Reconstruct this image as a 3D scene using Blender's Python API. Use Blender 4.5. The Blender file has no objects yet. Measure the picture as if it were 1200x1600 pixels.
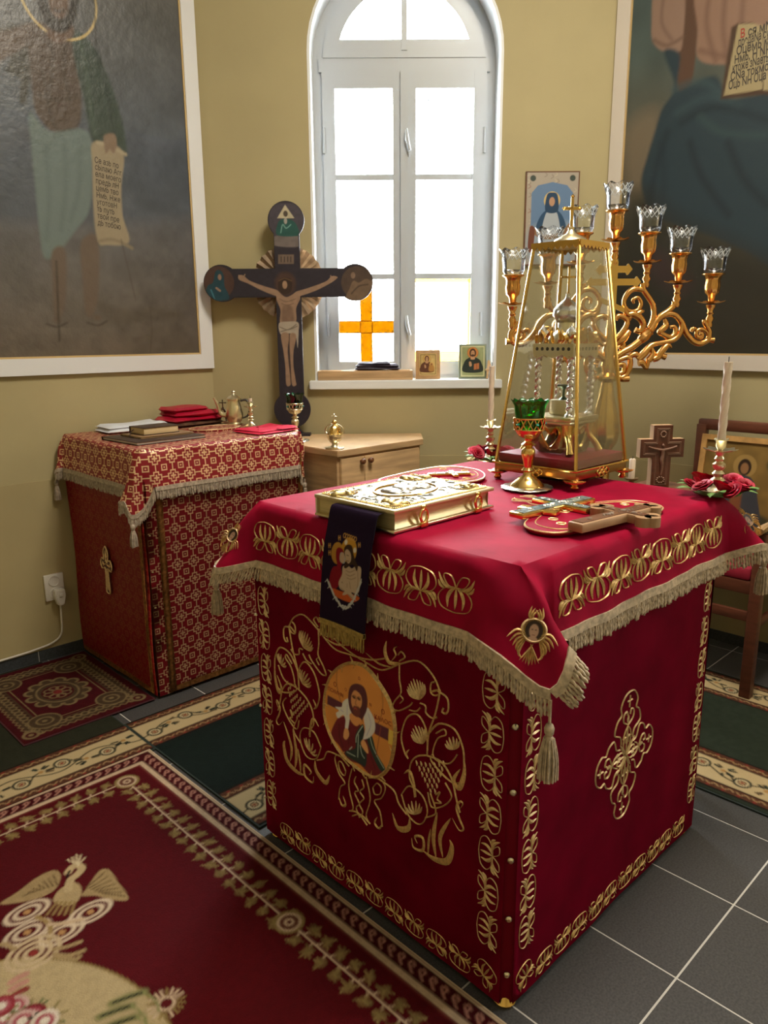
import bpy, bmesh, math, random
import numpy as np
from mathutils import Vector, Matrix
random.seed(7); np.random.seed(7)
SC = bpy.context.scene
COL = SC.collection
# ---------------------------------------------------------------- camera, world, exposure
F_PX = 1192.81
CAM = np.array([-1.52349, -0.59419, 1.46966])
YAW, PITCH, ROLL = 0.797553, 0.228704, -0.0072189
_f = np.array([math.cos(YAW)*math.cos(PITCH), math.sin(YAW)*math.cos(PITCH), -math.sin(PITCH)])
_r = np.array([math.sin(YAW), -math.cos(YAW), 0.0]); _u = np.cross(_r, _f)
CR = math.cos(ROLL)*_r + math.sin(ROLL)*_u
CU = -math.sin(ROLL)*_r + math.cos(ROLL)*_u
cam_data = bpy.data.cameras.new('camera'); cam = bpy.data.objects.new('camera', cam_data); COL.objects.link(cam)
m = Matrix.Identity(4)
for i in range(3):
    m[i][0], m[i][1], m[i][2], m[i][3] = CR[i], CU[i], -_f[i], CAM[i]
cam.matrix_world = m
cam_data.sensor_fit = 'HORIZONTAL'; cam_data.sensor_width = 36.0; cam_data.lens = F_PX/1200*36.0
cam_data.clip_start = 0.02
SC.camera = cam
vs = SC.view_settings
vs.view_transform = 'Standard'; vs.look = 'None'; vs.gamma = 1.0; vs.use_curve_mapping = False
vs.exposure = 1.95
SC.cycles.use_denoising = True
SC.cycles.max_bounces = 8; SC.cycles.transparent_max_bounces = 24
SC.cycles.caustics_reflective = False; SC.cycles.caustics_refractive = False
SC.cycles.sample_clamp_indirect = 6.0
world = bpy.data.worlds.new('overcast_sky'); SC.world = world; world.use_nodes = True
bg = world.node_tree.nodes['Background']
bg.inputs[0].default_value = (0.93, 0.97, 1.0, 1); bg.inputs[1].default_value = 14.0
# added unseen warm fill light, above and in front of the altar
lamp = bpy.data.lights.new('overhead_fill', 'AREA'); lamp.shape = 'DISK'; lamp.size = 1.0; lamp.energy = 27.0; lamp.color = (1.0, .90, .74)
fill_o = bpy.data.objects.new('overhead_fill', lamp); COL.objects.link(fill_o); fill_o.location = (.35, .25, 3.9)

# ---------------------------------------------------------------- measuring helpers (photo pixel -> ray -> plane)
def ray(x, y): return _f + (x-600)/F_PX*CR - (y-800)/F_PX*CU
def atz(x, y, z=0.0):
    d = ray(x, y); return CAM + d*((z-CAM[2])/d[2])
def atp(x, y, p, n):
    d = ray(x, y); p = np.array(p, float); n = np.array(n, float)
    return CAM + d*(((p-CAM)@n)/(d@n))
def V3(p): return Vector((float(p[0]), float(p[1]), float(p[2])))
PI = math.pi

# ---------------------------------------------------------------- materials
def lin(c):
    if isinstance(c, str):
        c = tuple(int(c[i:i+2], 16)/255 for i in (0, 2, 4))
        return tuple(x/12.92 if x <= .04045 else ((x+.055)/1.055)**2.4 for x in c)
    return tuple(c)
MATS = {}
def mat(name, col, rough=.5, metal=0.0, noise=None, bump=None, sheen=0.0, spec=.5, coat=0.0, emit=None):
    """procedural principled material; noise=(scale, amount, stretch) varies colour, bump=(scale, strength)"""
    if name in MATS: return MATS[name]
    m = bpy.data.materials.new(name); m.use_nodes = True; MATS[name] = m
    nt = m.node_tree; b = nt.nodes['Principled BSDF']
    c = lin(col); b.inputs['Base Color'].default_value = (*c, 1)
    b.inputs['Roughness'].default_value = rough; b.inputs['Metallic'].default_value = metal
    b.inputs['Specular IOR Level'].default_value = spec
    b.inputs['Coat Weight'].default_value = coat
    if sheen:
        b.inputs['Sheen Weight'].default_value = sheen; b.inputs['Sheen Roughness'].default_value = .35
        b.inputs['Sheen Tint'].default_value = (min(1, c[0]*2.6+.1), c[1]*2+.004, c[2]*2.5+.012, 1)
    tc = nt.nodes.new('ShaderNodeTexCoord')
    if noise:
        n = nt.nodes.new('ShaderNodeTexNoise'); n.inputs['Scale'].default_value = noise[0]; n.inputs['Detail'].default_value = 5
        mp = nt.nodes.new('ShaderNodeMapping')
        if len(noise) > 2: mp.inputs['Scale'].default_value = noise[2]
        nt.links.new(tc.outputs['Object'], mp.inputs[0]); nt.links.new(mp.outputs[0], n.inputs['Vector'])
        r = nt.nodes.new('ShaderNodeValToRGB')
        a = noise[1]
        r.color_ramp.elements[0].position = .3; r.color_ramp.elements[1].position = .7
        r.color_ramp.elements[0].color = (*[max(0, x*(1-a)) for x in c], 1)
        r.color_ramp.elements[1].color = (*[min(1, x*(1+a)) for x in c], 1)
        nt.links.new(n.outputs['Fac'], r.inputs[0]); nt.links.new(r.outputs[0], b.inputs['Base Color'])
    if bump:
        n2 = nt.nodes.new('ShaderNodeTexNoise'); n2.inputs['Scale'].default_value = bump[0]; n2.inputs['Detail'].default_value = 3
        bp = nt.nodes.new('ShaderNodeBump'); bp.inputs['Strength'].default_value = bump[1]; bp.inputs['Distance'].default_value = .004
        nt.links.new(tc.outputs['Object'], n2.inputs['Vector']); nt.links.new(n2.outputs['Fac'], bp.inputs['Height'])
        nt.links.new(bp.outputs[0], b.inputs['Normal'])
    if emit:
        b.inputs['Emission Color'].default_value = (*lin(emit[0]), 1); b.inputs['Emission Strength'].default_value = emit[1]
    return m
def glass(name, tint=(1, 1, 1), refl=.5, rough=.02, base=0.04):
    """thin glass: clear transmission with a fresnel sheen"""
    if name in MATS: return MATS[name]
    m = bpy.data.materials.new(name); m.use_nodes = True; MATS[name] = m; nt = m.node_tree
    nt.nodes.remove(nt.nodes['Principled BSDF']); out = nt.nodes['Material Output']
    t = nt.nodes.new('ShaderNodeBsdfTransparent'); t.inputs[0].default_value = (*tint, 1)
    g = nt.nodes.new('ShaderNodeBsdfGlossy'); g.inputs['Roughness'].default_value = rough
    lw = nt.nodes.new('ShaderNodeFresnel'); lw.inputs[0].default_value = 1.45
    ma = nt.nodes.new('ShaderNodeMath'); ma.operation = 'MULTIPLY_ADD'; ma.inputs[1].default_value = refl; ma.inputs[2].default_value = base; ma.use_clamp = True
    mx = nt.nodes.new('ShaderNodeMixShader')
    nt.links.new(lw.outputs[0], ma.inputs[0]); nt.links.new(ma.outputs[0], mx.inputs[0])
    nt.links.new(t.outputs[0], mx.inputs[1]); nt.links.new(g.outputs[0], mx.inputs[2]); nt.links.new(mx.outputs[0], out.inputs[0])
    return m
def artmat(name, rough=.6, bump=None, spec=.4, sheen=0, metal=0, coat=0):
    """colour comes from the painted colour attribute of the mesh"""
    if name in MATS: return MATS[name]
    m = mat(name, (.5, .5, .5), rough, metal, None, bump, sheen, spec, coat)
    nt = m.node_tree; a = nt.nodes.new('ShaderNodeAttribute'); a.attribute_name = 'Col'
    nt.links.new(a.outputs['Color'], nt.nodes['Principled BSDF'].inputs['Base Color'])
    return m

# ---------------------------------------------------------------- object helpers
def link(o, parent=None):
    COL.objects.link(o)
    if parent is not None: o.parent = parent
    return o
def tag(o, label=None, cat=None, group=None, kind=None):
    if label: o['label'] = label
    if cat: o['category'] = cat
    if group: o['group'] = group
    if kind: o['kind'] = kind
    return o
def thing(name, label, cat, loc=(0, 0, 0), rz=0.0, group=None):
    o = bpy.data.objects.new(name, None); COL.objects.link(o); o.empty_display_size = .05
    o.location = V3(loc); o.rotation_euler = (0, 0, rz); return tag(o, label, cat, group)
def finish(bm, smooth=35):
    bmesh.ops.recalc_face_normals(bm, faces=bm.faces[:]) if len(bm.faces) else None
    if smooth:
        ang = math.radians(smooth)
        for f in bm.faces: f.smooth = True
        for e in bm.edges:
            if len(e.link_faces) == 2 and e.calc_face_angle(0) > ang: e.smooth = False
def mesh_of(name, bm, mats, smooth=35):
    finish(bm, smooth); me = bpy.data.meshes.new(name); bm.to_mesh(me); bm.free()
    for x in (mats if isinstance(mats, (list, tuple)) else [mats]): me.materials.append(x)
    return me
def obj(name, bm, mats, parent=None, smooth=35, world=False):
    """link a bmesh as one mesh object. world=True: coordinates are world ones though the parent sits elsewhere"""
    me = bm if isinstance(bm, bpy.types.Mesh) else mesh_of(name, bm, mats, smooth)
    o = bpy.data.objects.new(name, me); link(o, parent)
    if world and parent is not None:
        o.matrix_parent_inverse = wmat(parent).inverted()
    return o
def wmat(o):
    m = Matrix.LocRotScale(o.location, o.rotation_euler, o.scale)
    return (wmat(o.parent) @ o.matrix_parent_inverse @ m) if o.parent else m
def struct(name, bm, mats, parent=None, smooth=35):
    o = obj(name, bm, mats, parent, smooth)
    if parent is None: o['kind'] = 'structure'
    return o
def NB(): return bmesh.new()
def box(bm, lo, hi, bev=0.0, M=None, mi=0):
    lo = Vector(lo); hi = Vector(hi)
    r = bmesh.ops.create_cube(bm, size=1.0)
    for v in r['verts']:
        v.co = Vector((lo[i]+(v.co[i]+.5)*(hi[i]-lo[i]) for i in range(3)))
    fs = list({f for v in r['verts'] for f in v.link_faces})
    for f in fs: f.material_index = mi
    vs_ = r['verts']
    if bev:
        es = list({e for v in vs_ for e in v.link_edges})
        rr = bmesh.ops.bevel(bm, geom=es, offset=bev, segments=2, affect='EDGES', profile=.5)
        vs_ = list({v for f in rr['faces'] for v in f.verts} | {v for v in vs_ if v.is_valid})
        for f in rr['faces']: f.material_index = mi
    if M is not None: bmesh.ops.transform(bm, matrix=M, verts=vs_)
    return bm
def lathe(bm, prof, seg=24, c=(0, 0, 0), scal=None, mi=0, ax=None):
    """revolve (r, z) about z. scal=(n, amp_r, amp_z, from_index) scallops rows from that index"""
    rows = []; c = Vector(c)
    for k, (r, z) in enumerate(prof):
        row = []
        if r < 1e-6: row = [bm.verts.new(c+Vector((0, 0, z)))]*seg
        else:
            for i in range(seg):
                a = 2*PI*i/seg; rr, zz = r, z
                if scal and k in scal[3]:
                    w = math.cos(a*scal[0]); rr = r*(1+scal[1]*w); zz = z+scal[2]*w
                row.append(bm.verts.new(c+Vector((rr*math.cos(a), rr*math.sin(a), zz))))
        rows.append(row)
    for k in range(len(rows)-1):
        for i in range(seg):
            j = (i+1) % seg
            q = []
            for v in (rows[k][i], rows[k][j], rows[k+1][j], rows[k+1][i]):
                if v not in q: q.append(v)
            if len(q) >= 3:
                try: f = bm.faces.new(q); f.material_index = mi
                except ValueError: pass
    return bm
def cr(pts, n=6, closed=False):
    """Catmull-Rom resampling of a point list (any dimension)"""
    P = [np.array(p, float) for p in pts]; N = len(P)
    if N < 3: return [P[0]+(P[-1]-P[0])*t/n for t in range(n+1)]
    out = []
    for i in range(N if closed else N-1):
        if closed: p0, p1, p2, p3 = P[i-1], P[i], P[(i+1) % N], P[(i+2) % N]
        else: p0, p1, p2, p3 = P[max(i-1, 0)], P[i], P[i+1], P[min(i+2, N-1)]
        for k in range(n):
            t = k/n
            out.append(.5*((2*p1)+(p2-p0)*t+(2*p0-5*p1+4*p2-p3)*t*t+(3*p1-p0-3*p2+p3)*t**3))
    if not closed: out.append(P[-1])
    return out
def tube(bm, pts, rad, seg=8, closed=False, smooth=0, mi=0, cap=True, flat=1.0):
    """tube along 3-D points; rad a number or a list; smooth>0 resamples"""
    P = [np.array(p, float) for p in pts]
    R = [rad]*len(P) if not hasattr(rad, '__len__') else list(rad)
    if smooth:
        Q = cr([np.append(p, r) for p, r in zip(P, R)], smooth, closed); P = [q[:3] for q in Q]; R = [max(q[3], 1e-4) for q in Q]
    n = len(P); rings = []; up = None
    for i in range(n):
        a = P[i-1] if (i or closed) else P[i]; b = P[(i+1) % n] if (i < n-1 or closed) else P[i]
        t = Vector(b-a)
        if t.length < 1e-9: t = Vector((0, 0, 1))
        t.normalize()
        if up is None: up = t.orthogonal().normalized()
        up = (up-t*up.dot(t))
        up = up.normalized() if up.length > 1e-6 else t.orthogonal().normalized()
        s = t.cross(up)
        rings.append([bm.verts.new(Vector(P[i])+(up*math.cos(2*PI*k/seg)*flat+s*math.sin(2*PI*k/seg))*R[i]) for k in range(seg)])
    for i in range(n if closed else n-1):
        A, B = rings[i], rings[(i+1) % n]
        for k in range(seg):
            f = bm.faces.new((A[k], A[(k+1) % seg], B[(k+1) % seg], B[k])); f.material_index = mi
    if cap and not closed:
        for rg in (rings[0], rings[-1]):
            f = bm.faces.new(rg); f.material_index = mi
    return bm
def prism(bm, poly, S, h0, h1, mi=0):
    """polygon (2-D list) extruded between heights h0 and h1 of the mapping S(a, b, h)"""
    A = [bm.verts.new(V3(S(p[0], p[1], h0))) for p in poly]; B = [bm.verts.new(V3(S(p[0], p[1], h1))) for p in poly]
    n = len(poly)
    for f in (A[::-1], B): bm.faces.new(f).material_index = mi
    for i in range(n):
        j = (i+1) % n; bm.faces.new((A[i], A[j], B[j], B[i])).material_index = mi
    return bm
def plane(o, ex, ey):
    o = np.array(o, float); ex = np.array(ex, float); ey = np.array(ey, float); n = np.cross(ex, ey); n /= np.linalg.norm(n)
    def S(a, b, h=0.0):
        if hasattr(a, '__len__'):
            return o+np.outer(a, ex)+np.outer(b, ey)+n*h
        return o+a*ex+b*ey+n*h
    S.o, S.ex, S.ey, S.n = o, ex, ey, n
    def inv(px, py):
        q = atp(px, py, o, n)-o; return (q@ex, q@ey)
    S.px = inv
    return S
def stroke(bm, S, pts, w, h=.002, closed=False, n=5, prof='line', mi=0, base=.0004):
    """raised embroidery stroke on a surface; prof line | leaf | drop | taper"""
    P = cr([p[:2] for p in pts], n, closed) if len(pts) > 2 else [np.array(p, float) for p in cr(pts, n)]
    N = len(P); rows = []
    for i, p in enumerate(P):
        a = P[i-1] if (i or closed) else p; b = P[(i+1) % N] if (i < N-1 or closed) else p
        t = b-a; L = math.hypot(*t); t = t/L if L > 1e-9 else np.array((1.0, 0)); nn = np.array((-t[1], t[0])); u = i/max(N-1, 1)
        k = {'line': 1.0, 'leaf': max(.06, math.sin(PI*u)**.8), 'drop': max(.06, math.sin(PI*u**.6)), 'taper': max(.1, 1-u*.9)}[prof]
        ww = w*k/2; hh = base+(h-base)*(.35+.65*k)
        rows.append([bm.verts.new(V3(S(*(p+nn*ww), base))), bm.verts.new(V3(S(*p, hh))), bm.verts.new(V3(S(*(p-nn*ww), base)))])
    for i in range(N if closed else N-1):
        A, B = rows[i], rows[(i+1) % N]
        for k in (0, 1):
            bm.faces.new((A[k], A[k+1], B[k+1], B[k])).material_index = mi
    return bm
def grid(bm, f, na, nb, mi=0):
    """quad grid of f(i/na, j/nb) -> point"""
    R = [[bm.verts.new(V3(f(i/na, j/nb))) for i in range(na+1)] for j in range(nb+1)]
    for j in range(nb):
        for i in range(na):
            bm.faces.new((R[j][i], R[j][i+1], R[j+1][i+1], R[j+1][i])).material_index = mi
    return R
def copy_tree(o, parent=None):
    c = o.copy(); COL.objects.link(c); c.parent = parent
    for ch in [x for x in bpy.data.objects if x.parent == o]: copy_tree(ch, c)
    return c

# ---------------------------------------------------------------- painted panels (flat art -> colour attribute on a fine grid)
def vnoise(A, B, s, seed=0):
    rs = np.random.RandomState(seed); T = rs.rand(64, 64)
    x, y = A*s, B*s; xi, yi = np.floor(x).astype(int), np.floor(y).astype(int); fx, fy = x-xi, y-yi
    fx, fy = fx*fx*(3-2*fx), fy*fy*(3-2*fy); g = lambda i, j: T[i % 64, j % 64]
    return (g(xi, yi)*(1-fx)+g(xi+1, yi)*fx)*(1-fy)+(g(xi, yi+1)*(1-fx)+g(xi+1, yi+1)*fx)*fy
class Art:
    def __init__(s, a0, a1, b0, b1, cell, col, T=None):
        s.na, s.nb = max(2, int(round((a1-a0)/cell))), max(2, int(round((b1-b0)/cell)))
        s.a = np.linspace(a0, a1, s.na+1); s.b = np.linspace(b0, b1, s.nb+1)
        s.A, s.B = np.meshgrid(s.a, s.b); s.C = np.zeros(s.A.shape+(3,)); s.C[:] = lin(col); s.T = T; s.cell = cell; s.mask = None
    def pts(s, p, smooth, closed):
        q = [s.T(*x) for x in p] if s.T else [tuple(x) for x in p]
        return np.array(cr(q, 6, closed) if smooth and len(q) > 2 else q)
    def win(s, q, m):
        i0, i1 = np.searchsorted(s.a, [q[:, 0].min()-m, q[:, 0].max()+m]); j0, j1 = np.searchsorted(s.b, [q[:, 1].min()-m, q[:, 1].max()+m])
        return slice(j0, j1), slice(i0, i1)
    def mix(s, w, k, col):
        k = k[..., None]; s.C[w] = s.C[w]*(1-k)+np.array(lin(col) if isinstance(col, (str, tuple)) else col)*k
    @staticmethod
    def seg(X, Y, q, closed):
        d = np.full(X.shape, 1e9); n = len(q)
        for i in range(n if closed else n-1):
            a, b = q[i], q[(i+1) % n]; e = b-a; L = e@e
            t = np.clip(((X-a[0])*e[0]+(Y-a[1])*e[1])/L, 0, 1) if L > 0 else 0
            d = np.minimum(d, np.hypot(X-a[0]-t*e[0], Y-a[1]-t*e[1]))
        return d
    def sdf(s, q, w):
        X, Y = s.A[w], s.B[w]; ins = np.zeros(X.shape, bool); n = len(q)
        for i in range(n):
            a, b = q[i], q[(i+1) % n]
            if a[1] == b[1]: continue
            c = ((a[1] > Y) != (b[1] > Y)) & (X < (b[0]-a[0])*(Y-a[1])/(b[1]-a[1])+a[0]); ins ^= c
        d = s.seg(X, Y, q, True); return np.where(ins, -d, d)
    def poly(s, p, col, smooth=True, soft=1.0, al=1.0):
        q = s.pts(p, smooth, True); so = soft*s.cell; w = s.win(q, so*1.5)
        if s.A[w].size == 0: return s
        s.mix(w, np.clip(.5-s.sdf(q, w)/so, 0, 1)*al, col); return s
    def line(s, p, wd, col, smooth=True, closed=False, al=1.0, soft=1.0):
        q = s.pts(p, smooth, closed); so = soft*s.cell; w = s.win(q, wd+so*1.5)
        if s.A[w].size == 0: return s
        s.mix(w, np.clip(.5-(s.seg(s.A[w], s.B[w], q, closed)-wd/2)/so, 0, 1)*al, col); return s
    def ell(s, c, rx, ry, col, rot=0.0, ring=None, al=1.0, soft=1.0):
        if s.T: c = s.T(*c)
        R = max(rx, ry)+(ring or 0)+s.cell*2; w = s.win(np.array([[c[0]-R, c[1]-R], [c[0]+R, c[1]+R]]), 0)
        if s.A[w].size == 0: return s
        X, Y = s.A[w]-c[0], s.B[w]-c[1]; ca, sa = math.cos(rot), math.sin(rot)
        d = (np.hypot((X*ca+Y*sa)/rx, (-X*sa+Y*ca)/ry)-1)*min(rx, ry)
        if ring: d = abs(d)-ring/2
        s.mix(w, np.clip(.5-d/(soft*s.cell), 0, 1)*al, col); return s
    def speckle(s, amt, sc, seed=1):
        s.C *= (1+amt*(vnoise(s.A, s.B, sc, seed)*2-1))[..., None]; return s
    def clip(s, p, smooth=True):
        q = s.pts(p, smooth, True); s.mask = s.sdf(q, (slice(None), slice(None))) < s.cell*.3; return s
    def build(s, name, S, m, parent=None, h=0.0, mesh=False):
        P = S(s.A.ravel(), s.B.ravel(), h) if True else None
        n = s.na+1; J, I = np.meshgrid(np.arange(s.nb), np.arange(s.na), indexing='ij'); k = (J*n+I).ravel()
        Q = np.stack([k, k+1, k+n+1, k+n], 1)
        if s.mask is not None: Q = Q[s.mask.ravel()[Q].all(1)]
        me = bpy.data.meshes.new(name); me.vertices.add(len(P)); me.vertices.foreach_set('co', np.ascontiguousarray(P, dtype=np.float32).ravel())
        me.loops.add(Q.size); me.loops.foreach_set('vertex_index', Q.ravel().astype(np.int32))
        me.polygons.add(len(Q)); me.polygons.foreach_set('loop_start', (np.arange(len(Q))*4).astype(np.int32))
        me.polygons.foreach_set('use_smooth', np.ones(len(Q), bool))
        me.update(calc_edges=True); me.validate()
        at = me.color_attributes.new('Col', 'FLOAT_COLOR', 'POINT')
        c4 = np.ones((len(P), 4), np.float32); c4[:, :3] = np.clip(s.C.reshape(-1, 3), 0, 1); at.data.foreach_set('color', c4.ravel())
        me.materials.append(m)
        o = bpy.data.objects.new(name, me); return link(o, parent)
def text_mesh(txt, size, S, a, b, h, m, name='lettering', parent=None, ang=0.0, align='CENTER', xs=1.0, bold=0.0):
    """flat lettering laid on a surface"""
    cu = bpy.data.curves.new('t', 'FONT'); cu.body = ''.join({'ъ': 'b', 'ь': 'b', 'ы': 'bi', 'н': 'N', 'и': 'H', 'ѣ': 'b'}.get(c, c) for c in txt); cu.size = 1.0; cu.offset = bold; cu.align_x = align; cu.align_y = 'CENTER'; cu.resolution_u = 3
    o = bpy.data.objects.new('t', cu); COL.objects.link(o); dg = bpy.context.evaluated_depsgraph_get(); dg.update()
    me = bpy.data.meshes.new_from_object(o.evaluated_get(dg)); bpy.data.objects.remove(o); bpy.data.curves.remove(cu)
    ca, sa = math.cos(ang), math.sin(ang)
    for v in me.vertices:
        x, y = v.co.x*size*xs, v.co.y*size; v.co = V3(S(a+x*ca-y*sa, b+x*sa+y*ca, h))
    me.materials.clear(); me.materials.append(m); me.name = name
    return link(bpy.data.objects.new(name, me), parent)

# ---------------------------------------------------------------- shared materials
M_gold = mat('polished_gold', (.80, .52, .17), .2, 1.0)
M_gold2 = mat('warm_gilt', (.78, .42, .14), .24, 1.0)
M_pale = mat('pale_brass', (.76, .68, .47), .3, 1.0)
M_silver = mat('silvered_metal', (.75, .72, .66), .25, 1.0, bump=(60, .3))
M_thread = mat('gold_thread', (.66, .44, .18), .42, .4, noise=(160, .25))
M_thread2 = mat('pale_gold_thread', (.70, .50, .26), .42, .35, noise=(160, .2))
M_velvet = mat('crimson_velvet', (.27, .0006, .024), .75, 0, noise=(9, .22), bump=(14, .25), sheen=.30, spec=.12)
M_cord = mat('beige_silk_cord', (.46, .36, .25), .5, 0, noise=(90, .35), spec=.5)
M_cordg = mat('grey_silk_cord', (.38, .31, .24), .5, 0, noise=(90, .35), spec=.5)
M_wood = mat('light_oak', (.52, .34, .18), .5, 0, noise=(5, .22, (1, 1, 9)), spec=.3)
M_dwood = mat('brown_wood', (.13, .05, .025), .4, 0, noise=(8, .25, (1, 1, 6)))
M_wax = mat('ivory_wax', (.72, .60, .47), .45)
M_black = mat('black_iron', (.02, .02, .02), .5)
M_white = mat('white_paint', (.78, .80, .82), .45)
# ================================================================ THE ROOM
YL, XR = 2.893, 2.089                       # left wall plane y, right wall plane x
CA, CB = np.array([.648, YL, 0]), np.array([XR, 1.505, 0])     # ends of the window wall
XB, YB, ZC = -3.4, -3.3, 4.0                # far walls behind the camera, ceiling
WL = np.linalg.norm(CB-CA); EX = (CB-CA)/WL; WN = np.array([-EX[1], EX[0], 0]); WN = WN if WN@(CAM-CA) > 0 else -WN   # towards the room
SWIN = plane(CA, EX, (0, 0, 1))             # window wall: a along, b up, h into the room
if SWIN.n@WN < 0: raise SystemExit('wall normal')
M_wall = mat('ochre_wall_paint', (.43, .365, .20), .7, 0, noise=(2.2, .05), bump=(45, .08), spec=.3)
M_wall2 = mat('ochre_dado_paint', (.42, .345, .18), .6, 0, noise=(2.2, .06), bump=(45, .08), spec=.35)
M_ceil = mat('ceiling_paint', (.75, .72, .64), .8)
M_tile = mat('anthracite_tile', (.062, .061, .063), .42, 0, noise=(180, .35), bump=(120, .12), spec=.5)
M_grout = mat('light_grout', (.55, .53, .50), .9)
M_sktile = mat('dark_skirting_tile', (.05, .055, .06), .4, 0, noise=(120, .3))
M_reveal = mat('white_plaster', (.80, .82, .84), .6)

bm = NB(); box(bm, (XB-.2, YB-.2, -.1), (XR+.3, YL+.3, -.0008)); floor = struct('floor', bm, M_grout)
tm = NB(); box(tm, (.0025, .0025, -.006), (1/3-.0025, 1/3-.0025, 0)); tme = mesh_of('tile', tm, M_tile, 0)
for i in range(-5, 7):
    for j in range(-4, 9):
        x, y = i/3, j/3
        if x+y > 3.45 or x < -1.7: continue
        t = bpy.data.objects.new('tile', tme); link(t, floor); t.location = (x, y, 0)
bm = NB(); box(bm, (XB-.2, YB-.2, ZC), (XR+.3, YL+.3, ZC+.1)); struct('ceiling', bm, M_ceil)
def wall_with_hole(bm, S, L, Z, hole, th, mi=0):
    """wall sheet of length L, height Z with an arched hole (a0, a1, sill, spring); thickness th away from the room"""
    a0, a1, s, sp = hole; r = (a1-a0)/2; c = (a0+a1)/2
    arch = [(c+r*math.cos(t), sp+r*math.sin(t)) for t in np.linspace(0, PI, 25)]
    right = [(a1, s), (a1, sp)]; pts = [(a1, s)]+arch+[(a0, s)]
    for poly in ([(0, 0), (L, 0), (L, s), (a1, s), (a0, s), (0, s)], ):
        prism(bm, poly, S, -th, 0, mi)
    prism(bm, [(0, s), (a0, s), (a0, sp)]+[arch[k] for k in range(24, 11, -1)][1:]+[(c, Z), (0, Z)], S, -th, 0, mi)
    prism(bm, [(a1, s), (L, s), (L, Z), (c, Z)]+[arch[k] for k in range(12, -1, -1)], S, -th, 0, mi)
HOLE = (.532, 1.466, 1.238, 2.78)
bm = NB(); wall_with_hole(bm, SWIN, WL, ZC, HOLE, .30); wall_a = struct('wall_apse', bm, M_wall, smooth=0)
# left wall (runs along x) with a window behind the camera; right wall (runs along y) with its own window
SLW = plane((CA[0], YL, 0), (-1, 0, 0), (0, 0, 1)); SLW = SLW if SLW.n[1] < 0 else None
SLW = plane((XB, YL, 0), (1, 0, 0), (0, 0, 1))
bm = NB(); prism(bm, [(0, 0), (CA[0]-XB, 0), (CA[0]-XB, ZC), (0, ZC)], SLW, -.30, 0); struct('wall_left', bm, M_wall, smooth=0)
SRW = plane((XR, CB[1], 0), (0, -1, 0), (0, 0, 1))
bm = NB(); wall_with_hole(bm, SRW, CB[1]-YB, ZC, (3.05, 3.55, 1.75, 2.85), .30); struct('wall_right', bm, M_wall, smooth=0)
bm = NB(); box(bm, (XB-.2, YB-.2, 0), (XB, YL+.3, ZC)); struct('wall_back', bm, M_wall)
bm = NB(); box(bm, (XB, YB-.2, 0), (XR+.3, YB, ZC)); struct('wall_near', bm, M_wall)
# outside corner fillers so that no sky leaks at the wall joints
bm = NB(); prism(bm, [(CA[0], YL), (CA[0]+.02, YL+.5), (CA[0]+.6, YL+.2)], lambda a, b, h: np.array((a, b, h)), 0, ZC)
prism(bm, [(XR, CB[1]), (XR+.5, CB[1]+.02), (XR+.2, CB[1]+.6)], lambda a, b, h: np.array((a, b, h)), 0, ZC); struct('wall_corner', bm, M_wall)
# dado band: the lower wall stands a few millimetres proud
for nm, S, L, st in (('trim_1', SLW, CA[0]-XB, 0), ('trim_2', SWIN, WL, 0), ('trim_3', SRW, CB[1]-YB, 0)):
    bm = NB(); prism(bm, [(0, .05), (L, .05), (L, .84), (0, .84)], S, 0, .006); struct(nm, bm, M_wall2)
# skirting of dark tiles
for nm, S, L, a0 in (('baseboard_left', SLW, CA[0]-XB, 1.7), ('baseboard_apse', SWIN, WL, 0), ('baseboard_right', SRW, CB[1]-YB, 0)):
    bm = NB(); prism(bm, [(0, 0), (L, 0), (L, .05), (0, .05)], S, 0, .006); bb = struct(nm, bm, M_grout)
    k = a0
    while k < min(L, a0+3.2)-.05:
        e = min(k+.33, L)
        bm = NB(); prism(bm, [(k+.0015, 0), (e-.0015, 0), (e-.0015, .052), (k+.0015, .052)], S, .004, .012); obj('skirting_tile', bm, M_sktile, bb, 0); k += .333
# sky light enters through the three openings: portals only guide the sampling of the sky
def portal(S, hole, h=-.28):
    a0, a1, s, sp = hole; L = bpy.data.lights.new('sky_portal', 'AREA'); L.shape = 'RECTANGLE'; L.size = a1-a0; L.size_y = sp+(a1-a0)/2-s
    L.cycles.is_portal = True
    o = bpy.data.objects.new('sky_portal', L); COL.objects.link(o); o.location = V3(S((a0+a1)/2, (s+sp+(a1-a0)/2)/2, h))
    o.rotation_euler = Vector(-S.n).to_track_quat('Z', 'Y').to_euler() if False else Vector(S.n*-1).to_track_quat('Z', 'Y').to_euler()
portal(SWIN, HOLE); portal(SRW, (3.05, 3.55, 1.75, 2.85))

# ---------------------------------------------------------------- window_1: white casements in the arched opening
M_frame = mat('white_window_lacquer', (.46, .49, .52), .35, 0, bump=(30, .05))
M_pane = glass('window_glass', (.98, 1, 1), .5, .02, .02)
M_amber = glass('amber_glass', (.165, .092, .0), .35, .1, .01)
M_yel = glass('straw_glass', (.78, .60, .13), .35, .1, .01)
M_lead = mat('lead_line', (.12, .13, .13), .5)
win = bpy.data.objects.new('window_1', None); COL.objects.link(win); win['kind'] = 'structure'
HD = -.17                                   # frame sits this deep in the wall
a0, a1, sl, sp = HOLE; ac = (a0+a1)/2; R0 = (a1-a0)/2
def arch_pts(r, n=25, c=ac, s=sp): return [(c+r*math.cos(t), s+r*math.sin(t)) for t in np.linspace(0, PI, n)]
def ring(bm, outer, inner, S, h0, h1):
    n = len(outer)
    for i in range(n-1):
        prism(bm, [outer[i], outer[i+1], inner[i+1], inner[i]], S, h0, h1)
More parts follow.
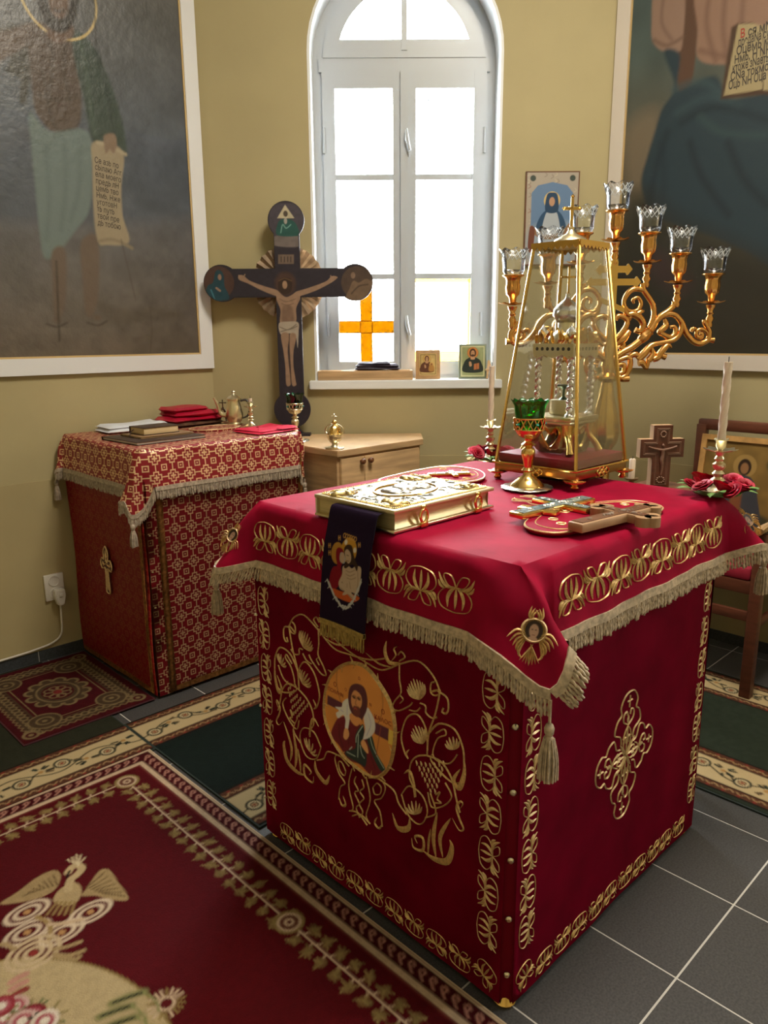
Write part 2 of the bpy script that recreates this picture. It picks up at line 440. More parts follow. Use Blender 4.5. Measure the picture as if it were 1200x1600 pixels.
# plaster reveal lining
bm = NB(); o_ = [(a1+.001, sl)]+arch_pts(R0+.001)+[(a0-.001, sl)]; i_ = [(a1-.012, sl)]+arch_pts(R0-.012)+[(a0+.012, sl)]
ring(bm, o_, i_, SWIN, -.30, .001); obj('reveal', bm, M_reveal, win, 30)
Ri = R0-.012; A0, A1 = ac-Ri, ac+Ri
bm = NB(); ring(bm, [(A1, sl)]+arch_pts(Ri)+[(A0, sl)], [(A1-.052, sl)]+arch_pts(Ri-.052)+[(A0+.052, sl)], SWIN, HD-.06, HD)
prism(bm, [(A0+.03, 2.735), (A1-.03, 2.735), (A1-.03, 2.80), (A0+.03, 2.80)], SWIN, HD-.055, HD+.012)
prism(bm, [(A0, sl), (A1, sl), (A1, sl+.03), (A0, sl+.03)], SWIN, HD-.055, HD+.01)
obj('frame', bm, M_frame, win, 30)
# fanlight sash
Rf = Ri-.052; zb = 2.80; bm = NB()
arc = [(ac+Rf*math.cos(t), sp+Rf*math.sin(t)) for t in np.linspace(.045, PI-.045, 25)]; arcI = [(ac+(Rf-.07)*math.cos(t), sp+(Rf-.07)*math.sin(t)) for t in np.linspace(.3, PI-.3, 25)]
ring(bm, arc, arcI, SWIN, HD-.05, HD+.016)
prism(bm, [arc[0], arcI[0], arcI[-1], arc[-1]], SWIN, HD-.05, HD+.016)
prism(bm, [(ac-.014, 2.83), (ac+.014, 2.83), (ac+.014, sp+Rf-.05), (ac-.014, sp+Rf-.05)], SWIN, HD-.05, HD+.02)
fan = obj('fanlight_sash', bm, M_frame, win, 30)
bm = NB(); prism(bm, arcI, SWIN, HD-.024, HD-.02); obj('pane', bm, M_pane, fan, 0)
bm = NB()
for sgn in (-1, 1):
    for t in (.42, .62, .85, 1.1, 1.32):
        tt = t if sgn > 0 else PI-t; c, s_ = math.cos(tt), math.sin(tt)
        p = (ac+(Rf-.075)*c, sp+(Rf-.075)*s_); q = (p[0]-c*.04, p[1]-s_*.04)
        stroke(bm, lambda a, b, h: SWIN(a, b, HD-.019+h), [p, q], .004, .002)
        stroke(bm, lambda a, b, h: SWIN(a, b, HD-.019+h), [(q[0]-.02, q[1]), (q[0]+.02, q[1])], .003, .002)
obj('leading', bm, M_lead, fan, 0)
# two casements, each with three panes
zt = 2.735
for k, (c0, c1) in enumerate(((A0+.045, ac-.018), (ac+.018, A1-.045))):
    bm = NB(); w = .062; wm = .040
    il, ir = (c0+w, c1-wm) if k == 0 else (c0+wm, c1-w)
    zs = [sl+.09, 1.765, 2.25, zt-.075]
    prism(bm, [(c0, sl+.02), (il, sl+.02), (il, zt), (c0, zt)], SWIN, HD-.045, HD+.018)
    prism(bm, [(ir, sl+.02), (c1, sl+.02), (c1, zt), (ir, zt)], SWIN, HD-.045, HD+.018)
    prism(bm, [(il, sl+.02), (ir, sl+.02), (ir, zs[0]), (il, zs[0])], SWIN, HD-.045, HD+.016)
    prism(bm, [(il, zs[3]), (ir, zs[3]), (ir, zt), (il, zt)], SWIN, HD-.045, HD+.016)
    for z in zs[1:3]: prism(bm, [(il, z-.014), (ir, z-.014), (ir, z+.014), (il, z+.014)], SWIN, HD-.04, HD+.008)
    sash = obj('casement', bm, M_frame, win, 30)
    for j in range(3):
        z0, z1 = zs[j]+(.014 if j else 0), zs[j+1]-(.014 if j < 2 else 0)
        bm = NB(); prism(bm, [(il-.003, z0-.003), (ir+.003, z0-.003), (ir+.003, z1+.003), (il-.003, z1+.003)], SWIN, HD-.024, HD-.02)
        obj('pane', bm, M_pane, sash, 0)
    S2 = lambda a, b, h: SWIN(a, b, HD-.0195+h)
    bm = NB()                                # thin leaded border at the top
    stroke(bm, S2, [(il, zs[3]-.045), (ir, zs[3]-.045)], .0035, .002)
    for t in np.linspace(.08, .95, 7):
        a = il+(ir-il)*t; stroke(bm, S2, [(a, zs[3]), (a, zs[3]-.05)], .0035, .002)
    obj('leading', bm, M_lead, sash, 0)
    if k == 0:
        zc_, cc = 1.508, il+(ir-il)*.50; wv = .031
        for nm, pl in (('amber_piece', [(cc-wv, zs[0]), (cc+wv, zs[0]), (cc+wv, zc_-wv), (cc-wv, zc_-wv)]), ('amber_piece', [(cc-wv, zc_+wv), (cc+wv, zc_+wv), (cc+wv, zs[1]-.014), (cc-wv, zs[1]-.014)]),
                       ('amber_piece', [(il, zc_-wv), (cc-wv, zc_-wv), (cc-wv, zc_+wv), (il, zc_+wv)]), ('amber_piece', [(cc+wv, zc_-wv), (ir, zc_-wv), (ir, zc_+wv), (cc+wv, zc_+wv)]), ('amber_piece', [(cc-wv, zc_-wv), (cc+wv, zc_-wv), (cc+wv, zc_+wv), (cc-wv, zc_+wv)])):
            bm = NB(); prism(bm, pl, SWIN, HD-.0185, HD-.0165); obj(nm, bm, M_amber, sash, 0)
        bm = NB(); ML = mat('red_lead', (.25, .03, .01), .5)
        for pl in ([(cc-wv, zs[0]), (cc-wv, zs[1])], [(cc+wv, zs[0]), (cc+wv, zs[1])], [(il, zc_-wv), (ir, zc_-wv)], [(il, zc_+wv), (ir, zc_+wv)]):
            stroke(bm, S2, pl, .004, .004)
        obj('cross_leading', bm, ML, sash, 0)
    else:
        for pl in ([(il, zs[0]), (ir, zs[0]), (ir, zs[0]+.05), (il, zs[0]+.05)], [(ir-.012, zs[0]), (ir, zs[0]), (ir, zs[1]-.015), (ir-.012, zs[1]-.015)], [(il, zs[1]-.03), (ir, zs[1]-.03), (ir, zs[1]-.014), (il, zs[1]-.014)]):
            bm = NB(); prism(bm, pl, SWIN, HD-.0185, HD-.0165); obj('straw_strip', bm, M_yel, sash, 0)
    for z in (1.52, 2.42):                   # hinges
        a = c0+.006 if k == 0 else c1-.006
        bm = NB(); tube(bm, [SWIN(a, z-.06, HD+.022), SWIN(a, z+.06, HD+.022)], .007, 8); obj('hinge', bm, M_frame, sash)
bm = NB(); prism(bm, [(ac-.02, sl+.03), (ac+.02, sl+.03), (ac+.02, zt), (ac-.02, zt)], SWIN, HD+.01, HD+.034); obj('meeting_stile', bm, M_frame, win, 30)
for z in (1.52, 2.42):
    bm = NB(); tube(bm, [SWIN(ac+.012, z, HD+.034), SWIN(ac+.012, z, HD+.06)], .011, 10); tube(bm, [SWIN(ac+.01, z+.045, HD+.055), SWIN(ac+.012, z, HD+.062), SWIN(ac+.026, z-.055, HD+.058)], [.006, .009, .007], 8, smooth=4); obj('handle', bm, M_frame, win)
bm = NB(); prism(bm, [(a0-.03, sl-.045), (a1+.03, sl-.045), (a1+.03, sl+.001), (a0-.03, sl+.001)], SWIN, -.18, .035)
bmesh.ops.bevel(bm, geom=bm.edges[:], offset=.004, segments=2, affect='EDGES'); obj('window_sill', bm, M_white, win, 30)
# ================================================================ WALL PAINTINGS AND ICONS
M_canvas = artmat('varnished_canvas', .36, (38, .55), .55)
M_canvas2 = artmat('matt_canvas', .55, (90, .15), .35)
M_icon = artmat('icon_print', .4, None, .4)
M_border = mat('white_frame_paint', (.74, .75, .78), .5)
M_border2 = mat('off_white_frame_paint', (.60, .54, .47), .55)
M_gline = mat('gilt_fillet', (.62, .45, .22), .45, .4)
M_ink = mat('dark_ink', (.045, .035, .028), .7)
M_red = mat('red_ink', (.30, .03, .02), .7)
def framed(name, label, S, x0, x1, z0, z1, fw, art, mframe):
    t = thing(name, label, 'painting', S((x0+x1)/2, z0-fw, 0))
    for nm, pl in (('frame_rail', [(x0-fw, z0-fw), (x1+fw, z0-fw), (x1, z0), (x0, z0)]), ('frame_rail', [(x0, z1), (x1, z1), (x1+fw, z1+fw), (x0-fw, z1+fw)]),
                   ('frame_stile', [(x0-fw, z0-fw), (x0, z0), (x0, z1), (x0-fw, z1+fw)]), ('frame_stile', [(x1, z0), (x1+fw, z0-fw), (x1+fw, z1+fw), (x1, z1)])):
        bm = NB(); prism(bm, pl, S, .001, .022); obj(nm, bm, mframe, t, 0, True)
    bm = NB(); g = .008
    for pl in ([(x0, z0), (x1, z0), (x1-g, z0+g), (x0+g, z0+g)], [(x0+g, z1-g), (x1-g, z1-g), (x1, z1), (x0, z1)], [(x0, z0), (x0+g, z0+g), (x0+g, z1-g), (x0, z1)], [(x1-g, z0+g), (x1, z0), (x1, z1), (x1-g, z1-g)]):
        prism(bm, pl, S, .001, .018)
    obj('gilt_fillet', bm, M_gline, t, 0, True)
    bm = NB(); prism(bm, [(x0, z0), (x1, z0), (x1, z1), (x0, z1)], S, .001, .011); obj('backing_board', bm, M_dwood, t, 0, True)
    art.C *= .78
    o = art.build('canvas', lambda a, b, h: S(a, b, .0125), M_canvas if mframe is M_border else M_canvas2, t); o.matrix_parent_inverse = wmat(t).inverted()
    return t
# ---- left: standing prophet with an unrolled scroll, hills behind
def painted_left():
    k = 2.667; S = SLW; x1 = .575-XB; x0 = -.70-XB; z0, z1 = 1.378, 3.28
    a = Art(x0, x1, z0, z1, .0052, '6b6459', T=lambda x, y: S.px(x/k, y/k))
    Z = (a.B-z0)/(z1-z0); X = (a.A-x0)/(x1-x0); L = lambda c: np.array(lin(c))
    low, mid, hi = L('6a5f55'), L('5c6470'), L('6e6a62')
    t = np.clip(Z/.52, 0, 1)[..., None]; a.C = low*(1-t)+L('5a6270')*t
    t = np.clip((Z-.5)/.5, 0, 1)[..., None]; a.C = np.where(Z[..., None] > .52, mid*(1-t)+hi*t, a.C)
    a.C *= (1-.22*np.clip(X-.55, 0, 1))[..., None]
    a.poly([(-200, 640), (100, 600), (300, 640), (520, 610), (640, 630), (700, 625), (790, 640), (800, 900), (-200, 900)], '4c5563', soft=12, al=.75)
    a.poly([(380, 1250), (520, 1290), (660, 1280), (760, 1320), (640, 1340), (470, 1345)], '5c544c', soft=5, al=.7)
    a.speckle(.16, 14, 3); a.speckle(.10, 40, 4)
    a.poly([(40, 230), (-60, 170), (0, 110), (110, 130), (140, 260), (120, 340), (104, 430), (78, 425), (76, 330), (20, 300)], '474640', soft=3)
    a.poly([(-80, 150), (20, 130), (130, 95), (190, 110), (120, 180), (30, 240), (-80, 300)], '5d4a3d', soft=3)
    a.poly([(180, 105), (110, 140), (120, 280), (130, 390), (150, 480), (230, 560), (320, 530), (335, 400), (312, 250), (312, 150), (280, 110)], '57483f', soft=3)
    for q in ([(200, 160), (215, 260), (200, 400)], [(270, 180), (262, 300), (285, 420)], [(160, 400), (240, 420), (320, 400)], [(175, 300), (200, 460), (230, 540)]): a.line(q, .010, '433830', soft=4, al=.8)
    a.poly([(120, 470), (200, 550), (330, 540), (378, 600), (370, 860), (310, 960), (230, 1060), (180, 1072), (160, 960), (140, 760), (125, 600)], '708080', soft=3)
    for q in ([(180, 600), (200, 800), (190, 1000)], [(260, 580), (270, 760), (250, 960)], [(330, 600), (325, 780), (290, 920)]): a.line(q, .012, '5d6c6e', soft=5, al=.7)
    a.poly([(295, 140), (330, 138), (380, 190), (425, 275), (480, 420), (515, 560), (520, 645), (470, 600), (405, 605), (372, 570), (345, 420), (305, 250)], '3b4a44', soft=3)
    a.line([(400, 220), (440, 380), (470, 560)], .012, '2d3a37', soft=5); a.line([(330, 170), (360, 340), (390, 560)], .010, '4b5c52', soft=5)
    for q in ([(212, 1050), (265, 1040), (272, 1200), (256, 1312), (222, 1312), (214, 1180)], [(332, 1010), (400, 990), (406, 1200), (384, 1312), (352, 1302), (338, 1150)]): a.poly(q, '6a5a50', soft=3)
    a.ell((232, 1335), .017, .012, '66564b', soft=3); a.ell((400, 1325), .018, .012, '66564b', soft=3)
    a.line([(190, 1350), (235, 1362), (275, 1345)], .006, '3c342e', soft=2); a.line([(360, 1345), (405, 1356), (440, 1338)], .006, '3c342e', soft=2)
    a.poly([(385, 594), (505, 630), (500, 780), (506, 900), (532, 1010), (440, 1022), (405, 1010), (386, 900), (380, 700)], 'a3957c', soft=2)
    a.line([(400, 596), (450, 612), (518, 645)], .014, 'b3a68c', soft=2); a.line([(410, 1005), (470, 1000), (545, 1035)], .014, '8d806a', soft=2)
    a.poly([(430, 565), (470, 560), (482, 600), (470, 640), (452, 625), (436, 640), (428, 600)], '8a7462', soft=2)
    a.ell((238, -15), .160, .160, 'd8bf84', ring=.010)
    a.poly([(205, 85), (285, 85), (300, 150), (240, 185), (190, 150)], '6b5345', soft=3)
    a.poly([(148, -60), (156, 40), (188, 108), (240, 140), (292, 116), (318, 30), (312, -60)], '2f2925', soft=3)
    a.poly([(200, -60), (202, 30), (222, 70), (245, 80), (268, 68), (282, 20), (280, -60)], '6d5546', soft=3)
    a.line([(222, 45), (243, 52), (262, 45)], .008, '2f2622', soft=3)
    a.line([(385, -40), (395, 190)], .006, '33302b', soft=2); a.line([(230, 1090), (236, 1240), (243, 1420)], .007, '3a332d', soft=2)
    for q in ([(620, 1280), (628, 1380), (620, 1470)], [(500, 1000), (560, 1250)]): a.line(q, .004, '4a423b', soft=2, al=.7)
    t = framed('wall_painting', 'large painting of a standing robed prophet holding an unrolled scroll', S, x0, x1, z0, z1, .072, a, M_border)
    for i, s in enumerate(('Се азъ по', 'сылаю Агг', 'ела моего', 'предъ ли', 'цемъ тво', 'имъ, иже', 'уготови', 'тъ путь', 'твой пре', 'дъ тобою')):
        q = S.px((388+i*1.5)/k, (668+i*29)/k); o = text_mesh(s, .034, S, q[0], q[1], .0135, M_ink, 'scroll_lettering', t, -.10, 'LEFT', .72); o['kind'] = 'stuff'; o.matrix_parent_inverse = wmat(t).inverted()
painted_left()
# ---- right: enthroned figure with an open book
def painted_right():
    k = 2.5; S = SRW; T = lambda x, y: S.px(780+x/k, y/k)
    x0 = CB[1]-1.431; x1 = x0+1.36; z0, z1 = 1.366, 3.28
    a = Art(x0, x1, z0, z1, .0062, '3a382f', T=T)
    Z = (a.B-z0)/(z1-z0); X = (a.A-x0)/(x1-x0); L = lambda c: np.array(lin(c))
    st = [(0, '2e2c22'), (.18, '35332a'), (.36, '55503f'), (.52, '5d5849'), (.70, '4e5a56'), (1.0, '4a5a5c')]
    for c in range(3): a.C[..., c] = np.interp(Z, [s[0] for s in st], [L(s[1])[c] for s in st])
    a.speckle(.18, 9, 8)
    a.poly([(500, 520), (590, 430), (640, 470), (600, 640), (560, 760), (500, 700)], '857560', soft=14, al=.6)
    a.poly([(720, -40), (790, -40), (756, 330), (700, 348)], '5a4132', soft=2)
    a.poly([(790, -60), (780, 120), (785, 235), (900, 255), (1100, 240), (1100, -60)], '8d6f5d', soft=2)
    for q in ([(830, -40), (815, 100), (850, 240)], [(890, -40), (880, 120), (900, 250)], [(960, -40), (950, 100)], [(790, 200), (900, 225), (1000, 215)]): a.line(q, .016, '6f5345', soft=4, al=.8)
    a.poly([(618, -60), (600, 100), (606, 165), (640, 200), (700, 208), (722, 160), (724, -60)], '8f7464', soft=2)
    a.line([(610, 160), (660, 180), (720, 150)], .012, '6d5547', soft=3); a.line([(650, -30), (640, 90), (680, 160)], .010, '765d50', soft=3)
    a.poly([(648, 205), (710, 215), (700, 348), (760, 330), (850, 300), (900, 385), (1000, 375), (1200, 360), (1300, 900), (1150, 1080), (1000, 1000), (850, 930), (700, 880), (600, 840), (560, 720), (585, 610), (612, 520), (640, 430), (690, 340)], '2b3b43', soft=3)
    for q, c in (([(660, 520), (620, 650), (590, 800)], '1f2b33'), ([(700, 440), (820, 380), (940, 420)], '374a50'), ([(720, 480), (850, 420), (1050, 470)], '1e2a31'), ([(790, 460), (880, 520), (1040, 530)], '364a4c'), ([(750, 560), (800, 700), (900, 840)], '1d262d'), ([(900, 560), (960, 700), (1050, 800)], '1d262d'), ([(640, 560), (650, 700), (640, 830)], '24323a'), ([(690, 350), (800, 320), (880, 380)], '3b4e52')): a.line(q, .022, c, soft=6, al=.8)
    a.poly([(560, 760), (700, 860), (860, 930), (1000, 1000), (1200, 1100), (1250, 1300), (450, 1300), (480, 900)], '2b2a22', soft=22, al=.85)
    a.poly([(590, 1000), (640, 980), (760, 1100), (700, 1150), (600, 1080)], '3f2c2c', soft=10, al=.6)
    a.poly([(912, 110), (935, 95), (1160, 84), (1180, 380), (1040, 372), (870, 390)], '4a3526', smooth=False, soft=2)
    a.poly([(938, 98), (1036, 92), (1032, 352), (882, 376)], 'a3946f', smooth=False); a.poly([(1040, 92), (1150, 90), (1150, 352), (1036, 356)], 'a89a76', smooth=False)
    a.poly([(1000, 70), (1050, 40), (1080, 50), (1060, 95), (1010, 100)], '8d6f5d', soft=2)
    t = framed('wall_painting', 'large painting of an enthroned figure in blue mantle with open book', S, x0, x1, z0, z1, .068, a, M_border2)
    for i, s in enumerate(('Вся мнѣ', 'предана сꙋть', 'Оцемъ мо', 'имъ, и ни', 'ктоже знаетъ', 'Сна токмо', 'Оцъ ни Оца')):
        s = s.replace('ꙋ', 'у'); q = T(946-i*7.6, 138+i*33.5); xs = min(.80, 6.6/len(s))
        parts = (('В', M_red, 0.0), ('ся мнѣ', M_ink, .032)) if i == 0 else ((s, M_ink, 0.0),)
        for w, m_, dx in parts:
            o = text_mesh(w, .047, S, q[0]+dx, q[1], .0138, m_, 'book_lettering', t, .06, 'LEFT', xs*.86, .012); o['kind'] = 'stuff'; o.matrix_parent_inverse = wmat(t).inverted()
painted_right()
# ---- generic half-length saint drawn into a panel, used by the small icons
def saint(a, cx, cy, s, halo, robe, hair, skin='b58a66', book=None, veil=False):
    a.ell((cx, cy+.62*s), .36*s, .36*s, halo); a.ell((cx, cy+.62*s), .36*s, .36*s, '7a4a24', ring=.02*s)
    a.poly([(cx-.62*s, cy-.6*s), (cx-.56*s, cy), (cx-.32*s, cy+.26*s), (cx, cy+.34*s), (cx+.32*s, cy+.26*s), (cx+.56*s, cy), (cx+.62*s, cy-.6*s)], robe)
    a.ell((cx, cy+.60*s), .22*s, .29*s, robe if veil else hair); a.poly([(cx-.1*s, cy+.4*s), (cx+.1*s, cy+.4*s), (cx+.13*s, cy+.2*s), (cx-.13*s, cy+.2*s)], skin)
    a.ell((cx, cy+.58*s), .125*s, .19*s, skin)
    if not veil: a.ell((cx, cy+.44*s), .11*s, .08*s, hair)
    for e in (-.05, .05): a.ell((cx+e*s, cy+.62*s), .025*s, .014*s, '2a1a12')
    if book: a.poly([(cx+.08*s, cy-.1*s), (cx+.42*s, cy-.04*s), (cx+.42*s, cy-.42*s), (cx+.08*s, cy-.48*s)], book, smooth=False); a.line([(cx+.25*s, cy-.07*s), (cx+.25*s, cy-.45*s)], .03*s, '7a2f1c', smooth=False)
    a.poly([(cx-.24*s, cy+.02*s), (cx-.12*s, cy+.04*s), (cx-.06*s, cy-.2*s), (cx-.2*s, cy-.26*s)], skin)
def wall_icon():
    S = SWIN; x0, x1, z0, z1 = 1.588, 1.852, 1.80, 2.240
    t = thing('wall_icon', 'blue printed icon of a robed woman hanging beside the window', 'icon', S((x0+x1)/2, z0, 0))
    bm = NB(); prism(bm, [(x0, z0), (x1, z0), (x1, z1), (x0, z1)], S, .001, .016); obj('panel', bm, M_dwood, t, 0, True)
    a = Art(x0+.006, x1-.006, z0+.006, z1-.006, .0026, 'a99f92'); w = x1-x0; cx = (x0+x1)/2
    for i in range(60):
        q = (x0+w*random.random(), z0+(z1-z0)*random.random()); a.line([q, (q[0]+.012, q[1]+.008), (q[0]+.004, q[1]+.018)], .003, random.choice(('8a5a4a', '7f7466', 'c5b9a0')), al=.8)
    a.poly([(x0+.03, z0+.02), (x1-.03, z0+.02), (x1-.03, z1-.10), (x1-.06, z1-.065), (cx, z1-.05), (x0+.06, z1-.065), (x0+.03, z1-.10)], '6480a4', smooth=False)
    a.poly([(x0+.03, z0+.02), (x1-.03, z0+.02), (x1-.03, z0+.19), (x0+.03, z0+.17)], '93a0ad', soft=18)
    for e in (x0+.035, x1-.035): a.ell((e, z1-.032), .014, .014, '3f4a44')
    a.ell((cx, z1-.135), .040, .042, 'd0b374')
    a.poly([(cx-.075, z1-.27), (cx-.05, z1-.20), (cx, z1-.17), (cx+.05, z1-.20), (cx+.075, z1-.27), (cx+.03, z1-.30), (cx-.03, z1-.30)], '2a4a6a')
    a.poly([(cx-.03, z1-.20), (cx+.03, z1-.20), (cx+.055, z0+.02), (cx-.055, z0+.02)], 'aab2bb')
    a.line([(cx-.095, z1-.262), (cx-.06, z1-.295), (cx, z1-.305), (cx+.06, z1-.285), (cx+.095, z1-.25)], .022, '8c6a4c'); a.poly([(cx-.105, z1-.26), (cx-.08, z1-.27), (cx-.09, z1-.37), (cx-.112, z1-.36)], '6d3f30')
    a.poly([(cx-.026, z1-.11), (cx, z1-.098), (cx+.026, z1-.11), (cx+.03, z1-.185), (cx-.03, z1-.185)], '24405e'); a.ell((cx, z1-.140), .014, .021, 'b88f72')
    o = a.build('print', lambda p, q, h: S(p, q, .0172), M_icon, t); o.matrix_parent_inverse = wmat(t).inverted()
wall_icon()
def sill_icon(name, label, a0, w, hgt, frame_m, fw, halo, robe, bgc, veil, tilt=.09):
    """small panel icon leaning back on the sill"""
    t = thing(name, label, 'icon', SWIN(a0, 1.2395, -.045)); ang = math.atan2(EX[1], EX[0]); t.rotation_euler = (-tilt, 0, ang)
    S = lambda a, b, h: np.array((a, -h, b)) if not hasattr(a, '__len__') else np.stack([a, np.full_like(a, -h), b], 1)
    bm = NB(); box(bm, (-w/2, -.004, 0), (w/2, .014, hgt), .002); obj('panel', bm, frame_m, t)
    a = Art(-w/2+fw, w/2-fw, fw, hgt-fw, .0019, bgc); a.speckle(.12, 90, 2)
    cw = (w-2*fw); a.line([(-cw/2+.006, fw+.006), (cw/2-.006, fw+.006), (cw/2-.006, hgt-fw-.006), (-cw/2+.006, hgt-fw-.006)], .003, '6b5632' if veil else 'd8cfa6', smooth=False, closed=True)
    saint(a, 0 if not veil else -.006, hgt*.47, cw*.62, halo, robe, '3a2418', book=None if veil else 'a9683c', veil=veil)
    if veil:
        a.ell((cw*.2, hgt*.50), cw*.12, cw*.12, halo); a.ell((cw*.2, hgt*.49), cw*.07, cw*.09, '8a5a3a'); a.poly([(cw*.08, hgt*.46), (cw*.32, hgt*.45), (cw*.34, hgt*.28), (cw*.05, hgt*.27)], 'a8793e')
    a.build('painting', lambda p, q, h: S(p, q, .0052), M_icon, t); return t
M_iframe = mat('honey_wood_frame', (.42, .24, .10), .45, 0, noise=(30, .2))
M_igreen = mat('green_icon_edge', (.16, .19, .14), .5)
sill_icon('small_icon', 'small gold icon of mother and child in wooden frame on sill', 1.118, .128, .150, M_iframe, .019, 'caa35a', '5a3424', 'c0a468', True)
sill_icon('small_icon', 'green edged icon of a bearded man holding a book on sill', 1.352, .145, .178, M_igreen, .008, 'c07a3c', '1f2b28', '8d9468', False)
# small pale wooden easel folded beside it
t = thing('small_easel', 'little folded pale wooden easel at the end of the sill', 'easel', SWIN(1.437, 1.239, -.03))
for p, q in (((1.425, 1.241, -.02), (1.437, 1.33, -.06)), ((1.45, 1.241, -.02), (1.44, 1.33, -.06)), ((1.437, 1.241, -.10), (1.438, 1.33, -.065))):
    bm = NB(); tube(bm, [SWIN(*p), SWIN(*q)], .006, 6); obj('leg', bm, M_wood, t, 30, True)
bm = NB(); tube(bm, [SWIN(1.418, 1.285, -.035), SWIN(1.455, 1.285, -.035)], .006, 6); obj('ledge', bm, M_wood, t, 30, True)
# wooden tray with a folded dark cloth
t = thing('wooden_tray', 'shallow light wooden tray lying on the window sill', 'tray', SWIN(.79, 1.239, -.04)); t.rotation_euler = (0, 0, math.atan2(EX[1], EX[0]))
w, d, hh = .245, .055, .048
bm = NB(); box(bm, (-w, -d, 0), (w, d, .010), .002); obj('tray_bottom', bm, M_wood, t)
for lo, hi in (((-w, -d, .008), (w, -d+.012, hh)), ((-w, d-.012, .008), (w, d, hh)), ((-w, -d+.012, .008), (-w+.012, d-.012, hh)), ((w-.012, -d+.012, .008), (w, d-.012, hh))):
    bm = NB(); box(bm, lo, hi, .002); obj('tray_side', bm, M_wood, t)
M_plum = mat('dark_plum_cloth', (.022, .014, .026), .7, 0, noise=(20, .4), bump=(25, .3), sheen=.3)
def folded(name, label, cat, loc, rz, layers, m, group=None, edge=None):
    """folded cloth: rounded slabs (w, d, z0, z1, dx, dy, rot), each with sagging edges"""
    t = thing(name, label, cat, loc, rz, group)
    for i, (w, d, z0, z1, dx, dy, ro) in enumerate(layers):
        bm = NB(); n, mm = 14, 10
        def fn(u, v, top):
            x, y = (u-.5)*2, (v-.5)*2; ed = min(1, (1-abs(x))*6, (1-abs(y))*5); ed = math.sqrt(max(0, 1-(1-ed)**2))
            wob = .004*math.sin(u*7+i)+.003*math.sin(v*9+u*4+i*2)
            z = (z0+z1)/2+((z1-z0)/2*ed+wob*ed*.6)*(1 if top else -1)*(1 if top else .9)
            X = x*w/2*(1+.02*math.sin(v*6+i)); Y = y*d/2*(1+.03*math.sin(u*5+i*3)); c, s = math.cos(ro), math.sin(ro)
            return (dx+X*c-Y*s, dy+X*s+Y*c, max(z, z0*.98+.0005))
        grid(bm, lambda u, v: fn(u, v, True), n, mm); grid(bm, lambda u, v: fn(u, v, False), n, mm); bmesh.ops.remove_doubles(bm, verts=bm.verts[:], dist=.0008)
        obj('fold', bm, m if not isinstance(m, list) else m[i % len(m)], t, 60)
    return t
folded('folded_cloth', 'dark plum folded cloth lying on the wooden tray', 'cloth', SWIN(.855, 1.2880, -.04), math.atan2(EX[1], EX[0]), [(.235, .112, .0, .016, 0, 0, 0), (.225, .10, .014, .030, -.003, 0, .03), (.17, .09, .027, .040, -.02, 0, -.03)], M_plum)
# ---- wall socket with plug and lead
t = thing('wall_socket', 'double white wall socket low beside the brocade table', 'socket', (-.268, YL-.006, .28)); S = plane((-.268, YL-.006, .343), (1, 0, 0), (0, 0, 1))
M_plast = mat('white_plastic', (.72, .68, .62), .35)
bm = NB(); box(bm, (-.044, -.014, -.062), (.044, 0, .062), .004, Matrix.Translation((-.268, YL-.006, .343))); obj('cover_plate', bm, M_plast, t, 35, True)
for dz in (.030, -.030):
    bm = NB(); Mx = Matrix.Translation((-.268, YL-.020, .343+dz)) @ Matrix.Rotation(PI/2, 4, 'X'); lathe(bm, [(.026, 0), (.026, .003), (.022, .003), (.020, -.006), (0, -.006)], 24); bmesh.ops.transform(bm, matrix=Mx, verts=bm.verts[:]); o = obj('outlet', bm, M_plast, t, 35, True)
    bm = NB()
    for dx in (-.009, .009): box(bm, (-.268+dx-.003, YL-.0155, .343+dz-.003), (-.268+dx+.003, YL-.0142, .343+dz+.003))
    obj('contact_hole', bm, M_black, t, 0, True)
t = thing('power_plug', 'white plug with a cable pushed into the wall socket', 'plug', (-.258, YL-.021, .27))
bm = NB(); Pl = plane((-.258, YL-.021, .305), (1, 0, 0), (0, 0, 1)); prism(bm, [(-.022, .03), (.022, .03), (.024, 0), (.014, -.045), (-.012, -.045), (-.024, 0)], Pl, 0, .036); bmesh.ops.bevel(bm, geom=bm.edges[:], offset=.004, segments=2, affect='EDGES'); obj('plug_body', bm, M_plast, t, 35, True)
bm = NB(); box(bm, (-.266, YL-.062, .302), (-.250, YL-.056, .318), .002); obj('grip', bm, M_plast, t, 35, True)
bm = NB(); y = YL-.018; tube(bm, [(-.257, y-.02, .262), (-.257, y-.012, .20), (-.26, y-.004, .12), (-.29, y, .085), (-.36, y, .070), (-.55, y, .062), (-1.2, y, .060)], .0045, 6, smooth=5); obj('cable', bm, M_plast, t, 35, True)
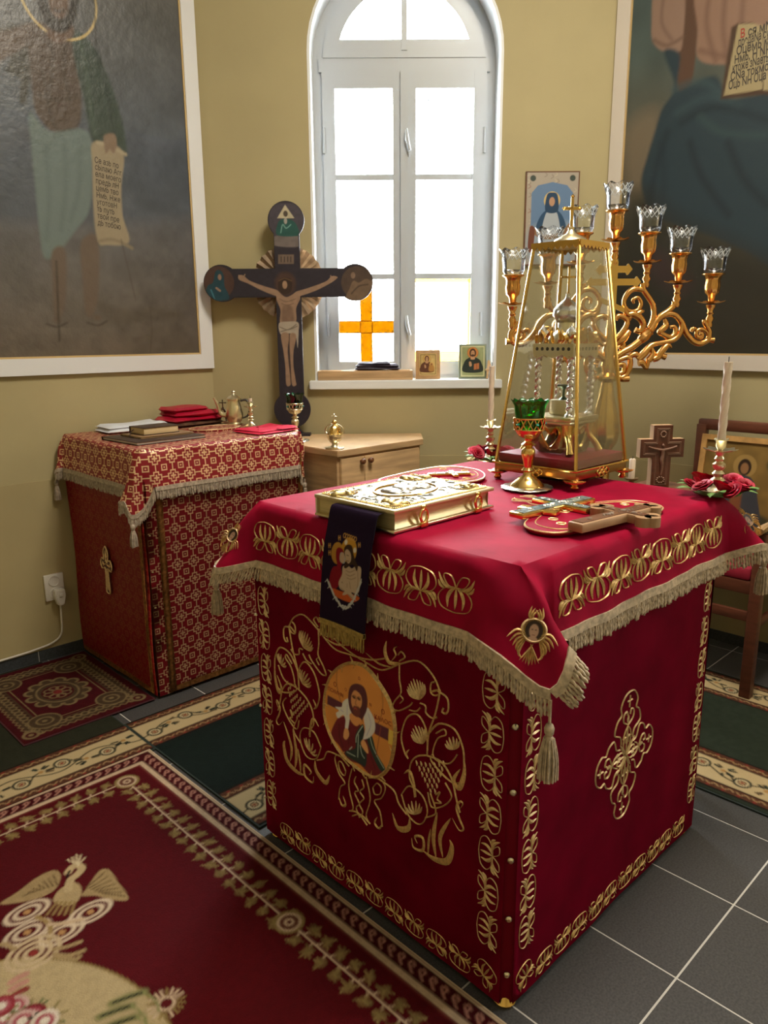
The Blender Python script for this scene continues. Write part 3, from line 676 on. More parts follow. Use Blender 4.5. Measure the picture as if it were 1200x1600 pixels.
# ================================================================ CARPETS
M_pile = artmat('carpet_pile', .9, (260, .5), .12)
M_bind = mat('dark_green_binding', (.012, .022, .018), .8, bump=(200, .3))
def carpet(name, label, x0, x1, y0, y1, z, th, art, mbind, cat='carpet'):
    art.C *= .72
    t = thing(name, label, cat, ((x0+x1)/2, (y0+y1)/2, z))
    bm = NB(); box(bm, (x0-.006, y0-.006, z), (x1+.006, y1+.006, z+th-.0012), .0015); obj('binding', bm, mbind, t, 0, True)
    o = art.build('pile', lambda a, b, h: np.stack([a, b, np.full_like(a, z+th)], 1), M_pile, t); o.matrix_parent_inverse = wmat(t).inverted(); return t
def rosette(a, c, r, cols):
    a.ell(c, r, r, cols[0]); a.ell(c, r*.72, r*.72, cols[1]); a.ell(c, r*.42, r*.42, cols[2])
def floral_band(a, horiz, c, lo, hi, wb, seed):
    """cream border with scrolling dark vine, rosettes and brown guard stripes; c is its centre line"""
    rs = random.Random(seed); P = (lambda s, t: (s, c+t)) if horiz else (lambda s, t: (c+t, s)); h = wb/2
    Q = lambda t0, t1, col: a.poly([P(lo, t0), P(hi, t0), P(hi, t1), P(lo, t1)], col, smooth=False)
    Q(-h, h, '1d1712'); Q(-h+.008, h-.008, '5b3626'); Q(-h*.62, h*.62, '211a14'); Q(-h*.57, h*.57, 'cbb489')
    s = lo; k = 0
    while s < hi:                             # guard stripe zigzag
        for e in (-1, 1):
            a.line([P(s, e*h*.78), P(s+.014, e*h*.70), P(s+.028, e*h*.80), P(s+.042, e*h*.72)], .005, 'b39368'); a.ell(P(s+.03, e*h*.86), .006, .005, '8d2f2a')
        s += .05
    s = lo; pts = []
    while s < hi+.05: pts.append(P(s, .030*math.sin(s*2*PI/.30))); s += .025
    a.line(pts, .006, '2b2a20')
    s = lo+.05; k = 0
    while s < hi:
        e = 1 if k % 2 else -1
        rosette(a, P(s, e*.018), .030, ('2a2c22', 'd6c39b', '7d2f2b')); rosette(a, P(s, e*.018), .014, ('4a3326', 'c8a878', '8a2f2b'))
        for j in range(7):
            an = rs.random()*6.28; q = P(s+.075+.020*math.cos(an), -e*.014+.022*math.sin(an)); q2 = P(s+.075+.042*math.cos(an), -e*.014+.034*math.sin(an)); a.line([q, q2], .009, rs.choice(('1c2420', '26382f', '1c2420', '5c4a35')))
        a.line([P(s+.03, e*.02), P(s+.05, -e*.005), P(s+.075, -e*.012)], .006, '2b2a20'); a.ell(P(s+.075, -e*.012), .009, .009, 'b58a52')
        s += .15; k += 1
# olive runner in front of the brocade table
xa0, xa1, ya0, ya1 = -1.75, -.372, 1.795, 2.86
a = Art(xa0, xa1, ya0, ya1, .0052, '2f3024'); a.speckle(.12, 60, 5); floral_band(a, True, 1.915, xa0, xa1, .235, 3)
carpet('runner_carpet', 'olive runner carpet with cream floral border under the red prayer rug', xa0, xa1, ya0, ya1, 0, .007, a, M_bind)
# dark green runner passing beside the main altar
xb0, xb1, yb0, yb1 = -.362, .69, 1.150, 2.035
a = Art(xb0, xb1, yb0, yb1, .0056, '141f1c'); a.speckle(.14, 60, 6); floral_band(a, True, 1.918, xb0, xb1, .235, 5); floral_band(a, True, 1.268, xb0, xb1, .235, 6)
carpet('runner_carpet', 'dark green runner carpet with two cream floral borders between the altars', xb0, xb1, yb0, yb1, 0, .008, a, M_bind)
xc0, xc1, yc0, yc1 = .790, 1.700, -.75, .88
a = Art(xc0, xc1, yc0, yc1, .0058, '2c3429'); a.speckle(.14, 60, 7); floral_band(a, False, .925, yc0, yc1, .235, 8); floral_band(a, False, 1.585, yc0, yc1, .215, 9)
carpet('runner_carpet', 'grey green runner carpet with cream borders under the wooden chair', xc0, xc1, yc0, yc1, 0, .008, a, M_bind)
# small red prayer rug
xp0, xp1, yp0, yp1 = -.70, -.185, 2.148, 2.83
a = Art(xp0, xp1, yp0, yp1, .0046, '4a0d16'); cx, cy = (xp0+xp1)/2, (yp0+yp1)/2; tan, dk = '84704f', '2c1a14'
a.line([(xp0+.07, yp0+.075), (xp1-.07, yp0+.075), (xp1-.07, yp1-.075), (xp0+.07, yp1-.075)], .062, '4f3d2c', smooth=False, closed=True)
for lo, hi, f in ((xp0, xp1, lambda s, t: (s, yp0+.075+t)), (xp0, xp1, lambda s, t: (s, yp1-.075-t)), (yp0, yp1, lambda s, t: (xp0+.07+t, s)), (yp0, yp1, lambda s, t: (xp1-.07-t, s))):
    s = lo+.05
    while s < hi-.04: a.ell(f(s, 0), .014, .014, tan, ring=.007); a.line([f(s-.014, -.03), f(s, -.041), f(s+.014, -.03)], .006, tan); a.ell(f(s+.014, .018), .006, .006, '3a0b12'); s += .030
a.line([(xp0+.115, yp0+.12), (xp1-.115, yp0+.12), (xp1-.115, yp1-.12), (xp0+.115, yp1-.12)], .005, tan, smooth=False, closed=True)
for sx in (-1, 1):
    for sy in (-1, 1):
        q = (cx+sx*.135, cy+sy*.215); a.ell(q, .06, .06, '4f3d2c'); a.ell(q, .06, .06, tan, ring=.007); a.ell(q, .03, .03, tan, ring=.008); a.ell(q, .01, .01, tan)
        q = (cx+sx*.215, cy+sy*.29); a.ell(q, .032, .032, tan); a.ell(q, .020, .020, '4a0d16'); a.ell(q, .010, .010, tan)
for k in range(12):
    an = k*PI/6; a.ell((cx+.100*math.cos(an), cy+.125*math.sin(an)), .030, .030, tan); a.ell((cx+.100*math.cos(an), cy+.125*math.sin(an)), .018, .018, '4f3d2c')
a.ell((cx, cy), .095, .118, '4f3d2c'); a.ell((cx, cy), .080, .10, tan, ring=.008); a.ell((cx, cy), .062, .075, '4a0d16')
for k in range(8): an = k*PI/4; a.ell((cx+.036*math.cos(an), cy+.042*math.sin(an)), .018, .018, tan, ring=.007)
a.ell((cx, cy), .018, .02, '7d2b2a'); a.speckle(.16, 70, 9)
carpet('prayer_rug', 'small red and tan prayer rug with flower medallion', xp0, xp1, yp0, yp1, .007, .006, a, mat('maroon_binding', (.05, .006, .012), .8), 'rug')
# large red carpet
xr0, xr1, yr0, yr1 = -2.36, -.397, -.26, 1.783
a = Art(xr0, xr1, yr0, yr1, .0052, '54060f'); a.speckle(.10, 9, 12); cx, cy = (xr0+xr1)/2, .762; cream, tn, dk, pk = 'cdb294', '8d7748', '33070c', 'b98272'
def rect(i, w, col): a.line([(xr0+i, yr0+i), (xr1-i, yr0+i), (xr1-i, yr1-i), (xr0+i, yr1-i)], w, col, smooth=False, closed=True)
rect(.004, .010, cream); rect(.030, .042, '45070e'); rect(.012, .004, dk); rect(.050, .004, dk); rect(.062, .018, cream); rect(.0745, .004, '7d3a32')
for lo, hi, f in ((xr0, xr1, lambda s, t: (s, yr0+t)), (xr0, xr1, lambda s, t: (s, yr1-t)), (yr0, yr1, lambda s, t: (xr0+t, s)), (yr0, yr1, lambda s, t: (xr1-t, s))):
    s = lo+.03
    while s < hi-.03:
        a.line([f(s-.016, .043), f(s-.004, .036), f(s+.008, .026), f(s+.004, .018), f(s-.006, .022), f(s-.004, .030)], .0058, pk); s += .034
def garland(p, q):
    p, q = np.array(p), np.array(q); L = np.linalg.norm(q-p); t = (q-p)/L; n = np.array((-t[1], t[0])); a.line([p, q], .006, cream, smooth=False)
    s = .045
    while s < L-.04:
        for e in (-1, 1):
            b = p+t*(s+(0.012 if e > 0 else 0)); c = b+n*e*.026+t*.012
            a.line([b, b+n*e*.014+t*.006], .005, cream, smooth=False)
            for j in range(9):
                an = random.random()*6.28; r = .024*random.random()**.5; d = c+np.array((math.cos(an), math.sin(an)))*r; a.line([c, d], .0055, random.choice((tn, '6f6038', 'a08a58')), smooth=False, al=.85)
            a.ell(c, .016, .014, tn, al=.6)
        s += .050
gx0, gx1, gy0, gy1 = xr0+.150, xr1-.150, yr0+.135, yr1-.135
for p, q in (((gx1, gy1), (gx1, cy)), ((gx1, cy), (gx1, gy0)), ((gx0, gy1), (gx0, cy)), ((gx0, cy), (gx0, gy0)), ((gx0, gy1), (cx, gy1)), ((cx, gy1), (gx1, gy1)), ((gx0, gy0), (gx1, gy0))): garland(p, q)
for c in ((gx1, gy1), (gx0, gy1), (gx1, cy), (gx0, cy), (gx1, gy0), (gx0, gy0)):
    a.ell(c, .040, .040, tn); a.ell(c, .030, .030, '6a4030'); a.ell(c, .028, .028, cream, ring=.007); a.ell(c, .013, .013, cream); a.ell(c, .006, .006, '5a1418')
# central cream oval with sprays, and the bird with spread wings above it (traced on the floor)
kk = 2.58; a.T = lambda x, y: tuple(atz(x/kk, 980+y/kk, .016)[:2])
oc = (-1.378, .762)
a.T, TT = None, a.T
a.ell(oc, .47, .47, 'b9a37a'); a.ell(oc, .47, .47, '8d7748', ring=.006)
for k in range(8):
    an = k*2*PI/8; q = (oc[0]+.488*math.cos(an), oc[1]+.488*math.sin(an))
    if k % 2 == 0:
        for j in range(18): b = j*2*PI/18; a.line([q, (q[0]+.040*math.cos(b), q[1]+.040*math.sin(b))], .006, random.choice((tn, cream)), smooth=False)
        a.ell(q, .021, .021, '5a1418'); a.ell(q, .017, .017, cream, ring=.007)
for j in range(64):
    an = random.random()*6.28; r = random.random()**.8; q = (oc[0]+.36*r*math.cos(an), oc[1]+.36*r*math.sin(an)); rr = .016+.014*random.random()
    for i in range(5): b = random.random()*6.28; a.line([q, (q[0]+.045*math.cos(b), q[1]+.045*math.sin(b))], .007, random.choice(('6f7048', '3a4430', '8a7a50')))
    a.ell(q, rr, rr, random.choice(('7d1f2a', 'c9a49a', '94323a', 'd8c6b4'))); a.ell(q, rr*.55, rr*.55, random.choice(('a8525a', 'e0d2c0', '5a1420')))
a.T = TT
wing = 'a68c63'
a.poly([(345, 1060), (400, 985), (440, 980), (470, 1020), (518, 1098), (440, 1100), (390, 1085), (330, 1085)], wing); a.poly([(230, 1050), (245, 1000), (215, 982), (150, 1010), (70, 1070), (0, 1118), (100, 1108), (180, 1085)], wing)
for i in range(7):
    a.line([(350+i*10, 1050+i*4), (400+i*12, 1010+i*12), (420+i*14, 990+i*16)], .0045, '6d5636'); a.line([(230-i*16, 1040+i*5), (215-i*20, 1000+i*14)], .0045, '6d5636')
a.poly([(240, 1060), (300, 1030), (330, 1060), (310, 1110), (260, 1125), (215, 1105)], 'b39a70'); a.line([(275, 1060), (285, 1020), (310, 1000), (330, 975), (315, 962), (290, 970), (275, 990)], .022, 'c3aa80'); a.line([(280, 985), (270, 1010)], .007, '1f1512')
for b in (-60, -35, -10, 15, 40): a.line([(315, 960), (315+b*.7, 915+abs(b)*.4)], .005, 'd9c49e')
for b in range(5): a.line([(230+b*18, 1110), (190+b*24, 1160)], .008, '94794c')
for c, m in (((110, 1150), 1), ((365, 1150), -1), ((110, 1232), 1), ((250, 1232), -1)):
    for r in (.052, .030):
        q = TT(*c); s_ = a.T; a.T = None; a.ell(q, r, r*.62, 'd6bfa4', ring=.008); a.ell(q, .008, .008, 'b98a5a'); a.T = s_
a.line([(150, 1170), (200, 1200), (200, 1260)], .012, 'a08454'); a.line([(330, 1180), (260, 1195), (200, 1200)], .012, 'c9ad8c')
q = TT(135, 1315); a.T = None
for r in (.060, .040, .020): a.ell(q, r, r*.8, 'c9b08c', ring=.010)
a.ell(q, .010, .010, '8a2f2b'); a.T = TT
for p in ([(220, 1300), (270, 1290), (325, 1270)], [(220, 1320), (280, 1325), (338, 1305)], [(60, 1300), (20, 1280), (-20, 1290)], [(225, 1330), (300, 1340), (320, 1330)]): a.line(p, .012, 'a68c63')
for y in (1400, 1430, 1460): a.line([(105, y), (75, y+14), (45, y+34)], .016, random.choice(('8a3a34', 'c08a7a', '6b5a40')))
for (x, y), c in (((60, 1530), 'c9a49a'), ((20, 1575), 'd8c6b4'), ((130, 1565), '7d1f2a'), ((90, 1590), 'c9a49a'), ((180, 1590), 'd8c6b4'), ((5, 1530), '94323a')):
    for i in range(9): b = i*.7; a.line([(x, y), (x+62*math.cos(b), y+34*math.sin(b))], .010, random.choice(('3a4430', '6f7048', '8a7a50')))
    for r_, m_ in ((.030, c), (.020, 'a8525a'), (.011, 'e0d2c0')): a.ell((x, y), r_, r_, m_)
for x, y in ((520, 1490), (470, 1545), (490, 1590)):
    a.line([(x-70, y+30), (x, y), (x+60, y-18)], .020, '7f7a4e', soft=2); a.line([(x-60, y+24), (x+50, y-14)], .006, '23281c')
    a.line([(x+60, y-18), (x+110, y+20), (x+120, y+60)], .006, '8a8a58')
a.speckle(.10, 120, 4)
carpet('red_carpet', 'large wine red carpet with cream scroll border and winged bird', xr0, xr1, yr0, yr1, .0085, .009, a, mat('cream_binding', (.45, .34, .22), .8))

# ================================================================ MAIN ALTAR
AX0, AX1, AY0, AY1, AZ = -.36, .575, .22, 1.115, 1.03
alt = thing('altar_table', 'square altar table hidden under red velvet, small brass feet showing', 'table', ((AX0+AX1)/2, (AY0+AY1)/2, 0))
bm = NB(); box(bm, (AX0+.014, AY0+.014, AZ-.045), (AX1-.014, AY1-.014, AZ-.006), .008); obj('tabletop', bm, M_wood, alt, 35, True)
for x in (AX0+.045, AX1-.055):
    for y in (AY0+.045, AY1-.045):
        bm = NB(); box(bm, (x-.025, y-.025, .02), (x+.025, y+.025, AZ-.04), .003); lg = obj('leg', bm, M_wood, alt, 35, True)
        bm = NB(); lathe(bm, [(0, 0), (.022, 0), (.026, .008), (.02, .016), (.016, .024), (0, .024)], 16, (x-.02 if x < 0 else x, y-.02 if y < .5 else y+.01, 0)); obj('foot', bm, M_gold, lg, 35, True)
# ---- velvet skirt
sk = thing('altar_skirt', 'crimson velvet altar skirt with gold embroidered vine, round picture and crosses', 'cloth', ((AX0+AX1)/2, (AY0+AY1)/2, .012))
def wob(a, b): return .0018*np.sin(a*9+b*3)+.0012*np.sin(a*23-b*5)
_SF = plane((AX0, AY1, 0), (0, -1, 0), (0, 0, 1)); _SR = plane((AX0, AY0, 0), (1, 0, 0), (0, 0, 1))
def wavy(S):
    def f(a, b, h=0.0):
        w = wob(a, b)
        if hasattr(a, '__len__'): return S(a, b, 0)+np.outer(w+h, S.n)
        return S(a, b, h+w)
    f.px = S.px; f.n = S.n; return f
SF, SR = wavy(_SF), wavy(_SR)
FL = AY1-AY0; RL = AX1-AX0-.012
def panel(name, S, a0, a1, b0, b1):
    bm = NB(); R = grid(bm, lambda u, v: S(a0+(a1-a0)*u, b0+(b1-b0)*v, 0), 24, 28)
    bmesh.ops.solidify(bm, geom=bm.faces[:], thickness=-.004); return obj(name, bm, M_velvet, sk, 60, True)
pf = panel('front_panel', SF, .0, FL-.020, .014, .99); pr_ = panel('side_panel', SR, .018, RL, .014, .99)
_SL = plane((AX1, AY1, 0), (-1, 0, 0), (0, 0, 1)); _SB = plane((AX1, AY0, 0), (0, 1, 0), (0, 0, 1))
panel('side_panel', _SL, 0.012, AX1-AX0-.004, .014, .99); panel('back_panel', _SB, 0.004, FL-.004, .014, .99)
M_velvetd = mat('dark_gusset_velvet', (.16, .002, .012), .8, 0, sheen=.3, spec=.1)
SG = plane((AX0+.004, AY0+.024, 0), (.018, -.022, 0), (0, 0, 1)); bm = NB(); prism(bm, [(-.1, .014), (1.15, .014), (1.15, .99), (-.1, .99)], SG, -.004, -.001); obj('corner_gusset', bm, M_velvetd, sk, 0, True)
for z in (.088, .232, .378, .540, .690):
    q = SG(.5, z, .0); bm = NB(); lathe(bm, [(0, .0075), (.004, .007), (.0075, .003), (.0065, 0)], 12); bmesh.ops.transform(bm, matrix=Matrix.Translation(V3(q)) @ Vector(SG.n).to_track_quat('Z', 'Y').to_matrix().to_4x4(), verts=bm.verts[:]); obj('button', bm, M_pale, sk, 40, True)
for z in (.12, .42, .70):
    bm = NB(); q = SF(0.0, z, .0); lathe(bm, [(0, .006), (.005, .005), (.006, 0)], 10, V3(q)); obj('button', bm, M_pale, sk, 40, True)
def motif(S, ca, cb, w, h, rot=0.0, flip=False, hh=.0032):
    """tulip border motif of size w x h centred at (ca, cb); rot turns it on the cloth"""
    bm = NB(); c, s = math.cos(rot), math.sin(rot)
    def Q(x, y):
        y = 1-y if flip else y; x = (x-.5)*w; y = (y-.5)*h; return (ca+x*c-y*s, cb+x*s+y*c)
    Sx = lambda pts: [Q(*p) for p in pts]; lw = w*.026
    stroke(bm, S, Sx([(.5, .34), (.2, .40), (.03, .62), (.13, .88), (.4, .97), (.6, .97), (.87, .88), (.97, .62), (.8, .40)]), lw, hh*.8, True)
    for e in (1, -1):
        X = lambda x: .5+e*(x-.5)
        stroke(bm, S, Sx([(X(.5), .33), (X(.64), .45), (X(.72), .64), (X(.70), .88)]), w*.10, hh, prof='leaf')
        stroke(bm, S, Sx([(X(.5), .35), (X(.70), .32), (X(.84), .14), (X(.83), .03), (X(.66), .04), (X(.56), .18), (X(.5), .34)]), lw, hh*.8)
        stroke(bm, S, Sx([(X(.5), .33), (X(.74), .36), (X(.90), .24), (X(1.0), .02)]), w*.09, hh, prof='leaf')
        stroke(bm, S, Sx([(X(.80), .42), (X(.93), .36), (X(1.0), .22)]), w*.07, hh, prof='leaf')
    stroke(bm, S, Sx([(.5, .36), (.5, .6), (.5, .90)]), w*.085, hh, prof='leaf')
    return bm
def border(S, parent, p, q, n, w, h, rot, m, hh=.0032):
    for i in range(n):
        t = (i+.5)/n; obj('border_motif', motif(S, p[0]+(q[0]-p[0])*t, p[1]+(q[1]-p[1])*t, w, h, rot, i % 2 == 1, hh), m, parent, 60, True)
border(SF, sk, (.035, .10), (.035, .90), 8, .088, .046, PI/2, M_thread2); border(SF, sk, (FL-.060, .135), (FL-.060, .90), 8, .086, .058, PI/2, M_thread2)
border(SF, sk, (.07, .055), (FL-.10, .055), 10, .066, .056, 0, M_thread); obj('border_motif', motif(SF, FL-.060, .068, .062, .062, -.5), M_thread, sk, 60, True)
border(SR, sk, (.060, .135), (.060, .90), 8, .086, .056, PI/2, M_thread2); border(SR, sk, (RL-.032, .10), (RL-.032, .90), 8, .088, .044, PI/2, M_thread2)
border(SR, sk, (.10, .055), (RL-.06, .055), 10, .070, .054, 0, M_thread); obj('border_motif', motif(SR, .060, .068, .062, .062, .5), M_thread, sk, 60, True)
# ---- vine on the front panel (right half traced, left half mirrored)
kv = 2.352; PXF = lambda x, y: SF.px(300+x/kv, 720+y/kv)
med = [(600, 745), (650, 765), (700, 830), (735, 900), (748, 985), (740, 1070), (720, 1130), (680, 1162), (640, 1148), (600, 1120), (550, 1075), (510, 1010), (487, 930), (490, 850), (510, 790), (550, 755)]
mp = np.array([PXF(*p) for p in med]); mc = (mp.min(0)+mp.max(0))/2; mr = (mp.max(0)-mp.min(0))/2
print('medallion', mc, mr)
def mir(p): return (2*mc[0]-p[0], p[1])
vines = [  # (points, width px, profile)
 ([(500, 632), (560, 690), (640, 740), (700, 768), (760, 748)], 7, 'line'), ([(640, 705), (690, 745), (740, 758)], 9, 'leaf'),
 ([(718, 660), (712, 700), (728, 740), (768, 742)], 20, 'leaf'), ([(735, 735), (752, 712), (745, 690), (758, 680)], 8, 'leaf'), ([(765, 735), (785, 720), (772, 700), (760, 712)], 6, 'line'),
 ([(760, 748), (830, 735), (885, 785), (912, 845), (898, 862), (880, 850), (880, 818), (895, 812)], 7, 'line'),
 ([(765, 748), (765, 800), (770, 850), (748, 880), (738, 905), (760, 918), (800, 900), (812, 885)], 6, 'line'), ([(768, 862), (778, 876), (766, 890)], 5, 'line'),
 ([(905, 845), (940, 870), (945, 910), (935, 928), (922, 920), (928, 905)], 8, 'line'),
 ([(880, 848), (910, 842), (912, 855), (896, 930), (872, 1000), (866, 1082)], 8, 'line'),
 ([(840, 890), (860, 900), (862, 925), (885, 945), (905, 940)], 7, 'line'), ([(842, 905), (825, 920), (800, 915)], 6, 'line'),
 ([(868, 1062), (862, 985), (830, 932), (790, 945), (770, 1010), (782, 1070), (796, 1095)], 7, 'line'), ([(796, 1095), (788, 1075), (800, 1060)], 8, 'leaf'),
 ([(870, 1003), (910, 965), (968, 985), (998, 1050), (1003, 1110)], 8, 'line'), ([(1003, 1090), (1003, 1150), (985, 1200), (965, 1170), (990, 1130)], 22, 'leaf'),
 ([(900, 1000), (930, 985), (936, 1005), (905, 1020), (888, 1070), (905, 1100), (950, 1110), (980, 1075)], 6, 'line'), ([(890, 1070), (880, 1095), (915, 1140), (960, 1180), (985, 1180)], 9, 'leaf'),
 ([(866, 1082), (830, 1085), (805, 1110), (800, 1160), (815, 1200), (820, 1235)], 7, 'line'), ([(778, 1150), (800, 1140), (815, 1180), (825, 1235)], 14, 'leaf'),
 ([(866, 1082), (920, 1105), (958, 1165), (975, 1240), (988, 1290)], 8, 'line'), ([(985, 1280), (998, 1260), (990, 1250), (975, 1270), (985, 1310), (1000, 1350), (985, 1355), (960, 1310)], 10, 'leaf'),
 ([(870, 1215), (885, 1270), (930, 1265), (958, 1230), (935, 1180)], 6, 'line'), ([(900, 1225), (915, 1215), (905, 1240), (920, 1255), (895, 1255)], 6, 'line'),
 ([(680, 1165), (740, 1210), (760, 1260), (790, 1300)], 7, 'line'), ([(735, 1295), (755, 1350), (795, 1350), (800, 1310)], 24, 'leaf'),
 ([(770, 1225), (800, 1195), (850, 1230), (868, 1290), (840, 1335), (795, 1300), (770, 1225)], 6, 'line'),
 ([(860, 1310), (900, 1290), (880, 1220)], 6, 'line'),
 ([(808, 1385), (815, 1420), (850, 1430), (850, 1385), (820, 1380), (830, 1405)], 14, 'leaf'), ([(850, 1430), (890, 1460), (940, 1470), (958, 1420), (950, 1390)], 26, 'leaf'), ([(900, 1460), (890, 1380), (905, 1290)], 20, 'leaf'), ([(925, 1455), (915, 1380), (955, 1310)], 18, 'leaf'), ([(870, 1450), (872, 1400), (880, 1350)], 12, 'leaf'),
 ([(640, 1160), (655, 1240), (640, 1300), (650, 1330)], 6, 'line'), ([(650, 1165), (690, 1170), (710, 1200), (695, 1240), (670, 1250), (690, 1290), (698, 1345)], 6, 'line'), ([(665, 1200), (680, 1185), (695, 1200), (690, 1225), (672, 1225), (665, 1200)], 5, 'line'), ([(680, 1310), (670, 1330), (685, 1352), (697, 1335)], 12, 'leaf'),
 ([(625, 1170), (632, 1200), (618, 1215), (632, 1240), (616, 1260), (628, 1290), (615, 1310)], 6, 'line'), ([(590, 1305), (620, 1300), (655, 1335)], 7, 'line')]
bmv = None
def vine(pts, w, prof, mirror):
    bm = NB(); q = [PXF(*p) for p in pts]; q = [mir(p) for p in q] if mirror else q
    stroke(bm, SF, q, w/kv/560*.85, .0036, prof=prof); return obj('vine_scroll' if prof == 'line' else 'vine_leaf', bm, M_thread, sk, 60, True)
for mirror in (False, True):
    for v in vines: vine(*v, mirror)
    for (fx, fy), (tx, ty), n, L, sp_ in (((838, 878), (815, 800), 9, 82, 1.15), ((850, 1040), (820, 970), 7, 75, 1.0), ((965, 1060), (955, 1010), 6, 52, 1.5), ((820, 1300), (815, 1240), 6, 55, 1.6)):
        bm = NB(); b0 = math.atan2(ty-fy, tx-fx)
        for i in range(n):
            t = (i/(n-1)-.5)*2; an = b0+t*sp_*.5; LL = L*(1-.25*abs(t)); e = (fx+LL*math.cos(an), fy+LL*math.sin(an)); m_ = (fx+LL*.55*math.cos(an+t*.3), fy+LL*.55*math.sin(an+t*.3))
            q = [PXF(fx, fy), PXF(*m_), PXF(*e)]; q = [mir(p) for p in q] if mirror else q; stroke(bm, SF, q, .0065, .004, prof='leaf')
        obj('vine_flower', bm, M_thread2, sk, 60, True)
    bm = NB()                                 # bunch of grapes, scale by scale
    for r in range(6):
        for c in range(r+2):
            x, y = 888+(c-(r+1)/2)*17-r*2, 1215-r*19+abs(c-(r+1)/2)*-3; q = [PXF(x, y+9), PXF(x+1, y), PXF(x-3, y-12)]; q = [mir(p) for p in q] if mirror else q; stroke(bm, SF, q, .0062, .0038, prof='leaf')
    obj('grape_bunch', bm, M_thread2, sk, 60, True)
# ---- round picture with a gilt thorn ring
def medallion():
    k = 7.62; T = lambda x, y: SF.px(490+x/k, 1020+y/k)
    a = Art(mc[0]-mr[0], mc[0]+mr[0], mc[1]-mr[1], mc[1]+mr[1], .0024, 'b4783c', T=T)
    a.speckle(.10, 18, 3)
    a.ell((545, 450), .086, .100, '7d4a2c', ring=.0022)
    a.poly([(165, 505), (340, 600), (330, 700), (160, 610)], '4a2030', smooth=False); a.poly([(740, 820), (905, 900), (895, 1045), (735, 960)], '4a2030', smooth=False)
    a.poly([(905, 900), (970, 940), (965, 1110), (895, 1075)], 'cfa04a', smooth=False)
    a.poly([(340, 760), (270, 800), (205, 980), (300, 1100), (420, 1270), (560, 1330), (700, 1460), (830, 1400), (700, 1150), (600, 900), (440, 760)], '5a1420')
    for q in ([(300, 850), (310, 1000), (350, 1120)], [(430, 900), (420, 1080)], [(690, 1230), (740, 1380)]): a.line(q, .003, '3a0c16', soft=2)
    a.poly([(580, 850), (500, 980), (500, 1130), (385, 1170), (400, 1230), (560, 1320), (620, 1350), (640, 1230), (600, 1050), (610, 900)], '1b2a2c')
    a.poly([(640, 1010), (700, 980), (760, 1190), (860, 1380), (800, 1400), (700, 1200)], '1f3230')
    for q in ([(590, 870), (520, 980), (510, 1060)], [(540, 970), (530, 1240)], [(400, 1180), (500, 1230)], [(560, 1100), (580, 1200), (610, 1250)], [(680, 1000), (720, 1140), (840, 1370)], [(460, 1120), (430, 1150)]): a.line(q, .0022, '9fb0ac')
    a.poly([(345, 590), (390, 550), (420, 560), (455, 690), (430, 800), (405, 925), (375, 905), (380, 800), (350, 740), (290, 780), (265, 720), (300, 690), (255, 645), (330, 645)], 'b9b9c6')
    a.poly([(645, 650), (690, 700), (735, 800), (738, 920), (680, 1000), (600, 1030), (600, 1000), (620, 900), (605, 760)], 'b4b4c2')
    for q in ([(660, 720), (690, 850), (640, 980)], [(400, 620), (400, 740)], [(320, 680), (350, 700)]): a.line(q, .002, '8f8fa2')
    a.poly([(440, 720), (560, 740), (570, 820), (510, 870), (440, 800)], 'b98050')
    a.poly([(520, 365), (440, 400), (412, 520), (430, 660), (480, 740), (560, 775), (600, 830), (590, 790), (640, 680), (650, 540), (610, 410)], '47202a')
    a.poly([(495, 445), (455, 500), (450, 590), (475, 660), (510, 690), (570, 640), (583, 560), (560, 490)], 'b07d55')
    a.poly([(475, 640), (500, 630), (550, 650), (560, 740), (510, 760), (475, 710)], '5a2d2a'); a.line([(488, 665), (505, 655), (520, 675)], .003, '8d3f36')
    for c in ((485, 530), (545, 548)): a.ell(c, .0065, .003, '20100e'); a.line([(c[0]-24, c[1]-14), (c[0], c[1]-24), (c[0]+24, c[1]-10)], .0022, '4a2a1c')
    a.line([(518, 540), (500, 605), (518, 615)], .0022, '7a4a30')
    a.poly([(370, 905), (410, 910), (425, 980), (390, 1035), (355, 1000)], 'b98a60'); a.poly([(570, 1060), (600, 1030), (640, 1090), (660, 1180), (640, 1190), (580, 1110)], 'b98a60')
    a.line([(810, 880), (780, 1050), (750, 1230)], .0022, '7a3a28')
    a.clip([PXF(*p) for p in med] if False else [(490+0, 0)], False) if False else None
    a.C = np.clip(a.C*1.75, 0, .85); T0 = a.T; a.T = None; a.clip([tuple(p) for p in mp]); a.T = T0
    o = a.build('picture_medallion', lambda p, q, h: SF(p, q, .0022), artmat('satin_print', .5), sk); o.matrix_parent_inverse = wmat(sk).inverted()
    for s, (x, y), sz in (('Ο', (255, 380), .018), ('ΠΟΙΜΗΝ', (262, 470), .015), ('Ο', (838, 700), .018), ('ΚΑΛΟC', (835, 800), .017), ('Ο', (385, 440), .012), ('Ω', (552, 305), .012), ('Ν', (690, 615), .012)):
        q = T(x, y); l = text_mesh(s, sz, lambda a_, b_, h_: SF(a_, b_, h_), q[0], q[1], .0030, M_red, 'lettering', o, 0); l['kind'] = 'stuff'; l.matrix_parent_inverse = wmat(o).inverted()
    bm = NB(); stroke(bm, SF, [tuple(p) for p in mp], .011, .008, True, 4)
    for i in range(26):
        t = i/26*2*PI; w = .6 if i % 2 else -.6; c = (mc[0]+mr[0]*math.cos(t), mc[1]+mr[1]*math.sin(t)); n_ = min(range(len(mp)), key=lambda j: (mp[j][0]-c[0])**2+(mp[j][1]-c[1])**2)
    dense = cr([tuple(p) for p in mp], 6, True)
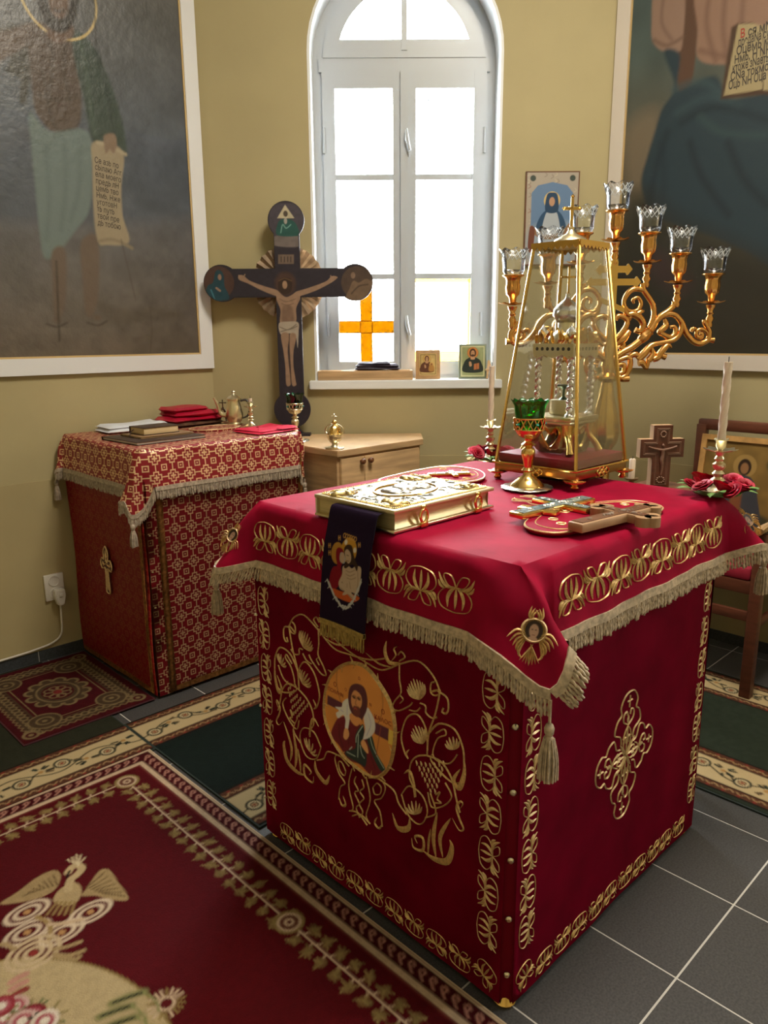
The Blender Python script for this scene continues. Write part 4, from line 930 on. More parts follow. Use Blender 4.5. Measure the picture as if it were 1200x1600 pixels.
    for i in range(0, len(dense), 5):
        p = dense[i]; r = p-mc; L = np.linalg.norm(r); r = r/L; t = np.array((-r[1], r[0])); sg = 1 if (i//5) % 3 else -1
        stroke(bm, SF, [tuple(p), tuple(p+r*sg*.008+t*.003), tuple(p+r*sg*.017+t*.009)], .0075, .006, prof='taper')
    obj('thorn_ring', bm, M_thread, sk, 60, True)
medallion()
# ---- large outlined cross on the side panel
def side_cross():
    k = 6.667; P = lambda x, y: SR.px(880+x/k, 1060+y/k); C0 = np.array(P(648, 800))
    arm = [(612, 640), (585, 560), (540, 500), (600, 365), (612, 240), (640, 140), (690, 115), (735, 150), (748, 240), (800, 240), (795, 290), (725, 490)]
    def tr(pts, w=.0042, prof='line', name='cross_outline', closed=False):
        q0 = np.array([P(*p) for p in pts])-C0
        for r in range(4):
            sc = 1.0 if r % 2 == 0 else .92; c, s = math.cos(r*PI/2), math.sin(r*PI/2)
            q = [(C0[0]+(x*c-y*s)*sc, C0[1]+(x*s+y*c)*sc) for x, y in q0]
            bm = NB(); stroke(bm, SR, q, w, .0036, closed, prof=prof); obj(name, bm, M_thread2, sk, 60, True)
    # work in an upright frame: take the upper arm of the cross in panel units
    def up(pts, w=.0044, prof='line', name='cross_outline'):
        for r in range(4):
            c, s = math.cos(r*PI/2), math.sin(r*PI/2); sy = 1.0 if r % 2 == 0 else .80
            q = [(C0[0]+(x*c-y*s*sy), C0[1]+(x*s+y*c*sy)) for x, y in pts]
            bm = NB(); stroke(bm, SR, q, w, .0036, prof=prof); obj(name, bm, M_thread2, sk, 60, True)
    W = .05; H = .175
    up([(-.028, .040), (-.034, .062), (-.062, .078), (-.054, .108), (-.036, .122), (-.040, .145), (-.024, .168), (0, .175), (.024, .168), (.040, .145), (.036, .122), (.054, .108), (.062, .078), (.034, .062), (.028, .040)])
    up([(0, .085), (-.022, .098), (-.024, .118), (-.010, .124), (-.006, .112)]); up([(0, .085), (.022, .098), (.024, .118), (.010, .124), (.006, .112)])
    up([(0, .132), (0, .165)]); up([(-.012, .15), (.012, .15)]); up([(0, .0), (0, .05), (0, .095)], .007, 'leaf', 'cross_leaf'); up([(0, .088), (0, .100), (0, .112)], .012, 'leaf', 'cross_leaf')
    up([(0, .005), (-.016, .028), (-.014, .052), (-.004, .050), (-.006, .036)], .004); up([(0, .005), (.016, .028), (.014, .052), (.004, .050), (.006, .036)], .004)
    up([(.005, .005), (.022, .022), (.040, .040)], .008, 'leaf', 'cross_leaf'); up([(-.02, .05), (-.012, .07), (0, .082)], .004); up([(.02, .05), (.012, .07), (0, .082)], .004)
side_cross()

# ---- velvet top cover with hanging sides, fringe and tassels
cov = thing('altar_cover', 'crimson velvet top cover with gold border, corded fringe and tassels on the large altar', 'cloth', ((AX0+AX1)/2, (AY0+AY1)/2, AZ))
CX0, CX1, CY0, CY1 = AX0-.008, AX1+.036, AY0-.008, AY1+.008; RR = .024; DR = RR*PI/2; DD = .172
def side_fn(edge):
    """edge -> f(s, d, h): s runs along the side, d down over the rounded edge"""
    o, t, n = {'front': ((CX0, CY1), (0, -1), (-1, 0)), 'right': ((CX0, CY0), (1, 0), (0, -1)), 'left': ((CX1, CY1), (-1, 0), (0, 1)), 'back': ((CX1, CY0), (0, 1), (1, 0))}[edge]
    def f(s, d, h=0.0):
        if d <= DR: an = max(d, 0)/RR; out, z = RR*math.sin(an)-RR, AZ-RR+RR*math.cos(an); nn = (math.sin(an), math.cos(an)); out -= min(d, 0)*0; 
        else: out, z = .10*(d-DR)+.003*math.sin(s*21+d*9)+.002*math.sin(s*47)*(d-DR)/.14, AZ-RR-(d-DR); nn = (1.0, .06)
        out += nn[0]*h; z += nn[1]*h
        if d < 0: out += d
        return np.array((o[0]+t[0]*s+n[0]*out, o[1]+t[1]*s+n[1]*out, z))
    return f
FN = {e: side_fn(e) for e in ('front', 'right', 'left', 'back')}
LFr, LRi = CY1-CY0, CX1-CX0; IN = .05                 # straight part of each side starts IN from the corner
Kn = np.array((CX0, CY0, AZ-.012)); NFL = np.array((-.78, -.62, .30)); NFL /= np.linalg.norm(NFL)
pP, pQ, pC = (atp(x, y, Kn+NFL*.004, NFL) for x, y in ((860, 1080), (890, 1012), (800, 1042)))
vV = FN['right'](.105, DD)
n2 = np.array((1, 1, 0))/2**.5
KL, KR = np.array((CX0, CY1, AZ)), np.array((CX1-.024, CY0, AZ))
pL = atp(336, 886, KL, n2); pR = atp(1196, 852, KR, n2)
pB = np.array((CX1+.07, CY1+.07, .83))
print('flap pts', pP, pQ, pC, vV, pL, pR)
bm = NB()
nr = 12; dl = [DR*k/4 for k in range(5)]+[DR+(DD-DR)*k/8 for k in range(1, 9)]
tops = {}; HEM = []
def topz(x, y): return AZ+.0012*math.sin(x*13+y*7)+.001*math.sin(y*19-x*5)
grid(bm, lambda u, v: (CX0+RR+(CX1-CX0-2*RR)*u, CY0+RR+(CY1-CY0-2*RR)*v, AZ if min(u, v, 1-u, 1-v) < .001 else topz(u, v)), 30, 30)
rng = {'front': (IN, LFr-.125), 'right': (.105, LRi-IN), 'left': (IN, LRi-IN), 'back': (IN, LFr-IN)}
for e in ('front', 'right', 'left', 'back'):
    s0, s1 = rng[e]; n = 40
    grid(bm, lambda u, v, e=e: FN[e](s0+(s1-s0)*u, dl[int(round(v*12))]), n, 12)
def fan(bm, cols, nsub=4, FN=None, dl=None):
    """cloth between two sides: ('edge', s) columns follow the side, (top, hem) columns run straight"""
    paths = []
    for c in cols:
        if isinstance(c[0], str): paths.append(np.array([FN[c[0]](c[1], d) for d in dl]).ravel()); continue
        T, B = c; o = (B-T)*np.array((1, 1, 0)); L = np.linalg.norm(o); q = []
        for d in dl:
            t = d/dl[-1]; q.append(T+(B-T)*t+(o/L*.012*math.sin(PI*min(1, t*1.5)) if L > 1e-6 and t < .667 else 0))
        paths.append(np.array(q).ravel())
    C = cr(paths, nsub); m = len(dl)-1
    grid(bm, lambda u, v: C[int(round(u*(len(C)-1)))].reshape(-1, 3)[int(round(v*m))], len(C)-1, m)
    return [c.reshape(-1, 3)[-1] for c in C]
def tp(e, s): return FN[e](s, 0.0)
KT = lambda x, y: np.array((x, y, AZ))
KN_ = KT(CX0+RR, CY0+RR); KLl = KT(CX0+RR, CY1-RR); KRr = KT(CX1-RR, CY0+RR); KBb = KT(CX1-RR, CY1-RR)
W = lambda cols: fan(bm, cols, 4, FN, dl)
hem_n = W([('front', LFr-.125), (KN_+np.array((0, .03, 0)), pC+(FN['front'](LFr-.085, DD)-pC)*.35), (KN_, pP), (KN_, pQ), (KN_+np.array((.03, 0, 0)), vV+np.array((-.014, .0, .0))), ('right', .105)])
hem_l = W([('left', LRi-IN), (KLl, pL+np.array((.05, .012, .02))), (KLl, pL), (KLl, pL+np.array((-.006, -.05, .008))), ('front', IN)])
hem_r = W([('right', LRi-IN), (KRr, pR+np.array((-.05, -.004, .012))), (KRr, pR), (KRr, pR+np.array((.0, .05, .012))), ('back', IN)])
hem_b = W([('back', LFr-IN), (KBb, pB), ('left', IN)])
bmesh.ops.remove_doubles(bm, verts=bm.verts[:], dist=.0006)
cloth = obj('cover_cloth', bm, M_velvet, cov, 75, True)
# border motifs follow the hanging sides
for e, s0, s1, n in (('front', .04, LFr-.115, 8), ('right', .115, LRi-.075, 8)):
    f = FN[e]; S = lambda a_, b_, h_, f=f: f(a_, .172-b_, h_+.001)
    for i in range(n):
        obj('border_motif', motif(S, s0+(s1-s0)*(i+.5)/n, .074, (s1-s0)/n*.98, .082, 0, i % 2 == 1, .0045), M_thread, cov, 60, True)
# six-winged faces at the corners
def seraph(S, T, s):
    bm = NB(); ln = lambda pts, w, pr='leaf': stroke(bm, S, [T(*p) for p in pts], w*s, .0045, prof=pr)
    for e in (-1, 1):
        for i in range(6): ln([(e*.18, .02-.02*i), (e*(.50-.03*i), .10-.13*i), (e*(.78-.11*i), -.18-.11*i)], .085)
        for i in range(4): ln([(e*.04, -.25), (-e*.10*(1-i*.2), -.50), (-e*(.30-.10*i), -.80-.04*i)], .07)
        for i in range(3): ln([(e*.05, .42), (e*(.20-.05*i), .58), (e*(.16-.1*i), .88-.05*i)], .08)
    obj('seraph_wings', bm, M_thread, cov, 60, True)
    bm = NB(); stroke(bm, S, [T(.36*math.cos(t), .16+.34*math.sin(t)) for t in np.linspace(0, 2*PI, 15)[:-1]], .09*s, .005, True); obj('seraph_halo', bm, M_thread2, cov, 60, True)
    a = Art(-.34, .34, -.20, .50, .022, '8a6a2c')
    a.ell((0, .16), .27, .30, '2b1712'); a.ell((0, .14), .14, .21, 'b08a76'); a.ell((-.055, .18), .03, .016, '1c100c'); a.ell((.055, .18), .03, .016, '1c100c'); a.line([(-.04, .02), (.04, .02)], .02, '6d3a34'); a.poly([(-.1, -.05), (.1, -.05), (.14, -.2), (-.14, -.2)], 'b08a76')
    a.clip([(.32*math.cos(t), .16+.32*math.sin(t)) for t in np.linspace(0, 2*PI, 20)[:-1]], False)
    def SS(p, q, h): return np.array([S(*T(x, y), .0028) for x, y in zip(p, q)])
    o = a.build('seraph_face', SS, artmat('satin_print', .5), cov); o.matrix_parent_inverse = wmat(cov).inverted()
ex = np.cross((0, 0, 1.0), NFL); ex /= np.linalg.norm(ex); ey = np.cross(NFL, ex); SFl = plane(Kn+NFL*.012, ex, ey)
c0 = SFl.px(833, 993); rt = math.radians(-8); sz = .062
seraph(SFl, lambda x, y: (c0[0]+(x*math.cos(rt)-y*math.sin(rt))*sz, c0[1]+(x*math.sin(rt)+y*math.cos(rt))*sz), sz)
for K_, tip, sx in ((KL+np.array((RR, -RR, 0)), pL, -1), (KRr, pR, 1)):
    v = tip-K_; L = np.linalg.norm(v); v /= L; n_ = np.array((-1, 1, 0)) if sx < 0 else np.array((-1, -1, 0)); n_ = np.array((-.7, -.3, .4)) if sx < 0 else np.array((-.3, -.7, .4)); n_ = n_-v*(n_@v); n_ /= np.linalg.norm(n_); e1 = np.cross(v, n_)
    S_ = plane(K_+v*L*.56+n_*.013, e1, -v); S_ = S_ if S_.n@n_ > 0 else plane(K_+v*L*.56+n_*.013, -e1, -v); seraph(S_, lambda x, y: (x*.05, y*.055), .05)
# fringe: a woven header and twisted cords
def cord(bm, p, d, L, r, ph, seg=6, rows=11):
    d = Vector(d).normalized(); a = d.orthogonal().normalized(); b = d.cross(a); R = []; sw = random.uniform(-.07, .07); sv = random.uniform(-.05, .05)
    for k in range(rows):
        t = k/(rows-1); c = Vector(p)+(d+a*sw*t+b*sv*t)*(L*t); R.append([bm.verts.new(c+(a*math.cos(x)+b*math.sin(x))*r*(1+.30*math.cos(2*x-k*1.5+ph))*(1 if k < rows-1 else .6)) for x in [2*PI*i/seg for i in range(seg)]])
    for k in range(rows-1):
        for i in range(seg): bm.faces.new((R[k][i], R[k][(i+1) % seg], R[k+1][(i+1) % seg], R[k+1][i]))
    bm.faces.new(R[-1])
def fringe(parent, hem, dirs, m, L=.056, pitch=.0075, r=.0034, head=.016, rows=11):
    """hem: 3-D polyline; dirs: hanging direction per point"""
    P = [np.array(p, float) for p in hem]; D = [np.array(d, float)/np.linalg.norm(d) for d in dirs]
    bm = NB(); A = []
    for i, (p, d) in enumerate(zip(P, D)):
        t = P[min(i+1, len(P)-1)]-P[max(i-1, 0)]; n = np.cross(t, d); n /= np.linalg.norm(n)+1e-9
        A.append([bm.verts.new(V3(p+q)) for q in (-d*.004+n*.004, d*head+n*.0045, d*head-n*.0045, -d*.004-n*.004)])
    for i in range(len(A)-1):
        for k in range(4): bm.faces.new((A[i][k], A[i][(k+1) % 4], A[i+1][(k+1) % 4], A[i+1][k]))
    obj('fringe_header', bm, m, parent, 75, True)
    bm = NB(); acc = 0.0
    for i in range(len(P)-1):
        L_ = np.linalg.norm(P[i+1]-P[i]); s = -acc
        while s+pitch <= L_:
            s += pitch; t = s/L_; d = D[i]*(1-t)+D[i+1]*t; p = P[i]+(P[i+1]-P[i])*t+d*(head-.003); cord(bm, p+np.random.uniform(-.001, .001, 3), d, (L-head)*random.uniform(.88, 1.08), r, random.random()*6, rows=rows)
        acc = L_-s
    o = obj('fringe_cords', bm, m, parent, 75, True); o['kind'] = 'stuff'
def tassel(parent, top, L0, L1, r, m):
    bm = NB(); p = np.array(top, float); tube(bm, [p, p-np.array((0, 0, L0))], .003, 6); cd = obj('tassel', bm, m, parent, 60, True)
    bm = NB(); q = V3(p-np.array((0, 0, L0))); lathe(bm, [(0, .014), (.007, .012), (.010, .004), (.009, -.006), (.006, -.012), (.0085, -.015), (.0085, -.020), (0, -.021)], 14, q); o = obj('tassel_head', bm, m, cd, 60, False); o.matrix_parent_inverse = wmat(cd).inverted() if False else Matrix.Identity(4)
    bm = NB(); z0 = q-Vector((0, 0, .016)); n = 34
    for i in range(n):
        an = i*2.4; rr = r*math.sqrt((i+.5)/n); a0 = Vector((math.cos(an), math.sin(an), 0)); tube(bm, [z0+a0*rr*.5, z0+a0*rr*.95-Vector((0, 0, L1*.45)), z0+a0*rr*random.uniform(.95, 1.1)-Vector((0, 0, L1*random.uniform(.95, 1.03)))], .0022, 4, smooth=3)
    o = obj('tassel_skirt', bm, m, cd, 60); o['kind'] = 'stuff'
dn = np.array((0, 0, -1.0))
hf = [FN['front'](s, DD) for s in np.linspace(IN, LFr-.125, 36)]; hr_ = [FN['right'](s, DD) for s in np.linspace(.105, LRi-IN, 36)]
out_n = np.array((-.6, -.6, 0)); iP = min(range(len(hem_n)), key=lambda i: np.linalg.norm(hem_n[i]-pP)); iQ = min(range(len(hem_n)), key=lambda i: np.linalg.norm(hem_n[i]-pQ))
pe = np.cross(NFL, pQ-pP); pe = pe if pe[0] > 0 else -pe; pe /= np.linalg.norm(pe)
fringe(cov, hem_l[len(hem_l)//2:]+hf[1:]+hem_n[1:iP+1], [dn+np.array((-.25, .25, 0))]*(len(hem_l)-len(hem_l)//2)+[dn+np.array((-.08, 0, 0))]*35+[dn*1.0+out_n*.06]*iP, M_cord)
fringe(cov, hem_n[iP:iQ+1], [pe*.8+dn*.45]*(iQ-iP+1), M_cord, L=.058)
fringe(cov, hem_n[iQ+1:]+hr_[1:]+hem_r[1:len(hem_r)//2+1], [dn+np.array((.02, -.06, 0))]*(len(hem_n)-iQ-1)+[dn+np.array((0, -.08, 0))]*35+[dn+np.array((.1, -.12, 0))]*(len(hem_r)//2), M_cord)
hb_ = [FN['left'](s, DD) for s in np.linspace(IN, LRi-IN, 20)]; fringe(cov, hb_+hem_l[1:len(hem_l)//2+1], [dn]*20+[dn]*(len(hem_l)//2), M_cord, pitch=.012, rows=7)
tassel(cov, pP+np.array((-.004, -.004, -.015)), .062, .088, .019, M_cord); tassel(cov, pL+dn*.012, .040, .070, .016, M_cord); tassel(cov, pR+dn*.02, .030, .075, .018, M_cord)
# ================================================================ BROCADE TABLE (second altar)
class X:
    """tiny wrapper that turns arithmetic into shader math nodes"""
    nt = None
    def __init__(s, o): s.o = o
    @staticmethod
    def op(f, *a):
        n = X.nt.nodes.new('ShaderNodeMath'); n.operation = f
        for i, v in enumerate(a):
            if isinstance(v, X): X.nt.links.new(v.o, n.inputs[i])
            else: n.inputs[i].default_value = v
        return X(n.outputs[0])
    def __add__(s, b): return X.op('ADD', s, b)
    def __sub__(s, b): return X.op('SUBTRACT', s, b)
    def __mul__(s, b): return X.op('MULTIPLY', s, b)
    def lt(s, b): return X.op('LESS_THAN', s, b)
    def mx(s, b): return X.op('MAXIMUM', s, b)
    def ab(s): return X.op('ABSOLUTE', s)
def brocade(name, red, gold, metal, period=.0745):
    m = bpy.data.materials.new(name); m.use_nodes = True; nt = m.node_tree; X.nt = nt; b = nt.nodes['Principled BSDF']
    tc = nt.nodes.new('ShaderNodeTexCoord'); sp_ = nt.nodes.new('ShaderNodeSeparateXYZ'); nt.links.new(tc.outputs['Object'], sp_.inputs[0])
    ge = nt.nodes.new('ShaderNodeNewGeometry'); sn = nt.nodes.new('ShaderNodeSeparateXYZ'); nt.links.new(ge.outputs['True Normal'], sn.inputs[0])
    x, y, z = (X(sp_.outputs[i]) for i in range(3)); nx, ny, nz = (X(sn.outputs[i]).ab() for i in range(3))
    top = X.op('GREATER_THAN', nz, .6); side = X.op('GREATER_THAN', nx, ny)      # choose the weave plane by facing
    one = lambda k: X.op('SUBTRACT', 1.0, k)
    u = x*one(side*one(top))+y*(side*one(top)); v = z*one(top)+y*top
    fr = lambda q: (X.op('FRACT', q*(1/period))-.5).ab()
    a, c = fr(u), fr(v); A, B = X.op('SUBTRACT', .5, a), X.op('SUBTRACT', .5, c)
    cross = lambda p, q, w, l: (p.lt(w)*q.lt(l)).mx(q.lt(w)*p.lt(l))
    g = cross(a, c, .046, .160)
    ring1 = cross(a, c, .170, .330)*one(cross(a, c, .105, .258))
    ring2 = (A.lt(.175)*B.lt(.175))*one(A.lt(.110)*B.lt(.110))
    g = g.mx(ring1).mx(ring2).mx(A.lt(.042)*B.lt(.042)).mx(X.op('MULTIPLY', c.lt(.032), a.mx(c).lt(.5))*X.op('GREATER_THAN', a, .315)).mx(a.lt(.032)*X.op('GREATER_THAN', c, .315))
    no = nt.nodes.new('ShaderNodeTexNoise'); no.inputs['Scale'].default_value = 9; nt.links.new(tc.outputs['Object'], no.inputs['Vector'])
    g = g*X.op('MULTIPLY_ADD', X(no.outputs['Fac']), 1.3, .30); g.o.node.use_clamp = True
    mx = nt.nodes.new('ShaderNodeMix'); mx.data_type = 'RGBA'; mx.inputs[6].default_value = (*red, 1); mx.inputs[7].default_value = (*gold, 1)
    nt.links.new(g.o, mx.inputs[0]); nt.links.new(mx.outputs[2], b.inputs['Base Color']); nt.links.new((g*metal).o, b.inputs['Metallic']); b.inputs['Roughness'].default_value = .42
    bp = nt.nodes.new('ShaderNodeBump'); bp.inputs['Strength'].default_value = .35; bp.inputs['Distance'].default_value = .002; nt.links.new(g.o, bp.inputs['Height']); nt.links.new(bp.outputs[0], b.inputs['Normal'])
    return m
M_broc = brocade('red_gold_brocade', (.24, .006, .014), (.80, .56, .32), .40)
M_broc_sheen = brocade('brocade_front_sheen', (.40, .012, .022), (.50, .12, .06), .3)  # same brocade; sheen and lost gold glint of the front put into the colour
M_ribbon = mat('gold_ribbon', (.45, .20, .06), .45, .5, noise=(70, .5), bump=(90, .4))
BX0, BX1, BY0, BY1, BZ = -.165, .632, 2.140, 2.872, 1.040
bt = thing('side_table', 'square side altar table hidden under red and gold brocade', 'table', ((BX0+BX1)/2, (BY0+BY1)/2, 0))
bm = NB(); box(bm, (BX0+.014, BY0+.014, BZ-.04), (BX1-.014, BY1-.014, BZ-.005), .005); obj('tabletop', bm, M_wood, bt, 35, True)
for x in (BX0+.05, BX1-.05):
    for y in (BY0+.05, BY1-.05):
        bm = NB(); box(bm, (x-.02, y-.02, .0), (x+.02, y+.02, BZ-.035), .003); obj('leg', bm, M_wood, bt, 35, True)
bs = thing('brocade_skirt', 'red and gold brocade skirt with cross embroidery around the side table', 'cloth', ((BX0+BX1)/2, (BY0+BY1)/2, .01))
for nm, S, L, mm in (('front_panel', plane((BX0, BY1, 0), (0, -1, 0), (0, 0, 1)), BY1-BY0, M_broc_sheen), ('side_panel', plane((BX0, BY0, 0), (1, 0, 0), (0, 0, 1)), BX1-BX0, M_broc), ('side_panel', plane((BX1, BY1, 0), (-1, 0, 0), (0, 0, 1)), BX1-BX0, M_broc), ('back_panel', plane((BX1, BY0, 0), (0, 1, 0), (0, 0, 1)), BY1-BY0, M_broc)):
    Sw = wavy(S); bm = NB(); grid(bm, lambda u, v: Sw(.006+(L-.012)*u, .014+(BZ-.07)*v, .004*math.sin(v*9)*(1 if nm == 'front_panel' else 0)), 16, 24); bmesh.ops.solidify(bm, geom=bm.faces[:], thickness=-.003)
    p = obj(nm, bm, mm, bs, 60, True)
    if nm in ('front_panel', 'side_panel') and S.n[0]+S.n[1] < -.5:
        for a0, a1, b0, b1 in ((L-.050, L-.022, .02, .95), (.03, L-.05, .018, .040)) if nm == 'front_panel' else ((.050, .080, .02, .95), (.05, L-.03, .018, .042), (L-.04, L-.015, .02, .95)):
            bm = NB(); grid(bm, lambda u, v: Sw(a0+(a1-a0)*u, b0+(b1-b0)*v, .0045 if nm == 'side_panel' else .006), 2 if a1-a0 < .2 else 12, 14); bmesh.ops.solidify(bm, geom=bm.faces[:], thickness=-.002); obj('ribbon_trim', bm, M_ribbon, bs, 60, True)
S1 = plane((BX0, BY1, 0), (0, -1, 0), (0, 0, 1)); c0 = np.array(S1.px(169, 890)); sw1 = wavy(S1)
def gold_cross(S, c0, w, parent):
    out = [(-.16, -1), (-.26, -.85), (-.2, -.3), (-.24, .05), (-.62, .0), (-.8, .22), (-.62, .45), (-.28, .42), (-.32, .75), (0, 1), (.32, .75), (.28, .42), (.62, .45), (.8, .22), (.62, 0), (.24, .05), (.2, -.3), (.26, -.85), (.16, -1)]
    P = lambda x, y: (c0[0]+x*w, c0[1]+y*w*1.55); Sx = lambda a, b, h: S(a, b, h+.007)
    bm = NB(); prism(bm, [tuple(p) for p in cr([P(x*.97, y*.97) for x, y in out], 4, True)], Sx, -.001, .001); obj('cross_ground', bm, mat('dark_red_satin', (.07, .006, .008), .4), parent, 60, True)
    bm = NB(); stroke(bm, Sx, [P(*p) for p in out], .007, .005, True, 4); obj('cross_outline', bm, M_thread2, parent, 60, True)
    for q in ([(-.1, -.9), (-.08, -.3), (-.12, .1)], [(.1, -.9), (.08, -.3), (.12, .1)], [(-.6, .22), (-.3, .2), (-.05, .25)], [(.6, .22), (.3, .2), (.05, .25)], [(0, .25), (0, .55), (0, .85)], [(-.5, .32), (-.4, .12)], [(.5, .32), (.4, .12)], [(-.15, .55), (0, .7), (.15, .55)], [(-.2, .3), (0, .42), (.2, .3)], [(0, -.85), (0, -.6)], [(-.12, -.72), (.12, -.78)], [(-.3, .1), (0, .0), (.3, .1)]):
        bm = NB(); stroke(bm, Sx, [P(*p) for p in q], .009, .0055, prof='leaf'); obj('cross_leaf', bm, M_thread2, parent, 60, True)
gold_cross(sw1, c0, .068, bs)
for z in (.10, .25, .40, .55, .70):
    bm = NB(); lathe(bm, [(0, .005), (.004, .004), (.005, 0)], 8, (BX0+.015, BY0-.003, z)); obj('button', bm, M_pale, bs, 40, True)
# ---- brocade top cover
bc = thing('brocade_cover', 'red and gold brocade top cover with grey fringe and tassels on side table', 'cloth', ((BX0+BX1)/2, (BY0+BY1)/2, BZ))
def cover(par, x0, x1, y0, y1, Z, R_, D_, m, tips, fr_m, inset, tips_off):
    dr = R_*PI/2
    def mk(e):
        o, t, n = {'front': ((x0, y1), (0, -1), (-1, 0)), 'right': ((x0, y0), (1, 0), (0, -1)), 'left': ((x1, y1), (-1, 0), (0, 1)), 'back': ((x1, y0), (0, 1), (1, 0))}[e]
        slope = .10 if e in ('front', 'right') else .01
        def f(s, d, h=0.0):
            if d <= dr: an = d/R_; out, z = R_*math.sin(an)-R_, Z-R_+R_*math.cos(an)
            else: out, z = slope*(d-dr)+.003*math.sin(s*19+d*7), Z-R_-(d-dr)
            return np.array((o[0]+t[0]*s+n[0]*(out+h), o[1]+t[1]*s+n[1]*(out+h), z))
        return f
    F = {e: mk(e) for e in ('front', 'right', 'left', 'back')}; lf, lr = y1-y0, x1-x0
    dls = [dr*k/3 for k in range(4)]+[dr+(D_-dr)*k/6 for k in range(1, 7)]; bm = NB()
    grid(bm, lambda u, v: (x0+R_+(x1-x0-2*R_)*u, y0+R_+(y1-y0-2*R_)*v, Z), 20, 20)
    H = {}
    for e, L in (('front', lf), ('right', lr), ('left', lr), ('back', lf)): grid(bm, lambda u, v: F[e](inset+(L-2*inset)*u, dls[int(round(v*9))]), 30, 9); H[e] = [F[e](s, D_) for s in np.linspace(inset, L-inset, 30)]
    K = lambda a, b: np.array((a, b, Z)); hem = {}
    for nm, ea, sa, Kp, eb in (('n', 'front', lf-inset, K(x0+R_, y0+R_), 'right'), ('l', 'left', lr-inset, K(x0+R_, y1-R_), 'front'), ('r', 'right', lr-inset, K(x1-R_, y0+R_), 'back'), ('b', 'back', lf-inset, K(x1-R_, y1-R_), 'left')):
        t = tips[nm]; cols = [(ea, sa)]+[(Kp, t+np.array(o)) for o in tips_off.get(nm, ((0, 0, 0),))]+[(eb, inset)]; hem[nm] = fan(bm, cols, 4, F, dls)
    bmesh.ops.remove_doubles(bm, verts=bm.verts[:], dist=.0006); obj('cover_cloth', bm, m, par, 75, True)
    dn_ = np.array((0, 0, -1.0)); k2 = dict(L=.052, pitch=.0062, r=.0028, head=.013, rows=6)
    mid = lambda h: len(h)//2
    fringe(par, hem['l'][mid(hem['l']):]+H['front'][1:]+hem['n'][1:], [dn_+np.array((-.1, .03, 0))]*(len(hem['l'])-mid(hem['l']))+[dn_+np.array((-.08, 0, 0))]*29+[dn_+np.array((-.05, -.05, 0))]*(len(hem['n'])-1), fr_m, **k2)
    fringe(par, H['right']+hem['r'][1:mid(hem['r'])+1], [dn_+np.array((0, -.08, 0))]*30+[dn_+np.array((.1, -.1, 0))]*mid(hem['r']), fr_m, **k2)
    return F
n2p = lambda x, y, k: atp(x, y, k, n2)
tb = {'n': n2p(206, 806, (BX0-.02, BY0-.02, 0)), 'l': n2p(84, 738, (BX0-.02, BY1-.02, 0)), 'r': n2p(476, 744, (BX1, BY0, 0)), 'b': np.array((BX1+.02, BY1-.01, .86))}
tb['l'][1] = min(tb['l'][1], YL-.03)
print('brocade tips', tb)
cover(bc, BX0-.010, BX1+.010, BY0-.010, BY1+.006, BZ+.003, .018, .160, M_broc, tb, M_cordg, .05, {'n': ((-.02, .06, .045), (-.01, .03, .05), (0, 0, 0), (.05, -.004, .022)), 'l': ((0, 0, 0), (.0, -.03, .02)), 'r': ((-.03, 0, .01), (0, 0, 0))})
tassel(bc, tb['n']+np.array((0, 0, -.012)), .035, .062, .015, M_cordg); tassel(bc, tb['l']+np.array((0, 0, -.012)), .035, .062, .014, M_cordg); tassel(bc, tb['r']+np.array((0, 0, -.012)), .03, .04, .010, M_cordg)
BT = BZ+.0035
# ---- things lying on the brocade table
M_linen = mat('white_linen', (.68, .70, .76), .8, 0, bump=(30, .2)); M_satin = mat('crimson_satin', (.42, .008, .035), .32, 0, noise=(8, .15), sheen=.3); M_cotton = mat('bright_red_cloth', (.62, .012, .05), .7, 0, bump=(60, .2), sheen=.3)
M_lining = mat('dark_gold_lining', (.12, .06, .035), .5, .2, noise=(40, .6))
folded('folded_linen', 'white folded linen cloth beside the books on the brocade', 'cloth', (.115, 2.755, BT), -.02, [(.30, .17, 0, .018, 0, 0, 0), (.29, .16, .016, .034, .004, .003, .02)], M_linen)
M_cover = mat('dark_book_cloth', (.045, .022, .014), .5); M_paper = mat('page_block', (.62, .47, .27), .8, 0, noise=(3, .15, (1, 1, 90))); M_pagew = mat('white_page_block', (.62, .58, .54), .8, 0, noise=(3, .1, (1, 1, 90))); M_tan = mat('tan_leatherette', (.26, .15, .07), .55)
def book(name, label, c, w, d, h, rz, cm, pm, ct=.003):
    t = thing(name, label, 'book', c, rz)
    for z in (0, h-ct):
        bm = NB(); box(bm, (-w/2, -d/2, z), (w/2, d/2, z+ct), .001); obj('cover_board', bm, cm, t)
    bm = NB(); box(bm, (-w/2+.004, -d/2+.004, ct), (w/2-.004, d/2-.004, h-ct), .0005); obj('page_block', bm, pm, t)
    bm = NB(); box(bm, (-w/2-.001, d/2-.004, 0), (w/2+.001, d/2+.001, h), .001); obj('spine', bm, cm, t); return t
b1 = book('thin_book', 'large thin dark covered book, lowest of the small book pile', (.040, 2.405, BT), .325, .285, .014, .05, M_cover, M_pagew)
book('tan_notebook', 'tan notebook between the thin book and the small prayer book', (.065, 2.420, BT+.0142), .25, .17, .008, .02, M_tan, M_paper, .002)
b3 = book('prayer_book', 'small thick dark prayer book with yellow page edges on top of books', (.055, 2.425, BT+.0224), .170, .115, .032, .05, M_cover, M_paper)
bm = NB(); tube(bm, [(-.088, .02, .02), (-.105, .01, .012), (-.12, -.005, -.004), (-.118, -.03, -.0065)], .002, 5, smooth=4); obj('bookmark', bm, M_cover, b3)
